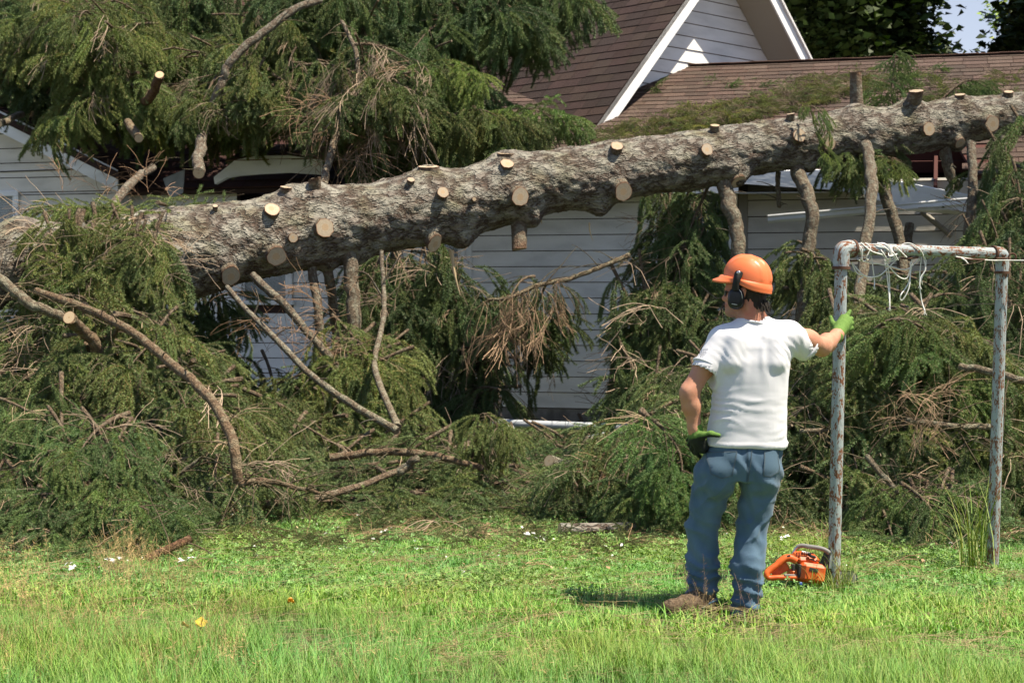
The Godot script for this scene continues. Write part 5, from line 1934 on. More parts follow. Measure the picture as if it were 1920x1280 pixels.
func roof_sprig(mk: MB, ak: Dictionary, x: float, y: float, c: Color) -> void:
	# find the low roof's plane below that photo position
	var up := Vector3(0, 0.42, -1).normalized()
	var nn0 := Vector3(0, 1, 0.42).normalized()
	var hb := Basis(Vector3(cos(HA), 0, sin(HA)), Vector3.UP, Vector3(-sin(HA), 0, cos(HA)))
	var o := Vector3(0, 0, -20.5) + hb * Vector3(0, 3.06, 0.45)
	var nn := hb * nn0
	var r := ray(x, y)
	var e := Vector3(0, EYE, 0)
	var s := (o - e).dot(nn) / r.dot(nn)
	var p := e + r * s + nn * 0.02
	var an := R.randf() * TAU
	var dir := (hb * (Vector3.RIGHT * cos(an) + up * sin(an))).normalized()
	var l := rr(0.15, 0.5)
	var path := bend(p - dir * l * 0.5, dir + nn * 0.15, l, 0.2, 0.06, 5)
	bough(mk, ak, path, 0.007, 0.003, {"style": "litter", "side": 0.16, "gap": 0.08, "ts": 0.36, "tint": c, "dead": 0.35, "sag": 0.05})


# ============================================================ the clothesline frame, its rope
func make_clothesline() -> void:
	var t := thing("clothesline", "rusty pale blue pipe frame with two posts and a crossbar", "clothesline")
	var a0 := P(1563, 1110, 8.98)
	a0.y = -0.1
	var a1 := P(1578, 482, 8.98)
	var b0 := P(1861, 1078, 9.6)
	b0.y = -0.1
	var b1 := P(1880, 492, 9.6)
	var r := 0.0355
	for s in [[a0, a1], [b0, b1]]:
		var mb := MB.new()
		var path := PackedVector3Array()
		for k in 13: path.append((s[0] as Vector3).lerp(s[1], k / 12.0))
		mb.tube(path, taper(13, r, r), 24, Color.WHITE, Color.WHITE)
		# texture runs from the head of the post down, so that its foot takes the rust
		for q in mb.t.size():
			mb.t[q] = Vector2(mb.t[q].x * (1.0 if s[0] == a0 else 1.35) + (0.0 if s[0] == a0 else 0.37), 2.06 - mb.t[q].y)
		part("post", mb.mesh(), M.rusty_post, t)
	var up_a := (a1 - a0).normalized()
	var ca := a1 + up_a * 0.05
	var cb := b1 + (b1 - b0).normalized() * 0.055
	var along := (cb - ca).normalized()
	var mb2 := MB.new()
	mb2.tube(PackedVector3Array([ca + along * 0.02, ca.lerp(cb, 0.3), ca.lerp(cb, 0.6), cb - along * 0.02]), PackedFloat32Array([0.033, 0.033, 0.033, 0.033]), 22, Color.WHITE, Color.WHITE)
	part("crossbar", mb2.mesh(), M.rusty_bar, t)
	# elbows with their thicker collars
	for s in [[a1, ca, along, 0.047], [b1, cb, -along, 0.041]]:
		var me := MB.new()
		var c: Vector3 = s[1]
		var d: Vector3 = s[2]
		var e: Vector3 = s[0]
		var path := spline([e - up_a * 0.055, e - up_a * 0.01, c + d * 0.006 - up_a * 0.012, c + d * 0.045, c + d * 0.075], 5)
		var rad := PackedFloat32Array()
		for k in path.size(): rad.append(s[3] * (0.94 if k in [1, 2] else 1.0))
		me.tube(path, rad, 22, Color.WHITE, Color.WHITE)
		part("elbow", me.mesh(), M.rusty_bar, t)
		for q in [[e - up_a * 0.06, up_a], [c + d * 0.078, d]]:
			var mc := MB.new()
			mc.tube(PackedVector3Array([q[0] - q[1] * 0.008, q[0] + q[1] * 0.008]), PackedFloat32Array([s[3] * 1.1, s[3] * 1.1]), 22, Color.WHITE, Color.WHITE)
			part("collar", mc.mesh(), M.rusty_iron, t)
	# iron hooks under the crossbar
	for q in [[1630, 485, 1592, 489], [1722, 482, 1690, 484], [1846, 487, 1792, 483]]:
		var mh := MB.new()
		var h0 := P(q[0], q[1], 9.08 + (q[0] - 1590) / 300.0 * 0.5 - 0.05)
		var h1 := P(q[2], q[3], 9.08 + (q[2] - 1590) / 300.0 * 0.5 - 0.05)
		mh.tube(spline([h0, h0.lerp(h1, 0.5) + Vector3(0, -0.004, 0.01), h1], 4), taper(9, 0.007, 0.006), 6, Color.WHITE, Color.WHITE)
		part("hook", mh.mesh(), M.rusty_iron, t)
	var eye := MB.new()
	var ring := PackedVector3Array()
	var ec := P(1899, 482, 9.53)
	for k in 13: ring.append(ec + Vector3(cos(TAU * k / 12.0) * 0.022, sin(TAU * k / 12.0) * 0.022, 0))
	eye.tube(ring, taper(13, 0.006, 0.006), 6, Color.WHITE, Color.WHITE, false)
	eye.tube(PackedVector3Array([P(1868, 484, 9.53), P(1893, 484, 9.53)]), PackedFloat32Array([0.006, 0.006]), 6, Color.WHITE, Color.WHITE)
	part("eye_bolt", eye.mesh(), M.rusty_iron, t)
	# tangled rope
	var rope := thing("rope_tangle", "tangled white rope hung over the clothesline crossbar with loose ends", "rope")
	var mr := MB.new()
	for k in 6:      # coils round the bar
		var u0 := rr(0.02, 0.3)
		var pts := []
		var u := u0
		for j in 9:
			u += rr(-0.02, 0.07)
			var an := j * 1.1 + rr(-0.5, 0.5)
			var c := ca.lerp(cb, minf(u, 0.5))
			pts.append(c + Vector3(0, cos(an) * 0.044 - 0.03 * R.randf(), sin(an) * 0.046 + 0.004))
		var p := spline(pts, 6)
		mr.tube(p, taper(p.size(), 0.0036, 0.0036), 5, Color.WHITE, Color.WHITE, false)
	var hang := [[[1592, 478], [1606, 510], [1620, 517], [1611, 523]], [[1634, 478], [1637, 500], [1640, 524], [1640, 536]], [[1600, 495], [1622, 517], [1648, 517], [1668, 500], [1690, 478]], [[1659, 486], [1663, 510], [1667, 545], [1669, 575]], [[1662, 480], [1668, 520], [1669, 575]], [[1660, 490], [1685, 518], [1702, 520], [1710, 490]], [[1711, 484], [1705, 528], [1690, 552], [1689, 561], [1695, 560], [1706, 535], [1708, 490]], [[1733, 486], [1736, 505], [1727, 520], [1725, 535]], [[1729, 480], [1725, 520], [1728, 560], [1735, 583]], [[1690, 476], [1722, 472], [1737, 490], [1728, 525]], [[1610, 488], [1660, 497], [1700, 505], [1724, 484]]]
	for h in hang:
		var pts := []
		var z := 9.08 + rr(-0.06, 0.02)
		for q in h: pts.append(P(q[0], q[1], z + (q[0] - 1590) / 300.0 * 0.55 + rr(-0.02, 0.02)))
		var p := spline(pts, 7)
		mr.tube(p, taper(p.size(), 0.0036, 0.0036), 5, Color.WHITE, Color.WHITE)
		var e := p[p.size() - 1]      # frayed end
		if h.size() != 5 and h.size() != 7:
			for j in 6:
				var f := PackedVector3Array([e, e + Vector3(rr(-0.012, 0.012), -rr(0.012, 0.028), rr(-0.01, 0.01))])
				mr.tube(f, PackedFloat32Array([0.0018, 0.0008]), 3, Color.WHITE, Color.WHITE, false)
	part("strand", mr.mesh(), M.rope, rope)
	var line := thing("white_line", "thin white cord tied at the hook and running off past the far post", "cord")
	var ml := MB.new()
	var lp := spline([P(1793, 481, 9.36), P(1830, 486, 9.44), P(1868, 488, 9.5), P(1905, 488, 9.52), P(2300, 490, 9.55)], 6)
	ml.tube(lp, taper(lp.size(), 0.003, 0.003), 5, Color.WHITE, Color.WHITE)
	var kp := PackedVector3Array([P(1803, 483, 9.35), P(1811, 488, 9.34), P(1816, 494, 9.34)])
	ml.tube(kp, taper(3, 0.005, 0.003), 5, Color.WHITE, Color.WHITE)
	part("cord", ml.mesh(), M.rope, line)


# ============================================================ the chainsaw
func make_chainsaw() -> void:
	var o := P(1497, 1108, 8.92)
	o.y = 0.035
	var t := thing("chainsaw", "orange chainsaw with grey front handle lying on the grass by the post", "chainsaw", o)
	t.rotation = Vector3(-0.10, 0.12, -0.10)
	t.scale = Vector3.ONE * 0.88
	var bx := func(called: String, mat: Material, c: Vector3, size: Vector3, rot: Vector3, b: float) -> MeshInstance3D:
		var mb := MB.new()
		mb.box(Transform3D(Basis.from_euler(rot), c), size, Color.WHITE, b)
		return part(called, mb.mesh(), mat, t)
	# crankcase and the orange starter housing towards us
	bx.call("engine_housing", M.saw_orange, Vector3(0.065, 0.082, 0.015), Vector3(0.165, 0.125, 0.15), Vector3(0, 0, -0.06), 0.022)
	bx.call("starter_cover", M.saw_orange, Vector3(0.068, 0.084, 0.095), Vector3(0.145, 0.105, 0.03), Vector3(0, 0, -0.06), 0.014)
	bx.call("label_plate", M.saw_dark, Vector3(0.060, 0.106, 0.1115), Vector3(0.058, 0.022, 0.003), Vector3(0, 0, -0.12), 0.001)
	bx.call("tank", M.saw_orange, Vector3(-0.035, 0.06, -0.01), Vector3(0.06, 0.07, 0.11), Vector3.ZERO, 0.014)
	bx.call("dark_gap", M.saw_dark, Vector3(-0.017, 0.09, 0.03), Vector3(0.02, 0.085, 0.09), Vector3.ZERO, 0.004)
	bx.call("side_plate", M.saw_dark, Vector3(0.148, 0.078, 0.01), Vector3(0.016, 0.10, 0.13), Vector3.ZERO, 0.005)
	# cylinder cover sloping to the back, with its air grille
	var cv := bx.call("cylinder_cover", M.saw_orange, Vector3(0.045, 0.166, -0.015), Vector3(0.15, 0.062, 0.125), Vector3(0.22, 0, 0.06), 0.022) as MeshInstance3D
	bx.call("top_cap", M.saw_orange, Vector3(0.0, 0.178, -0.03), Vector3(0.085, 0.05, 0.10), Vector3(0.25, 0, 0.26), 0.02)
	var cb := Transform3D(Basis.from_euler(Vector3(0.62, 0.0, 0.20)), Vector3(0.004, 0.188, 0.026))
	for r in 6:
		for c in 8:
			var mb := MB.new()
			mb.box(cb * at((c - 3.5) * 0.0105, (r - 2.5) * 0.0092, 0.0), Vector3(0.0078, 0.0064, 0.006), Color.WHITE, 0.0015)
			part("vent_slot", mb.mesh(), M.broken_wood, t)
	bx.call("decal", M.pale_print, Vector3(0.035, 0.207, 0.0), Vector3(0.05, 0.004, 0.03), Vector3(0.3, 0, -0.1), 0.001)
	# black knob and catch
	bx.call("knob", M.black_plastic, Vector3(0.064, 0.186, 0.055), Vector3(0.046, 0.018, 0.02), Vector3(0.2, 0.1, -0.18), 0.006)
	bx.call("knob", M.black_plastic, Vector3(0.045, 0.196, 0.05), Vector3(0.02, 0.026, 0.022), Vector3(0.2, 0, 0.3), 0.007)
	bx.call("catch", M.black_plastic, Vector3(0.10, 0.158, 0.085), Vector3(0.05, 0.006, 0.006), Vector3(0, 0, -0.5), 0.002)
	bx.call("catch", M.black_plastic, Vector3(0.06, 0.164, 0.088), Vector3(0.045, 0.006, 0.006), Vector3(0, 0, -0.3), 0.002)
	bx.call("fuel_cap", M.black_plastic, Vector3(-0.088, 0.176, 0.03), Vector3(0.03, 0.014, 0.028), Vector3(0.1, 0, 0.35), 0.006)
	bx.call("blue_cap", M.saw_blue, Vector3(-0.012, 0.012, 0.09), Vector3(0.02, 0.02, 0.02), Vector3.ZERO, 0.004)
	# rear handle: one moulded loop
	var mh := MB.new()
	var loop := spline([Vector3(-0.03, 0.15, 0.02), Vector3(-0.075, 0.165, 0.02), Vector3(-0.11, 0.155, 0.02), Vector3(-0.15, 0.118, 0.02), Vector3(-0.195, 0.082, 0.025), Vector3(-0.218, 0.055, 0.03), Vector3(-0.205, 0.03, 0.035), Vector3(-0.15, 0.036, 0.04), Vector3(-0.08, 0.042, 0.045), Vector3(-0.02, 0.046, 0.05)], 6)
	var hr := PackedFloat32Array()
	for k in loop.size(): hr.append(0.024 if k < 18 else (0.020 if k < 34 else 0.017))
	mh.tube(loop, hr, 14, Color.WHITE, Color.WHITE)
	part("rear_handle", mh.mesh(), M.saw_orange, t)
	bx.call("grip_inlay", M.saw_grey, Vector3(-0.07, 0.058, 0.05), Vector3(0.085, 0.012, 0.02), Vector3(0, 0, 0.06), 0.004)
	bx.call("throttle_trigger", M.saw_dark, Vector3(-0.05, 0.105, 0.03), Vector3(0.022, 0.05, 0.02), Vector3(0, 0, 0.2), 0.005)
	bx.call("handle_web", M.saw_orange, Vector3(-0.125, 0.085, -0.005), Vector3(0.12, 0.06, 0.012), Vector3(0, 0, 0.62), 0.005)
	# front handle bar
	var mf := MB.new()
	var fh := spline([Vector3(-0.025, 0.15, -0.075), Vector3(-0.018, 0.205, -0.075), Vector3(0.012, 0.243, -0.06), Vector3(0.07, 0.244, -0.03), Vector3(0.15, 0.236, 0.0), Vector3(0.19, 0.205, 0.01), Vector3(0.195, 0.12, 0.01)], 6)
	mf.tube(fh, taper(fh.size(), 0.0115, 0.0115), 12, Color.WHITE, Color.WHITE)
	part("front_handle", mf.mesh(), M.steel, t)
	var mg := MB.new()
	var gp := fh.slice(10, 30)
	mg.tube(gp, taper(gp.size(), 0.0145, 0.0145), 12, Color.WHITE, Color.WHITE)
	part("handle_grip", mg.mesh(), M.saw_grey, t)
	bx.call("hand_guard", M.saw_dark, Vector3(0.175, 0.17, -0.03), Vector3(0.014, 0.11, 0.12), Vector3(0, 0, -0.3), 0.005)
	# guide bar with its chain
	var bar := MB.new()
	var pts := []
	for k in 13:
		var an := -PI / 2 + PI * k / 12.0
		pts.append(Vector3(0.36 + 0.036 * cos(an), 0.07 + 0.036 * sin(an), -0.045))
	pts.append(Vector3(0.14, 0.104, -0.045))
	pts.append(Vector3(0.14, 0.036, -0.045))
	slab("guide_bar", t, M.saw_grey, pts, Vector3(0, 0, -0.005))
	for k in 44:
		var u := k / 44.0
		var c: Vector3
		var rot := 0.0
		if u < 0.4:
			c = Vector3(0.15 + 0.21 * u / 0.4, 0.109, -0.0475)
		elif u < 0.6:
			var an := PI / 2 - PI * (u - 0.4) / 0.2
			c = Vector3(0.36 + 0.04 * cos(an), 0.07 + 0.04 * sin(an), -0.0475)
			rot = an - PI / 2
		else:
			c = Vector3(0.36 - 0.21 * (u - 0.6) / 0.4, 0.031, -0.0475)
		bx.call("chain_link", M.saw_dark, c, Vector3(0.011, 0.008, 0.008), Vector3(0, 0, rot), 0.002)


# ============================================================ the worker
const MAN := Vector3(1.148, 0, -8.3)


func L(x: float, y: float, z: float) -> Vector3:
	return P(x, y, 8.3 - z) - MAN


func make_man() -> void:
	var t := thing("person", "worker in orange helmet, white t-shirt and jeans seen from behind, hand on post", "person", MAN)
	var nz := FastNoiseLite.new()
	nz.seed = 3
	nz.frequency = 1.0
	nz.fractal_octaves = 2
	# ---------------- skin: neck and arms in one surface
	var ls := L(1348, 640, 0.0)
	var le := L(1293, 735, 0.06)
	var lw := L(1303, 806, 0.05)
	var rs := L(1490, 628, -0.02)
	var re := L(1541, 650, -0.22)
	var rw := L(1569, 629, -0.43)
	var chest := L(1415, 650, -0.02)
	var neck := L(1414, 600, -0.02)
	var skinp := [
		cone(ls.lerp(le, 0.2), ls.lerp(le, 0.5), 0.054, 0.053), cone(ls.lerp(le, 0.5), le, 0.053, 0.047),
		cone(le, le.lerp(lw, 0.35), 0.045, 0.046), cone(le.lerp(lw, 0.35), lw, 0.046, 0.031), cone(lw, lw + Vector3(0.01, -0.05, 0), 0.031, 0.03),
		cone(rs.lerp(re, 0.25), rs.lerp(re, 0.5), 0.056, 0.056), cone(rs.lerp(re, 0.5), re, 0.055, 0.049),
		cone(re, re.lerp(rw, 0.35), 0.048, 0.048), cone(re.lerp(rw, 0.35), rw, 0.048, 0.032), cone(rw, rw.lerp(rw + (rw - re), 0.15), 0.032, 0.03),
		cone(le + Vector3(-0.012, -0.004, 0.016), le + Vector3(-0.012, -0.02, 0.016), 0.028, 0.028),
		cone(chest + Vector3(0, 0.05, 0), neck, 0.07, 0.066, Vector3(1, 1, 0.85)), cone(neck, neck + Vector3(-0.03, 0.10, -0.03), 0.064, 0.060),
	]
	var skin_col := func(p: Vector3, _n: Vector3) -> Color:
		var c := Color(0.50, 0.255, 0.165).lerp(Color(0.46, 0.20, 0.125), clampf(nz.get_noise_3dv(p * 9.0) * 0.8 + 0.3, 0, 1))
		if p.distance_to(le) < 0.07: c = c.lerp(Color(0.46, 0.185, 0.12), 0.45 * (1.0 - p.distance_to(le) / 0.07))
		if p.y > 1.48: c = c.lerp(Color(0.47, 0.175, 0.11), 0.5)
		return c
	part("body", nets(skinp, Vector3(-0.36, 0.85, -0.56), Vector3(0.74, 1.74, 0.2), 0.0105, 0.03, func(p, _n): return nz.get_noise_3dv(p * 14.0) * 0.0025 - (0.006 * exp(-pow(p.distance_to(re + Vector3(-0.005, 0.0, 0.047)) / 0.013, 2.0))), skin_col), M.skin, t)
	# ---------------- shirt
	var hem_y := 0.875
	var rows := [[0.80, 0.064, 0.0, 0.214, 0.152], [0.885, 0.068, 0.0, 0.212, 0.150], [0.95, 0.074, 0.0, 0.205, 0.145], [1.08, 0.085, 0.0, 0.195, 0.138], [1.2, 0.094, -0.005, 0.193, 0.136], [1.3, 0.104, -0.012, 0.196, 0.136], [1.38, 0.116, -0.02, 0.198, 0.128], [1.44, 0.122, -0.022, 0.192, 0.108], [1.49, 0.115, -0.024, 0.150, 0.085], [1.525, 0.112, -0.024, 0.098, 0.074], [1.55, 0.110, -0.026, 0.074, 0.066]]
	var lse := L(1327, 684, 0.035)
	var rse := L(1507, 646, -0.115)
	var ld := (lse - ls).normalized()
	var rd := (rse - rs).normalized()
	var shirtp := [
		cone(ls + Vector3(0.03, 0.0, 0), lse + ld * 0.06, 0.080, 0.076), cone(rs + Vector3(-0.03, -0.005, 0), rse + rd * 0.06, 0.084, 0.071),
		cone(lse + ld * 0.10, lse + ld * 0.2, 0.092, 0.1, Vector3.ONE, 1), cone(rse + rd * 0.10, rse + rd * 0.2, 0.092, 0.1, Vector3.ONE, 1),
		cone(lse - ld * 0.03, lse + ld * 0.05, 0.060, 0.061, Vector3.ONE, 1), cone(rse - rd * 0.03, rse + rd * 0.05, 0.060, 0.060, Vector3.ONE, 1),
		{"rows": rows, "k": 0.05},
		cone(ls + Vector3(0.015, 0.005, -0.01), L(1410, 622, -0.02), 0.068, 0.075), cone(rs + Vector3(-0.02, 0.0, -0.01), L(1420, 622, -0.02), 0.058, 0.075),
		cone(L(1372, 680, 0.09), L(1380, 640, 0.07), 0.05, 0.05), cone(L(1452, 680, 0.08), L(1450, 640, 0.06), 0.05, 0.05),     # shoulder blades
		cone(neck + Vector3(0, -0.005, 0.0), neck + Vector3(-0.02, 0.14, -0.02), 0.071, 0.09, Vector3(1.02, 1, 1.0), 1),
		{"cut_n": Vector3(0.03, 1, 0), "cut_d": hem_y - 0.001, "op": 1},
	]
	var shirt_fold := func(p: Vector3, n: Vector3) -> float:
		var e := 0.0
		var back := clampf(n.z * 1.4 + 0.35, 0.0, 1.0)
		# cross folds at the waist, drawn a little downwards to the left hip
		var low := smoothstep(1.26, 1.04, p.y)
		var wv := nz.get_noise_3d(p.x * 2.4, p.y * 3.0, p.z * 2.4)
		var ph := p.y * 105.0 + p.x * 16.0 + wv * 9.0
		var mask := clampf(0.35 + 1.5 * nz.get_noise_3d(p.x * 3.2 + 4.0, p.y * 5.0 + 2.0, p.z * 3.2), 0.0, 1.0)
		e += low * mask * (1.0 - pow(absf(sin(ph * 0.5)), 0.7)) * 0.0085
		e += low * nz.get_noise_3d(p.x * 6.0 + p.y * 5.0, p.y * 22.0, p.z * 6.0) * 0.0018
		# long pulls from the shoulders down the back
		var hi := smoothstep(1.10, 1.34, p.y) * smoothstep(1.53, 1.45, p.y)
		var dx := p.x - 0.12
		var ra := dx * 74.0 / (1.0 + 1.6 * maxf(1.5 - p.y, 0.0)) + nz.get_noise_3d(p.x * 3.0, p.y * 2.0, 7.0) * 3.0
		e += back * hi * pow(0.5 + 0.5 * sin(ra), 2.2) * 0.0085 * (0.45 + 0.8 * absf(nz.get_noise_2d(p.x * 6.0, p.y * 3.0 + 9.0))) * smoothstep(-0.06, 0.06, p.x)
		# gathers in the armpits
		var ar := exp(-pow((p - Vector3(0.275, 1.36, 0.06)).length() / 0.075, 2.0)) + exp(-pow((p - Vector3(-0.03, 1.33, 0.06)).length() / 0.075, 2.0))
		e += ar * sin((p.x * 1.2 + p.y) * 120.0 + nz.get_noise_3dv(p * 8.0) * 3.0) * 0.003
		e += nz.get_noise_3dv(p * 5.0) * 0.003
		if p.y < hem_y + 0.018: e += 0.003
		return e
	part("shirt", nets(shirtp, Vector3(-0.24, 0.82, -0.30), Vector3(0.50, 1.60, 0.24), 0.0085, 0.028, shirt_fold, NOP), M.shirt, t)
	# bound edges: collar and sleeve hems
	var nc := neck + Vector3(-0.001, -0.020, 0.0)
	for q in [[nc, Vector3(0.16, 1, -0.14), 0.080, 0.077, "collar"], [lse + ld * 0.004, ld, 0.0735, 0.0735, "sleeve_hem"], [rse + rd * 0.004, rd, 0.0725, 0.0725, "sleeve_hem"]]:
		var ax: Vector3 = (q[1] as Vector3).normalized()
		var e1 := ax.cross(Vector3(0, 0, 1)).normalized()
		var e2 := e1.cross(ax)
		var ring := PackedVector3Array()
		for k in 41:
			var an := TAU * k / 40.0
			ring.append((q[0] as Vector3) + e1 * cos(an) * float(q[2]) + e2 * sin(an) * float(q[3]))
		var mb := MB.new()
		mb.tube(ring, taper(41, 0.0075, 0.0075), 8, Color.WHITE, Color.WHITE, false)
		part(q[4], mb.mesh(), M.shirt, t)
	# ---------------- jeans
	var lk := L(1318, 985, -0.06)
	var la := L(1318, 1128, -0.03)
	var rk := L(1411, 985, -0.01)
	var ra_ := L(1397, 1158, 0.05)
	var lhip := L(1342, 890, 0.0)
	var rhip := L(1428, 890, 0.0)
	var jrows := [[0.70, 0.034, 0.0, 0.205, 0.142], [0.76, 0.044, 0.005, 0.210, 0.152], [0.82, 0.053, 0.005, 0.206, 0.150], [0.88, 0.062, 0.0, 0.196, 0.141], [0.93, 0.068, 0.0, 0.19, 0.134]]
	var jp := [
		{"rows": jrows, "k": 0.06},
		cone(lhip, lk, 0.112, 0.084), cone(lk, L(1317, 1060, -0.05), 0.083, 0.080), cone(L(1317, 1060, -0.05), la, 0.080, 0.076),
		cone(rhip, rk, 0.108, 0.079), cone(rk, L(1403, 1060, 0.03), 0.079, 0.083), cone(L(1403, 1060, 0.03), ra_, 0.083, 0.064),
		cone(L(1348, 885, 0.07), L(1350, 905, 0.07), 0.085, 0.08), cone(L(1428, 880, 0.07), L(1428, 900, 0.07), 0.085, 0.08),      # seat
		{"cut_n": Vector3(0, 1, 0), "cut_d": 0.0, "op": 1},
		cone(L(1318, 1290, -0.03), L(1318, 1226, -0.03), 0.26, 0.26, Vector3.ONE, 1),
	]
	jp[-1] = cone(la + Vector3(0, -0.25, 0), la + Vector3(0, -0.235, 0), 0.24, 0.24, Vector3(0.42, 1, 0.42), 1)
	var jean_fold := func(p: Vector3, n: Vector3) -> float:
		var e := nz.get_noise_3dv(p * 5.5) * 0.006
		var left := p.x < -0.02 + (0.62 - p.y) * 0.03
		var c := la if left else ra_
		# stacked rings above the hems
		var h := p.y - (0.07 if left else 0.0)
		var st := smoothstep(0.36, 0.10, h)
		var an := atan2(p.z - c.z, p.x - c.x)
		var ring := h * 96.0 + sin(an * 1.0 + 0.7) * 1.9 + nz.get_noise_3d(p.x * 6.0, p.y * 5.0, p.z * 6.0) * 3.4
		e += st * (0.75 - pow(absf(sin(ring * 0.5)), 0.75)) * 0.024 * (0.55 + 0.6 * absf(sin(an * 1.5 + h * 9.0)))
		# creases behind the knees and below the seat, slanting
		var kn := exp(-pow((p.y - 0.46) / 0.11, 2.0))
		e += kn * (0.6 - pow(absf(sin(p.y * 30.0 + (p.x + 0.16 if left else 0.1 - p.x) * 21.0 + nz.get_noise_3dv(p * 5.0) * 2.2)), 0.6)) * 0.012
		var se := exp(-pow((p.y - 0.64) / 0.07, 2.0))
		e += se * (0.6 - pow(absf(sin(p.y * 26.0 + absf(p.x) * 22.0 + nz.get_noise_3dv(p * 4.0) * 2.0)), 0.6)) * 0.012
		e += sin(p.y * 33.0 + p.x * 60.0 + nz.get_noise_3dv(p * 4.0) * 4.0) * 0.0042
		return e
	var fade := FastNoiseLite.new()
	fade.seed = 8
	fade.frequency = 3.0
	fade.fractal_octaves = 4
	var jean_col := func(p: Vector3, _n: Vector3) -> Color:
		var c := Color(0.046, 0.095, 0.16)
		# worn pale down the legs and on the seat
		var w := 0.30 + fade.get_noise_3dv(p * Vector3(1.6, 0.8, 1.6)) * 0.6
		w += 0.25 * exp(-pow((p.y - 0.5) / 0.18, 2.0)) + 0.2 * exp(-pow((p.y - 0.78) / 0.06, 2.0))
		c = c.lerp(Color(0.14, 0.225, 0.31), clampf(w, 0, 1))
		if p.y > 0.70 and absf(p.x - 0.055) < 0.004 and p.z > 0.0: c = c * 0.55
		return c
	var jm := nets(jp, Vector3(-0.32, -0.04, -0.26), Vector3(0.32, 0.97, 0.26), 0.0095, 0.03, jean_fold, jean_col)
	part("jeans", jm, M.denim, t)
	# back pockets laid on the seat, with their stitching; seams down the outside
	var patch := func(q: Array, lift: float, called: String, mat: Material, tone: Color) -> void:
		var mb := MB.new()
		var n := 14
		for j in n + 1:
			for k in n + 1:
				var u := float(k) / n
				var v := float(j) / n
				var px := lerpf(lerpf(q[0].x, q[1].x, u), lerpf(q[3].x, q[2].x, u), v)
				var py := lerpf(lerpf(q[0].y, q[1].y, u), lerpf(q[3].y, q[2].y, u), v)
				if q.size() > 4: py -= q[4].y * (1.0 - absf(u - 0.5) * 2.0) * v
				var z := probe(px, py)
				var p := Vector3(px, py, z)
				var nn := Vector3(probe(px - 0.01, py) - probe(px + 0.01, py), probe(px, py - 0.01) - probe(px, py + 0.01), 0.02).normalized()
				mb.vert(p + nn * ((jean_fold.call(p, nn) as float) + lift), nn, Vector2(u, v), tone)
		for j in n:
			for k in n:
				var a := j * (n + 1) + k
				fix(mb, a, a + 1, a + n + 1)
				fix(mb, a + 1, a + n + 2, a + n + 1)
		part(called, mb.mesh(), mat, t)
	var v2 := func(x: float, y: float) -> Vector2:
		var p := L(x, y, 0.12)
		return Vector2(p.x, p.y)
	for q in [[v2.call(1327, 849), v2.call(1381, 846), v2.call(1371, 889), v2.call(1332, 887), Vector2(0, 0.02)], [v2.call(1433, 846), v2.call(1461, 841), v2.call(1459, 884), v2.call(1430, 890), Vector2(0, 0.015)]]:
		patch.call(q, 0.0028, "back_pocket", M.denim, Color(0.078, 0.135, 0.195))
		var e := 0.0022
		var q0: Vector2 = q[0]
		var q1: Vector2 = q[1]
		var q2: Vector2 = q[2]
		var q3: Vector2 = q[3]
		var d: Vector2 = q[4]
		var m23 := (q2 + q3) * 0.5 - d
		for sg in [[q0, q3], [q1, q2], [q3, m23], [m23, q2], [q0, q1]]:
			var a: Vector2 = sg[0]
			var b: Vector2 = sg[1]
			var s := (b - a).orthogonal().normalized() * e
			patch.call([a - s, a + s, b + s, b - s], 0.0042, "stitching", M.stitch, Color.WHITE)
	var cs0: Vector2 = v2.call(1409, 842)
	var cs1: Vector2 = v2.call(1401, 905)
	patch.call([cs0 - Vector2(0.002, 0), cs0 + Vector2(0.002, 0), cs1 + Vector2(0.002, 0), cs1 - Vector2(0.002, 0)], 0.003, "seam", M.stitch, Color.WHITE)
	# ---------------- boots
	var toe := L(1256, 1128, 0.09)
	var heel := L(1326, 1138, -0.005)
	toe.y = 0.045
	heel.y = 0.05
	var bl := [cone(heel, heel + Vector3(-0.005, 0.07, -0.01), 0.044, 0.045), cone(heel, heel.lerp(toe, 0.55), 0.046, 0.047), cone(heel.lerp(toe, 0.55), toe, 0.047, 0.042), cone(heel + Vector3(-0.03, 0.04, 0), heel.lerp(toe, 0.6) + Vector3(0, 0.015, 0), 0.042, 0.035), {"cut_n": Vector3.UP, "cut_d": 0.012, "op": 1}]
	part("boot", nets(bl, Vector3(-0.48, -0.03, -0.16), Vector3(0.02, 0.26, 0.22), 0.008, 0.03, func(p, _n): return nz.get_noise_3dv(p * 20.0) * 0.003 + sin(p.x * 130.0) * 0.0012, NOP), M.boot, t)
	var rh := L(1397, 1160, 0.062)
	rh.y = 0.05
	var rt := rh + Vector3(0.07, -0.005, -0.20)
	var br := [cone(rh, rh + Vector3(0, 0.06, -0.015), 0.042, 0.044), cone(rh, rh.lerp(rt, 0.55), 0.044, 0.046), cone(rh.lerp(rt, 0.55), rt, 0.046, 0.04), {"cut_n": Vector3.UP, "cut_d": 0.012, "op": 1}]
	part("boot", nets(br, Vector3(-0.06, -0.03, -0.24), Vector3(0.24, 0.26, 0.2), 0.008, 0.03, func(p, _n): return nz.get_noise_3dv(p * 20.0) * 0.003, NOP), M.boot, t)
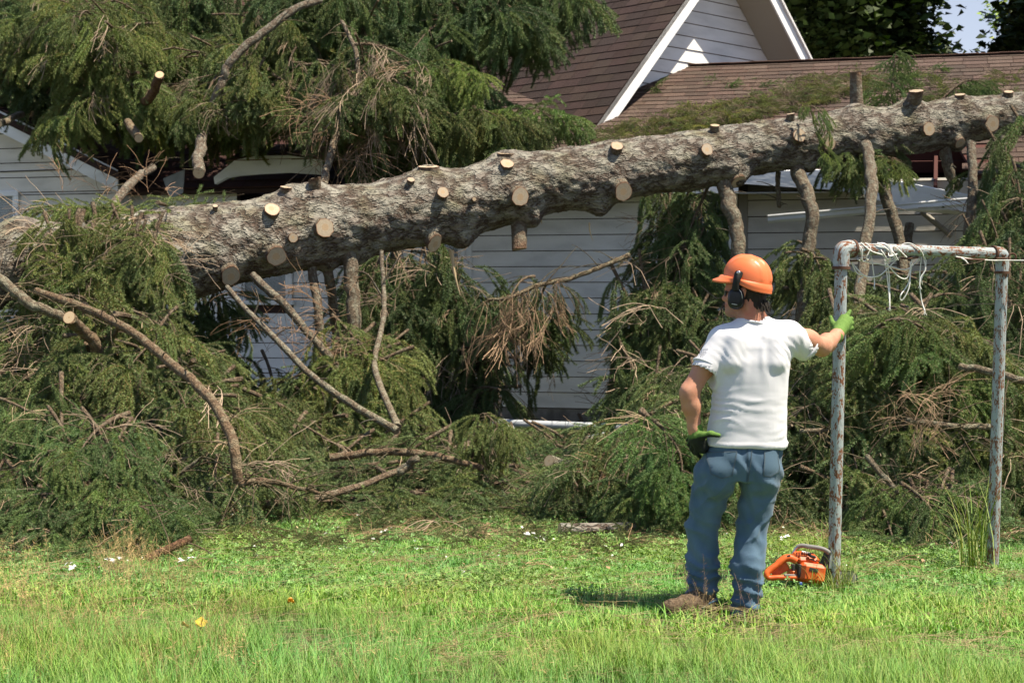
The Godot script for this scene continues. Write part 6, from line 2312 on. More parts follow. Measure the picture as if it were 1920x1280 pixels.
	for s in [[heel, toe, 0.05], [rh, rt, 0.048]]:      # soles
		var ms := MB.new()
		var a: Vector3 = s[0]
		var b: Vector3 = s[1]
		var dd := (b - a)
		dd.y = 0
		dd = dd.normalized()
		var sd := dd.cross(Vector3.UP)
		var ring := []
		for k in 24:
			var an := TAU * k / 24.0
			var c := b if cos(an) > 0 else a
			ring.append(Vector3(c.x, 0.004, c.z) + dd * cos(an) * s[2] + sd * sin(an) * s[2] * 0.96)
		var cc := Vector3((a.x + b.x) * 0.5, 0.012, (a.z + b.z) * 0.5)
		var topr := []
		for p in ring: topr.append(p + Vector3(0, 0.02, 0))
		ms.face(ring, cc, Color.WHITE)
		ms.face(topr, cc, Color.WHITE)
		for k in 24:
			ms.face([ring[k], ring[(k + 1) % 24], topr[(k + 1) % 24], topr[k]], cc, Color.WHITE)
		part("sole", ms.mesh(), M.black_rubber, t)
	make_head(t, nz)
	make_gloves(t, lw, rw)


func make_head(t: Node3D, nz: FastNoiseLite) -> void:
	# head axes: x the way he looks, y up, z his left side (towards us)
	var h := sub("head", t)
	var f := Vector3(-0.905, 0, -0.425)
	var b := Basis(f, Vector3.UP, f.cross(Vector3.UP))
	h.transform = Transform3D(b * Basis(Vector3(0, 0, 1), 0.05), L(1398, 552, -0.03))
	var hp := [
		cone(Vector3(-0.012, 0.045, 0), Vector3(0.012, 0.045, 0), 0.092, 0.090, Vector3(1.04, 1, 0.83)),
		cone(Vector3(0.03, 0.0, 0), Vector3(0.042, -0.055, 0), 0.070, 0.055, Vector3(1, 1, 0.88)),
		cone(Vector3(-0.02, -0.055, 0), Vector3(0.062, -0.088, 0), 0.055, 0.036, Vector3(1, 1, 1.02)),
		cone(Vector3(0.078, -0.093, 0), Vector3(0.083, -0.096, 0), 0.024, 0.022, Vector3(1, 1, 1.2)),       # chin
		cone(Vector3(0.092, 0.008, 0), Vector3(0.112, -0.026, 0), 0.011, 0.014),                             # nose
		cone(Vector3(0.098, -0.032, -0.009), Vector3(0.098, -0.032, 0.009), 0.010, 0.010),
		cone(Vector3(0.090, -0.056, -0.012), Vector3(0.090, -0.056, 0.012), 0.012, 0.012, Vector3(1, 0.75, 1)),
		cone(Vector3(0.088, -0.068, -0.010), Vector3(0.088, -0.068, 0.010), 0.012, 0.012, Vector3(1, 0.8, 1)),
		cone(Vector3(0.082, 0.022, -0.03), Vector3(0.082, 0.022, 0.03), 0.020, 0.020),                       # brow
		cone(Vector3(0.070, -0.02, 0.038), Vector3(0.060, -0.03, 0.045), 0.022, 0.022), cone(Vector3(0.070, -0.02, -0.038), Vector3(0.060, -0.03, -0.045), 0.022, 0.022),
		cone(Vector3(-0.03, -0.03, 0), Vector3(-0.045, -0.135, 0), 0.062, 0.064),                            # nape
		cone(Vector3(0.01, -0.07, 0), Vector3(-0.03, -0.14, 0), 0.05, 0.06),
	]
	var col := func(p: Vector3, _n: Vector3) -> Color:
		var c := Color(0.50, 0.235, 0.15).lerp(Color(0.47, 0.17, 0.11), clampf(nz.get_noise_3dv(p * 12.0) + 0.35, 0, 1))
		# a shaved beard's bluish cast on the jaw
		var bd := smoothstep(-0.045, -0.085, p.y) * smoothstep(-0.03, 0.02, p.x)
		c = c.lerp(Color(0.30, 0.17, 0.125), bd * 0.55)
		if p.y < -0.055 and p.y > -0.07 and p.x > 0.085: c = c.lerp(Color(0.36, 0.11, 0.085), 0.6)
		return c
	part("face", nets(hp, Vector3(-0.16, -0.21, -0.12), Vector3(0.16, 0.16, 0.12), 0.0042, 0.014, NOP, col), M.skin, h)
	# ear, mostly behind the muff
	var ep := [cone(Vector3(-0.012, 0.02, 0.082), Vector3(-0.008, -0.03, 0.078), 0.018, 0.011, Vector3(1, 1, 0.5)), cone(Vector3(-0.012, 0.02, -0.082), Vector3(-0.008, -0.03, -0.078), 0.018, 0.011, Vector3(1, 1, 0.5))]
	part("ears", nets(ep, Vector3(-0.05, -0.06, -0.12), Vector3(0.03, 0.06, 0.12), 0.004, 0.006, NOP, col), M.skin, h)
	# short dark hair round the back, with locks at the nape
	var hair := [cone(Vector3(-0.028, 0.03, 0), Vector3(-0.05, -0.045, 0), 0.086, 0.062, Vector3(1, 1, 0.92)), cone(Vector3(-0.012, 0.05, 0), Vector3(0.0, 0.05, 0), 0.094, 0.094, Vector3(1.02, 0.98, 0.85)), {"cut_n": Vector3(-1, -0.35, 0).normalized(), "cut_d": -0.034, "op": 1}]
	hair[2] = cone(Vector3(0.11, -0.05, 0), Vector3(0.11, 0.06, 0), 0.095, 0.095, Vector3(1, 1, 2), 1)
	part("hair", nets(hair, Vector3(-0.16, -0.13, -0.12), Vector3(0.1, 0.13, 0.12), 0.0045, 0.012, func(p, _n): return nz.get_noise_3d(p.x * 45.0, p.y * 14.0, p.z * 45.0) * 0.006, NOP), M.hair, h)
	var ml := MB.new()
	for k in 70:
		var z := rr(-0.055, 0.06)
		var p := Vector3(-0.055 - 0.062 * sqrt(maxf(0.0, 1.0 - pow(z / 0.065, 2.0))) * 0.9, rr(-0.06, -0.02), z)
		var lk := bend(p, Vector3(-0.5, -1, z * 6.0), rr(0.025, 0.055), -0.2, 0.15, 4)
		ml.tube(lk, taper(5, 0.0028, 0.0006), 4, Color.WHITE, Color.WHITE, false)
	part("nape_locks", ml.mesh(), M.hair, h)
	# helmet
	var hel := sub("helmet", h)
	hel.transform = Transform3D(Basis(Vector3(0, 0, 1), 0.145).scaled(Vector3(0.9, 1.06, 0.93)), Vector3(-0.002, 0.062, 0))
	var md := MB.new()
	var n := 72
	var prof := []
	for k in 19:
		var u := k / 18.0
		prof.append([pow(1.0 - pow(u, 2.3), 1.0 / 2.2), 0.135 * u])
	for k in prof.size():
		for j in n + 1:
			var an := TAU * j / n
			var ex := 0.146 if cos(an) < 0.0 else 0.140
			var r: float = prof[k][0]
			var p := Vector3(cos(an) * ex * r, prof[k][1], sin(an) * 0.114 * r)
			# raised keel fore and aft, and two ribs beside it
			var up: float = prof[k][1] / 0.135
			var lift := 0.0055 * smoothstep(0.024, 0.018, absf(p.z)) * smoothstep(0.12, 0.3, up)
			lift += 0.0035 * exp(-pow((absf(p.z) - 0.055 - 0.02 * (1.0 - up)) / 0.005, 2.0)) * smoothstep(0.12, 0.3, up) * smoothstep(1.0, 0.85, up)
			var nn := Vector3(cos(an) / ex * r, up * 8.0, sin(an) / 0.114 * r).normalized()
			md.vert(p + nn * lift, nn, Vector2.ZERO, Color.WHITE)
	var idx := PackedInt32Array()
	for k in prof.size() - 1:
		for j in n:
			var q := k * (n + 1) + j
			var w := q + n + 1
			md.tri(q, q + 1, w)
			md.tri(q + 1, w + 1, w)
	md.n = smooth_normals(md.v, md.i)
	if md.n[40].dot(md.v[40]) < 0.0:
		for q in range(0, md.i.size(), 3):
			var s := md.i[q + 1]
			md.i[q + 1] = md.i[q + 2]
			md.i[q + 2] = s
		md.n = smooth_normals(md.v, md.i)
	for k in prof.size():
		var q := k * (n + 1)
		var s := (md.n[q] + md.n[q + n]).normalized()
		md.n[q] = s
		md.n[q + n] = s
	part("shell", md.mesh(), M.helmet, hel)
	# rim band and peak, one swept edge
	var rim := MB.new()
	var sec := 10
	for j in n + 1:
		var an := TAU * j / n
		var ca := cos(an)
		var peak := 0.050 * pow(maxf(0.0, (ca - 0.35) / 0.65), 0.8)
		var lip := 0.011 + peak
		var y0 := -0.004 - 0.010 * smoothstep(0.25, -0.9, ca) + 0.010 * exp(-pow((ca - 0.12) / 0.35, 2.0))
		var inr := Vector3(ca * (0.146 if ca < 0 else 0.140), 0, sin(an) * 0.114)
		var od := Vector3(ca, 0, sin(an) * (0.8 - 0.5 * smoothstep(0.3, 1.0, ca))).normalized()
		var tip := inr + od * lip + Vector3(0, y0 - 0.010 - peak * 0.22, 0)
		var ring := [inr + Vector3(0, 0.016, 0) + od * 0.002, inr + od * (0.007 + lip * 0.18) + Vector3(0, y0 + 0.013, 0), inr + od * (0.007 + lip * 0.3) + Vector3(0, y0 + 0.003 - peak * 0.03, 0), tip + Vector3(0, 0.006, 0) - od * 0.002, tip, tip + Vector3(0, -0.004, 0) - od * 0.001, tip + Vector3(0, -0.006, 0) - od * 0.006, inr + Vector3(0, y0 - 0.010, 0) + od * 0.001, inr + Vector3(0, y0, 0) - od * 0.006, inr + Vector3(0, 0.016, 0) - od * 0.004]
		for p in ring: rim.vert(p, Vector3.UP, Vector2.ZERO, Color.WHITE)
	for j in n:
		for k in sec:
			var q := j * sec + k
			var q1 := j * sec + (k + 1) % sec
			rim.tri(q, q1, q + sec)
			rim.tri(q1, q1 + sec, q + sec)
	rim.n = smooth_normals(rim.v, rim.i)
	if rim.n[4].dot(Vector3(1, 0, 0)) < 0.0:
		for q in range(0, rim.i.size(), 3):
			var s := rim.i[q + 1]
			rim.i[q + 1] = rim.i[q + 2]
			rim.i[q + 2] = s
		rim.n = smooth_normals(rim.v, rim.i)
	part("brim", rim.mesh(), M.helmet, hel)
	# ear muffs on their arms
	for sg in [1.0, -1.0]:
		var em := sub("ear_muff", h)
		var mc := MB.new()
		var cx := Transform3D(Basis(Vector3(1, 0, 0), PI / 2 * sg) * Basis(), Vector3(0.022, -0.022, 0.072 * sg))
		var rings := [[0.0, 0.80], [0.004, 0.96], [0.014, 1.0], [0.028, 0.97], [0.036, 0.86], [0.041, 0.66], [0.0425, 0.62], [0.0425, 0.0]]
		var m := 32
		for k in rings.size():
			for j in m + 1:
				var an := TAU * j / m
				var ca := cos(an)
				var sa := sin(an)
				var rx := pow(pow(absf(ca), 2.7) + pow(absf(sa), 2.7), -1.0 / 2.7)
				var p := Vector3(ca * rx * 0.044 * rings[k][1], sa * rx * 0.056 * rings[k][1], 0.068 * sg + rings[k][0] * sg)
				mc.vert(p + Vector3(0.022, -0.022 + 0.0, 0), Vector3.UP, Vector2.ZERO, Color.WHITE)
		for k in rings.size() - 1:
			for j in m:
				var q := k * (m + 1) + j
				var w := q + m + 1
				if sg > 0:
					mc.tri(q, w, q + 1)
					mc.tri(q + 1, w, w + 1)
				else:
					mc.tri(q, q + 1, w)
					mc.tri(q + 1, w + 1, w)
		mc.n = smooth_normals(mc.v, mc.i)
		part("cup", mc.mesh(), M.black_plastic, em)
		var ma := MB.new()
		var arm := spline([Vector3(0.020, 0.020, 0.112 * sg), Vector3(0.017, 0.05, 0.122 * sg), Vector3(0.010, 0.085, 0.122 * sg), Vector3(0.006, 0.118, 0.106 * sg)], 5)
		ma.tube(arm, PackedFloat32Array([0.0065, 0.0065, 0.0065, 0.0063, 0.006, 0.006, 0.006, 0.006, 0.0063, 0.0065, 0.0068, 0.007, 0.0073, 0.0073, 0.007, 0.0055]), 14, Color.WHITE, Color.WHITE, true, 3.0)
		part("arm", ma.mesh(), M.black_rubber, em)
		var mk := MB.new()
		lathe(mk, [Vector2(0.0098, 0.0), Vector2(0.0098, 0.003), Vector2(0.007, 0.0045), Vector2(0.0, 0.005)], 18, Transform3D(Basis(Vector3(1, 0, 0), PI / 2 * sg), Vector3(0.007, 0.112, 0.117 * sg)), Color.WHITE)
		part("pivot", mk.mesh(), M.steel, em)
		# wire yoke behind the cup
		var my := MB.new()
		var yoke := spline([Vector3(0.010, 0.034, 0.112 * sg), Vector3(-0.012, 0.012, 0.116 * sg), Vector3(-0.019, -0.02, 0.112 * sg)], 5)
		my.tube(yoke, taper(yoke.size(), 0.0015, 0.0015), 5, Color.WHITE, Color.WHITE)
		part("yoke", my.mesh(), M.steel, em)
		if sg < 0:
			# small pale print, too small to read
			var mp := MB.new()
			var x := 0.036
			for k in 9:
				var w := rr(0.0016, 0.0028)
				mp.box(at(x, -0.050 - k * 0.0004, -0.1108), Vector3(w, 0.0042 * rr(0.7, 1.0), 0.0012), Color.WHITE)
				x -= 0.0034
			part("print", mp.mesh(), M.pale_print, em, "stuff")
	# dark glasses
	var gl := sub("glasses", h)
	for sg in [1.0, -1.0]:
		var mg := MB.new()
		mg.box(Transform3D(Basis(Vector3.UP, -0.42 * sg), Vector3(0.098, 0.002, 0.033 * sg)), Vector3(0.006, 0.032, 0.046), Color.WHITE, 0.0025)
		part("lens", mg.mesh(), M.black_plastic, gl)
		var mt := MB.new()
		mt.tube(PackedVector3Array([Vector3(0.090, 0.010, 0.056 * sg), Vector3(0.06, 0.010, 0.072 * sg), Vector3(-0.01, 0.012, 0.080 * sg)]), PackedFloat32Array([0.0034, 0.003, 0.003]), 6, Color.WHITE, Color.WHITE)
		part("temple", mt.mesh(), M.black_plastic, gl)
	# fine chain round the neck
	var nk := sub("necklace", t)
	var c := L(1413, 594, -0.028)
	for k in 40:
		var an := TAU * k / 40.0
		var mb := MB.new()
		mb.box(Transform3D(Basis(Vector3.UP, -an) * Basis(Vector3(1, 0, 0), k * 0.8), c + Vector3(cos(an) * 0.071, 0.014 * sin(an) - 0.012 * cos(an), sin(an) * 0.069)), Vector3(0.003, 0.003, 0.009), Color.WHITE, 0.001)
		part("chain_link", mb.mesh(), M.steel, nk)


func make_gloves(t: Node3D, lw: Vector3, rw: Vector3) -> void:
	var green := Color(0.125, 0.225, 0.045)
	var black := Color(0.018, 0.020, 0.016)
	# right hand: laid against the near side of the post, fingers round its far right edge, thumb up on the left
	var pc := P(1574, 610, 8.98) - MAN
	var k0 := L(1588, 600, -0.58)
	var wr := rw + (L(1576, 622, -0.49) - rw) * 0.2
	var palm := L(1578, 614, -0.53)
	var idx0 := L(1583, 598, -0.575)
	var rp := [
		cone(wr, palm, 0.034, 0.040, Vector3(1, 1, 0.85)), cone(palm, L(1587, 604, -0.57), 0.040, 0.034, Vector3(1, 1, 0.8)), cone(palm, idx0, 0.036, 0.028),
		cone(wr - (wr - palm).normalized() * -0.01, wr + (wr - palm).normalized() * 0.028, 0.036, 0.038),     # cuff
		# index finger reaches up the post
		cone(idx0, L(1590, 590, -0.59), 0.0125, 0.0118), cone(L(1590, 590, -0.59), L(1594, 583, -0.605), 0.0118, 0.0105),
		# middle, ring and little finger close round the right of the pipe
		cone(L(1589, 601, -0.575), L(1596, 598, -0.60), 0.0122, 0.0115), cone(L(1596, 598, -0.60), L(1597, 597, -0.645), 0.0115, 0.0105), cone(L(1597, 597, -0.645), L(1588, 597, -0.68), 0.0105, 0.0095),
		cone(L(1591, 609, -0.57), L(1598, 606, -0.595), 0.0120, 0.0112), cone(L(1598, 606, -0.595), L(1598, 605, -0.64), 0.0112, 0.0102), cone(L(1598, 605, -0.64), L(1590, 605, -0.676), 0.0102, 0.0093),
		cone(L(1591, 617, -0.56), L(1597, 615, -0.585), 0.0112, 0.0105), cone(L(1597, 615, -0.585), L(1597, 614, -0.625), 0.0105, 0.0095), cone(L(1597, 614, -0.625), L(1590, 613, -0.655), 0.0095, 0.0088),
		# thumb leaves the side of the palm and stands up left of the pipe
		cone(L(1570, 617, -0.52), L(1562, 606, -0.555), 0.0165, 0.0130), cone(L(1562, 606, -0.555), L(1558, 594, -0.59), 0.0128, 0.0105),
	]
	var rc := func(p: Vector3, n: Vector3) -> Color:
		return green.lerp(black, smoothstep(0.15, -0.25, n.z + (p.z + 0.56) * 4.0) if n.y < 0.75 else 0.0)
	var wob := FastNoiseLite.new()
	wob.frequency = 30.0
	part("glove", nets(rp, L(1545, 650, -0.55) + Vector3(-0.04, -0.05, -0.16), L(1600, 575, -0.5) + Vector3(0.05, 0.03, 0.14), 0.0036, 0.010, func(p, _n): return wob.get_noise_3dv(p) * 0.0016, rc), M.glove, t)
	# left hand: wrist bent on the hip, thumb to the back, fingers forward and down round the hip bone
	var w := lw + Vector3(0.004, -0.004, 0.0)
	var lp := [
		cone(w + Vector3(-0.002, 0.016, 0.002), w + Vector3(0.004, -0.014, 0.0), 0.036, 0.036),
		cone(w, L(1312, 824, 0.06), 0.034, 0.040, Vector3(1, 1, 0.8)), cone(L(1306, 822, 0.05), L(1318, 838, 0.045), 0.036, 0.034),
		# thumb across the back of the hip
		cone(L(1318, 816, 0.10), L(1333, 813, 0.125), 0.0175, 0.0145), cone(L(1333, 813, 0.125), L(1348, 816, 0.138), 0.0145, 0.0115),
		cone(L(1308, 818, 0.07), L(1320, 816, 0.10), 0.026, 0.018),
		# fingers bend forward round the hip
		cone(L(1306, 832, 0.06), L(1306, 848, 0.03), 0.0125, 0.0118), cone(L(1306, 848, 0.03), L(1312, 856, -0.02), 0.0118, 0.0105),
		cone(L(1300, 828, 0.045), L(1298, 842, 0.01), 0.0125, 0.0118), cone(L(1298, 842, 0.01), L(1303, 850, -0.045), 0.0118, 0.0105),
		cone(L(1297, 822, 0.03), L(1293, 833, -0.01), 0.0120, 0.0112), cone(L(1293, 833, -0.01), L(1297, 842, -0.06), 0.0112, 0.0100),
		cone(L(1295, 817, 0.015), L(1290, 824, -0.025), 0.0110, 0.0102), cone(L(1290, 824, -0.025), L(1293, 831, -0.065), 0.0102, 0.0092),
	]
	var lc := func(p: Vector3, n: Vector3) -> Color:
		var q := L(1310, 826, 0.06)
		var d := (p.y - q.y) * 9.0 + n.y * 0.9 - (p.x - q.x) * 1.5
		return black.lerp(green, smoothstep(-0.15, 0.25, d))
	part("glove", nets(lp, L(1280, 862, 0.0) + Vector3(-0.03, -0.02, -0.11), L(1355, 800, 0.1) + Vector3(0.03, 0.05, 0.09), 0.0038, 0.012, func(p, _n): return wob.get_noise_3dv(p) * 0.0016, lc), M.glove, t)


# ============================================================ grass and litter
func blade_tuft(n: int, h: float, spread: float, lean: float, w: float, cols: Array) -> ArrayMesh:
	var mb := MB.new()
	for k in n:
		var an := R.randf() * TAU
		var p := Vector3(cos(an), 0, sin(an)) * spread * sqrt(R.randf())
		var bd := R.randf() * TAU
		var dir := Vector3(cos(bd), 0, sin(bd))
		var side := Vector3(-dir.z, 0, dir.x)
		var l := h * rr(0.55, 1.15)
		var cv := lean * rr(0.2, 1.3)
		var c: Color = cols[R.randi() % cols.size()]
		var v := rr(0.8, 1.2)
		c = Color(c.r * v, c.g * v, c.b * v)
		var ww := w * rr(0.7, 1.2)
		var seg := 3
		var base := mb.v.size()
		for j in seg + 1:
			var u := float(j) / seg
			var q := p + Vector3.UP * l * (u - 0.35 * cv * u * u) + dir * l * cv * u * u
			var nn := (dir * -1.0 * (1.0 - cv * u) + Vector3.UP * (0.7 + cv * u)).normalized()
			if j < seg:
				mb.vert(q - side * ww * (1.0 - 0.6 * u), nn, Vector2.ZERO, c)
				mb.vert(q + side * ww * (1.0 - 0.6 * u), nn, Vector2.ZERO, c)
			else:
				mb.vert(q, nn, Vector2.ZERO, c)
		for j in seg:
			var a := base + j * 2
			if j < seg - 1:
				fix(mb, a, a + 1, a + 2)
				fix(mb, a + 1, a + 3, a + 2)
			else:
				fix(mb, a, a + 1, a + 2)
	return mb.mesh()


func fix(mb: MB, a: int, b: int, c: int) -> void:      # winding to suit the vertex normals
	if (mb.v[c] - mb.v[a]).cross(mb.v[b] - mb.v[a]).dot(mb.n[a]) < 0.0: mb.tri(a, c, b)
	else: mb.tri(a, b, c)


func clover_tuft() -> ArrayMesh:
	var mb := MB.new()
	for k in 9:
		var c := Vector3(rr(-0.07, 0.07), rr(0.02, 0.055), rr(-0.07, 0.07))
		var tilt := Basis.from_euler(Vector3(rr(-0.5, 0.5), R.randf() * TAU, rr(-0.5, 0.5)))
		var v := rr(0.8, 1.25)
		var col := Color(0.125 * v, 0.20 * v, 0.06 * v)
		for j in 3:
			var b := tilt * Basis(Vector3.UP, TAU * j / 3.0)
			var r := rr(0.0065, 0.0095)
			mb.face([c, c + b * Vector3(r, 0.002, r * 0.6), c + b * Vector3(r * 1.7, 0.003, 0), c + b * Vector3(r, 0.002, -r * 0.6)], c - b * Vector3.UP, col)
	return mb.mesh()


func seed_stalks(n: int, h: float, col: Color, head: Color, fluff: int) -> ArrayMesh:
	var mb := MB.new()
	for k in n:
		var p := Vector3(rr(-0.07, 0.07), 0, rr(-0.07, 0.07))
		var d := Vector3(rr(-0.35, 0.35), 1, rr(-0.35, 0.35))
		var path := bend(p, d, h * rr(0.7, 1.15), 0.25, 0.05, 5)
		mb.tube(path, taper(6, 0.0011, 0.0006), 3, col, col, false)
		for j in fluff:
			var u := rr(0.62, 1.0)
			var f := u * 5.0
			var q := path[int(f)].lerp(path[mini(int(f) + 1, 5)], f - int(f))
			var o := Vector3(rr(-1, 1), rr(-0.2, 0.9), rr(-1, 1)).normalized() * rr(0.005, 0.03) * (1.25 - u) * 2.0
			mb.face([q, q + o + Vector3(0.0012, 0.002, 0), q + o * 1.25 + Vector3(0, 0.004, 0.0012)], q - Vector3(0, 0, 1), head * rr(0.8, 1.2))
	return mb.mesh()


func patchy(x: float, z: float, nz: FastNoiseLite) -> float:
	return nz.get_noise_2d(x, z)


func make_grass() -> void:
	var nz := FastNoiseLite.new()
	nz.seed = 19
	nz.frequency = 0.55
	nz.fractal_octaves = 3
	var gcol := [Color(0.155, 0.275, 0.055), Color(0.20, 0.30, 0.06), Color(0.125, 0.245, 0.06), Color(0.28, 0.325, 0.11)]
	var lawn := []
	for k in 4: lawn.append(blade_tuft(34, 0.058, 0.075, 0.8, 0.0019, gcol))
	var long_ := []
	for k in 4: long_.append(blade_tuft(26, 0.22, 0.06, 0.8, 0.0021, gcol))
	var xs := [[], [], [], [], [], [], [], []]
	var cs := [[], [], [], [], [], [], [], []]
	var clov := [[], []]
	var dry := [[], []]
	for k in 33000:
		var d := sqrt(rr(5.6 * 5.6, 13.2 * 13.2))
		var x := rr(-0.36, 0.36) * d * 1.6
		var z := -d
		var g := patchy(x, z, nz)
		var y := rr(0.75, 1.3)
		# the mown lawn near the heaps; long meadow grass in the foreground
		var edge := 7.25 + g * 0.9 + (0.8 if x < -0.4 else 0.0)
		var tone := Color(0.95 + g * 0.32, 1.07, 0.98 - g * 0.3)
		tone = Color(tone.r * y, tone.g * y, tone.b * y)
		var under := d > 10.6 and absf(x + 0.1 * d) > 0.14 * d
		if under and R.randf() < 0.75: continue
		if Vector2(x - 1.05, d - 7.95).length() < 0.42 and R.randf() < 0.8: continue
		if R.randf() < clampf(-g * 1.6 - 0.1, 0.0, 0.7): continue
		if d < edge:
			var q := 4 + R.randi() % 4
			var s := rr(0.5, 0.9) * clampf(0.55 + (edge - d) * 0.6, 0.4, 1.0)
			xs[q].append(Transform3D(Basis(Vector3.UP, R.randf() * TAU).scaled(Vector3(1, 1, 1) * s) , Vector3(x, 0, z)))
			cs[q].append(tone)
		else:
			var q := R.randi() % 4
			var s := rr(0.7, 1.35)
			if d < 8.6 and g > 0.05: s *= 1.4
			xs[q].append(Transform3D(Basis(Vector3.UP, R.randf() * TAU).scaled(Vector3(1.15, rr(0.7, 1.2), 1.15) * s), Vector3(x, 0, z)))
			cs[q].append(tone * Color(1.0, 1.06, 0.95))
			if d > 8.4 and R.randf() < 0.33 + g * 0.6:
				clov[0].append(Transform3D(Basis(Vector3.UP, R.randf() * TAU).scaled(Vector3.ONE * rr(0.8, 1.5)), Vector3(x + rr(-0.05, 0.05), 0, z)))
				clov[1].append(tone * rr(0.9, 1.3))
	for q in 8:
		scatter("lawn_grass" if q < 4 else "meadow_grass", lawn[q] if q < 4 else long_[q - 4], M.grass, xs[q], cs[q], self, ("short sunlit lawn grass between the heaps and the meadow strip" if q < 4 else "long bright meadow grass in the foreground"), "grass")
	scatter("clover", clover_tuft(), M.leaves, clov[0], clov[1], self, "clover leaves mixed into the short lawn", "clover")
	# tan seed heads at the left of the foreground, and thin ones elsewhere
	var sa := seed_stalks(7, 0.36, Color(0.46, 0.34, 0.16), Color(0.50, 0.34, 0.16), 22)
	var wx := []
	var wc := []
	for k in 150:
		var d := rr(6.3, 9.6)
		var x := -0.34 * d + absf(R.randfn()) * 0.16 * d
		if R.randf() < 0.18: x = rr(-0.33, 0.34) * d
		if d > 8.3 and x > -0.2 * d: continue
		wx.append(Transform3D(Basis(Vector3.UP, R.randf() * TAU).scaled(Vector3.ONE * rr(0.5, 0.95)), Vector3(x, 0, -d)))
		wc.append(Color(1, 1, 1) * rr(0.8, 1.35))
	scatter("seed_heads", sa, M.dry_stalks, wx, wc, self, "tan feathery grass seed heads in the left foreground meadow", "dry grass")
	# dead straw lying in the sward
	var st := MB.new()
	for k in 10:
		var p := bend(Vector3(rr(-0.05, 0.05), rr(0.02, 0.06), rr(-0.05, 0.05)), Vector3(rr(-1, 1), rr(-0.1, 0.2), rr(-1, 1)), rr(0.08, 0.2), 0.1, 0.1, 3)
		st.tube(p, taper(4, 0.0011, 0.0007), 3, Color(0.46, 0.36, 0.19), Color(0.5, 0.4, 0.22), false)
	var tx := []
	var tc := []
	for k in 1000:
		var d := rr(6.2, 11.6)
		tx.append(Transform3D(Basis(Vector3.UP, R.randf() * TAU), Vector3(rr(-0.36, 0.36) * d, 0, -d)))
		tc.append(Color(1, 1, 1) * rr(0.6, 1.1))
	scatter("straw", st.mesh(), M.dry_stalks, tx, tc, self, "dead straw strewn through the lawn", "straw")
	# tall tufts at the feet of the posts
	var tall := blade_tuft(46, 0.62, 0.10, 0.55, 0.0036, [Color(0.11, 0.18, 0.03), Color(0.16, 0.22, 0.04), Color(0.22, 0.24, 0.06)])
	for s in [[P(1835, 1068, 9.45), 1.05, "tall grass tuft growing at the foot of the far right post"], [P(1590, 1090, 8.85), 0.50, "grass tuft round the foot of the post beside the chainsaw"], [P(1545, 1085, 9.15), 0.72, "sparse long grass blades behind the chainsaw handle"]]:
		var t := thing("grass_tuft", s[2], "grass tuft", Vector3(s[0].x, 0, s[0].z))
		var m := part("blades", tall, M.grass, t, "stuff")
		m.scale = Vector3.ONE * s[1]
	var sh := blade_tuft(60, 0.20, 0.11, 0.6, 0.003, [Color(0.12, 0.20, 0.03), Color(0.2, 0.24, 0.05)])
	var ft := thing("grass_tuft", "short thick grass tuft in front of the left post, hiding the saw's end", "grass tuft", Vector3(P(1556, 1100, 8.78).x, 0, -8.78))
	part("blades", sh, M.grass, ft, "stuff")
	# purplish seed heads before the boots
	var pv := seed_stalks(5, 0.30, Color(0.25, 0.17, 0.12), Color(0.22, 0.14, 0.12), 34)
	for s in [[1300, 1150, 8.02, "purple-brown grass seed plume before the worker's left boot", 1.0], [1402, 1160, 7.98, "purple-brown grass seed plume before the worker's right boot", 0.75]]:
		var p := P(s[0], s[1], s[2])
		var t := thing("seed_plume", s[3], "grass plume", Vector3(p.x, 0, p.z))
		var m := part("stalks", pv, M.dry_stalks, t, "stuff")
		m.scale = Vector3(1.0, s[4], 1.0)


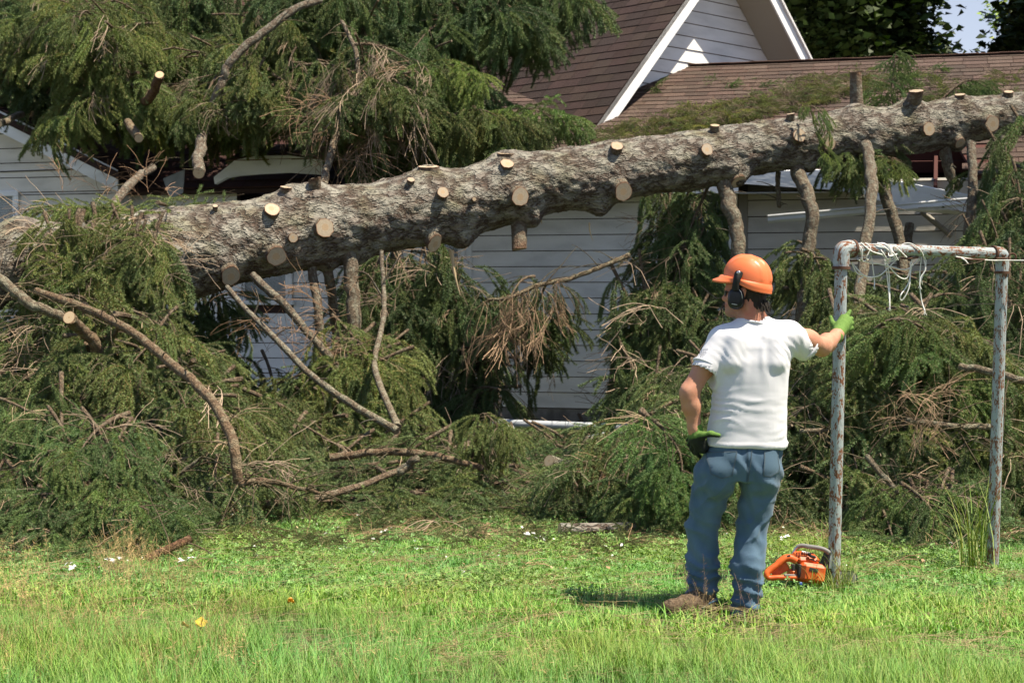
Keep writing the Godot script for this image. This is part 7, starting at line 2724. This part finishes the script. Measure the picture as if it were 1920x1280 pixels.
func make_litter() -> void:
	# white and tan wood chips, torn leaves
	var mb := MB.new()
	var c := Vector3.ZERO
	mb.face([Vector3(-0.03, 0, -0.01), Vector3(0.02, 0.008, -0.02), Vector3(0.035, 0.0, 0.012), Vector3(-0.01, 0.012, 0.018)], Vector3(0, -1, 0), Color.WHITE)
	mb.face([Vector3(-0.03, 0, -0.01), Vector3(-0.01, 0.012, 0.018), Vector3(-0.02, 0.0, 0.03)], Vector3(0, -1, 0), Color(0.8, 0.8, 0.8))
	var xs := []
	var cs := []
	for k in 240:
		var x := rr(180, 1900)
		var y := rr(965, 1090)
		if x > 300 and x < 1000 and R.randf() < 0.3: y = rr(960, 1040)
		var d := EYE * F / (y - 555.0)
		var p := P(x, y, d)
		xs.append(Transform3D(Basis.from_euler(Vector3(rr(-0.7, 0.7), R.randf() * TAU, rr(-0.7, 0.7))).scaled(Vector3.ONE * rr(0.15, 0.5)), Vector3(p.x, rr(0.04, 0.08), p.z)))
		cs.append([Color(0.7, 0.68, 0.62), Color(0.55, 0.42, 0.25), Color(0.5, 0.55, 0.45), Color(0.35, 0.22, 0.12)][R.randi() % 4])
	scatter("wood_chips", mb.mesh(), M.chip, xs, cs, self, "pale wood chips and torn scraps scattered over the lawn", "wood chips")
	var tw := {}
	for k in 300:
		var x := rr(100, 1900)
		var y := rr(965, 1030) if R.randf() < 0.7 else rr(1000, 1085)
		var p := P(x, y, EYE * F / (y - 555.0))
		put_spray(tw, 10, Vector3(p.x, 0.045, p.z), R.randf() * TAU, rr(-0.05, 0.08), rr(0.2, 0.7), Color(1.3, 1.1, 0.9) * rr(0.7, 1.6))
	for k in 170:
		var x := rr(250, 1250)
		var y := rr(960, 1045)
		var p := P(x, y, EYE * F / (y - 555.0))
		put_spray(tw, 7 + R.randi() % 2, Vector3(p.x, 0.05, p.z), R.randf() * TAU, rr(-0.05, 0.1), rr(0.25, 0.6), Color(1.0, 0.88, 0.72) * rr(0.6, 1.1))
	var tl := thing("twig_litter", "bare twigs and loose sprigs strewn over the lawn's far edge", "twigs", Vector3.ZERO, "", "stuff")
	pour(tl, tw)
	for q in [[650, 1036, 0.05, "small white scrap in the open lawn left of centre"], [213, 1062, 0.11, "white scrap lying nearest the bottom of the left heap"], [350, 1062, 0.10, "crumpled white scrap just left of the small brown log's lower end"], [130, 1075, 0.10, "white scrap at the far left edge of the lawn by the heap"], [430, 972, 0.09, "white scrap near the far lawn edge behind the brown log"], [785, 1040, 0.08, "white scrap in the middle of the lawn, before the low boughs"], [1003, 1018, 0.13, "larger white scrap before the mottled log, left one of a pair"], [1028, 1022, 0.10, "larger white scrap before the mottled log, right one of a pair"], [872, 1086, 0.07, "white scrap in the mid lawn nearest the meadow grass"], [1470, 1020, 0.09, "white scrap between the worker's legs and the chainsaw"], [720, 1005, 0.06, "pale scrap at the edge of the low boughs left of centre"]]:
		var d: float = EYE * F / (q[1] + 8.0 - 555.0)
		var m := MB.new()
		for k in 5:
			var a := Basis.from_euler(Vector3(rr(-0.6, 0.6), R.randf() * TAU, rr(-0.6, 0.6))).scaled(Vector3.ONE * q[2] * rr(0.2, 0.5))
			var o: Vector3 = Vector3(rr(-0.4, 0.4), 0.3 * R.randf(), rr(-0.4, 0.4)) * q[2]
			m.face([o + a * Vector3(-0.5, 0, -0.2), o + a * Vector3(0.3, 0.1, -0.4), o + a * Vector3(0.5, -0.05, 0.2), o + a * Vector3(-0.1, 0.12, 0.4)], o - Vector3(0, 5, 0), Color(0.72, 0.72, 0.70) * rr(0.8, 1.05))
		var p := P(q[0], q[1], d)
		var o2 := part(numbered("torn_scrap"), m.mesh(), M.chip, self)
		o2.position = Vector3(p.x, 0.05, p.z)
		tag(o2, q[3], "scrap", "white scraps on the lawn")
	# yellowed leaves in the meadow
	for q in [[376, 1168, 0.06, "curled yellow leaf in the long grass of the left foreground", Color(0.55, 0.40, 0.05)], [346, 1172, 0.045, "small tan curled leaf beside the yellow leaf in the left foreground", Color(0.5, 0.33, 0.14)], [545, 1127, 0.05, "small orange leaf in the grass left of centre", Color(0.55, 0.28, 0.03)]]:
		var d: float = EYE * F / (q[1] + 45.0 - 555.0)
		var m := MB.new()
		for k in 3:
			var a := Basis.from_euler(Vector3(rr(-0.8, 0.8), R.randf() * TAU, rr(-0.8, 0.8))).scaled(Vector3.ONE * q[2])
			for j in 5:
				var u0 := j / 5.0 - 0.5
				var u1 := (j + 1) / 5.0 - 0.5
				var w0 := 0.35 * sqrt(maxf(0.02, 1.0 - 4.0 * u0 * u0))
				var w1 := 0.35 * sqrt(maxf(0.02, 1.0 - 4.0 * u1 * u1))
				m.face([a * Vector3(u0, 0.7 * u0 * u0, -w0), a * Vector3(u1, 0.7 * u1 * u1, -w1), a * Vector3(u1, 0.7 * u1 * u1 + 0.05, w1), a * Vector3(u0, 0.7 * u0 * u0 + 0.05, w0)], Vector3(0, -5, 0), q[4])
		var p := P(q[0], q[1], d)
		var o2 := part(numbered("fallen_leaf"), m.mesh(), M.leaves, self)
		o2.position = p
		tag(o2, q[3], "leaf")
	# metal by the foot of the wall: a downspout, a bent gutter end, a dryer vent
	var ds := thing("downspout", "pale blue-grey round downspout lying along the foot of the wall", "downspout")
	var md := MB.new()
	var sp := spline([P(925, 792, 16.3), P(1010, 796, 16.2), P(1100, 799, 16.1), P(1190, 802, 16.0)], 4)
	md.tube(sp, taper(sp.size(), 0.042, 0.042), 16, Color.WHITE, Color.WHITE)
	part("pipe", md.mesh(), M.gutter_metal, ds)
	for q in [[[[1094, 822], [1130, 812], [1190, 812], [1190, 822], [1130, 823]], 15.2, "folded white gutter end lying before the downspout at the wall"], [[[926, 797], [962, 800], [966, 812], [930, 806]], 15.8, "small scrap of bent white gutter beneath the downspout"]]:
		var g := thing("gutter_piece", q[2], "gutter piece")
		var pts := []
		for s in q[0]: pts.append(P(s[0], s[1], q[1]))
		slab("sheet", g, M.gutter_metal, pts, Vector3(0, 0.004, -0.02))
		var mt := MB.new()
		mt.tube(PackedVector3Array([pts[0], pts[1], pts[2]]), PackedFloat32Array([0.012, 0.012, 0.012]), 6, Color.WHITE, Color.WHITE)
		part("rolled_edge", mt.mesh(), M.gutter_metal, g)
	var gt := thing("hanging_gutter", "white broken gutter hanging aslant below the torn eave at the right", "gutter")
	var mg := MB.new()
	var ga := P(1441, 411, 18.35)
	var gb := P(1822, 378, 17.75)
	var dirg := (gb - ga).normalized()
	var upg := Vector3.UP
	var ng := dirg.cross(upg).normalized()
	if ng.z < 0: ng = -ng
	var prof := [Vector2(-0.055, 0.05), Vector2(-0.055, -0.04), Vector2(0.03, -0.045), Vector2(0.055, -0.02), Vector2(0.05, 0.02), Vector2(0.065, 0.035), Vector2(0.06, 0.05)]
	for k in prof.size() - 1:
		var a: Vector2 = prof[k]
		var b: Vector2 = prof[k + 1]
		var q0 := ga + ng * a.x + upg * a.y
		var q1 := ga + ng * b.x + upg * b.y
		mg.face([q0, q1, q1 + (gb - ga), q0 + (gb - ga)], (ga + gb) * 0.5, Color.WHITE)
	part("trough", mg.mesh(), M.white_trim, gt)
	var dv := thing("dryer_vent", "grey elbow vent pipe on the dark wall left of centre", "vent")
	var mv := MB.new()
	var vp := spline([P(775, 738, 19.6), P(768, 736, 19.1), P(755, 738, 18.7), P(742, 752, 18.55)], 5)
	mv.tube(vp, taper(vp.size(), 0.08, 0.085), 18, Color.WHITE, Color.WHITE, true)
	part("elbow_pipe", mv.mesh(), M.vent_plastic, dv)
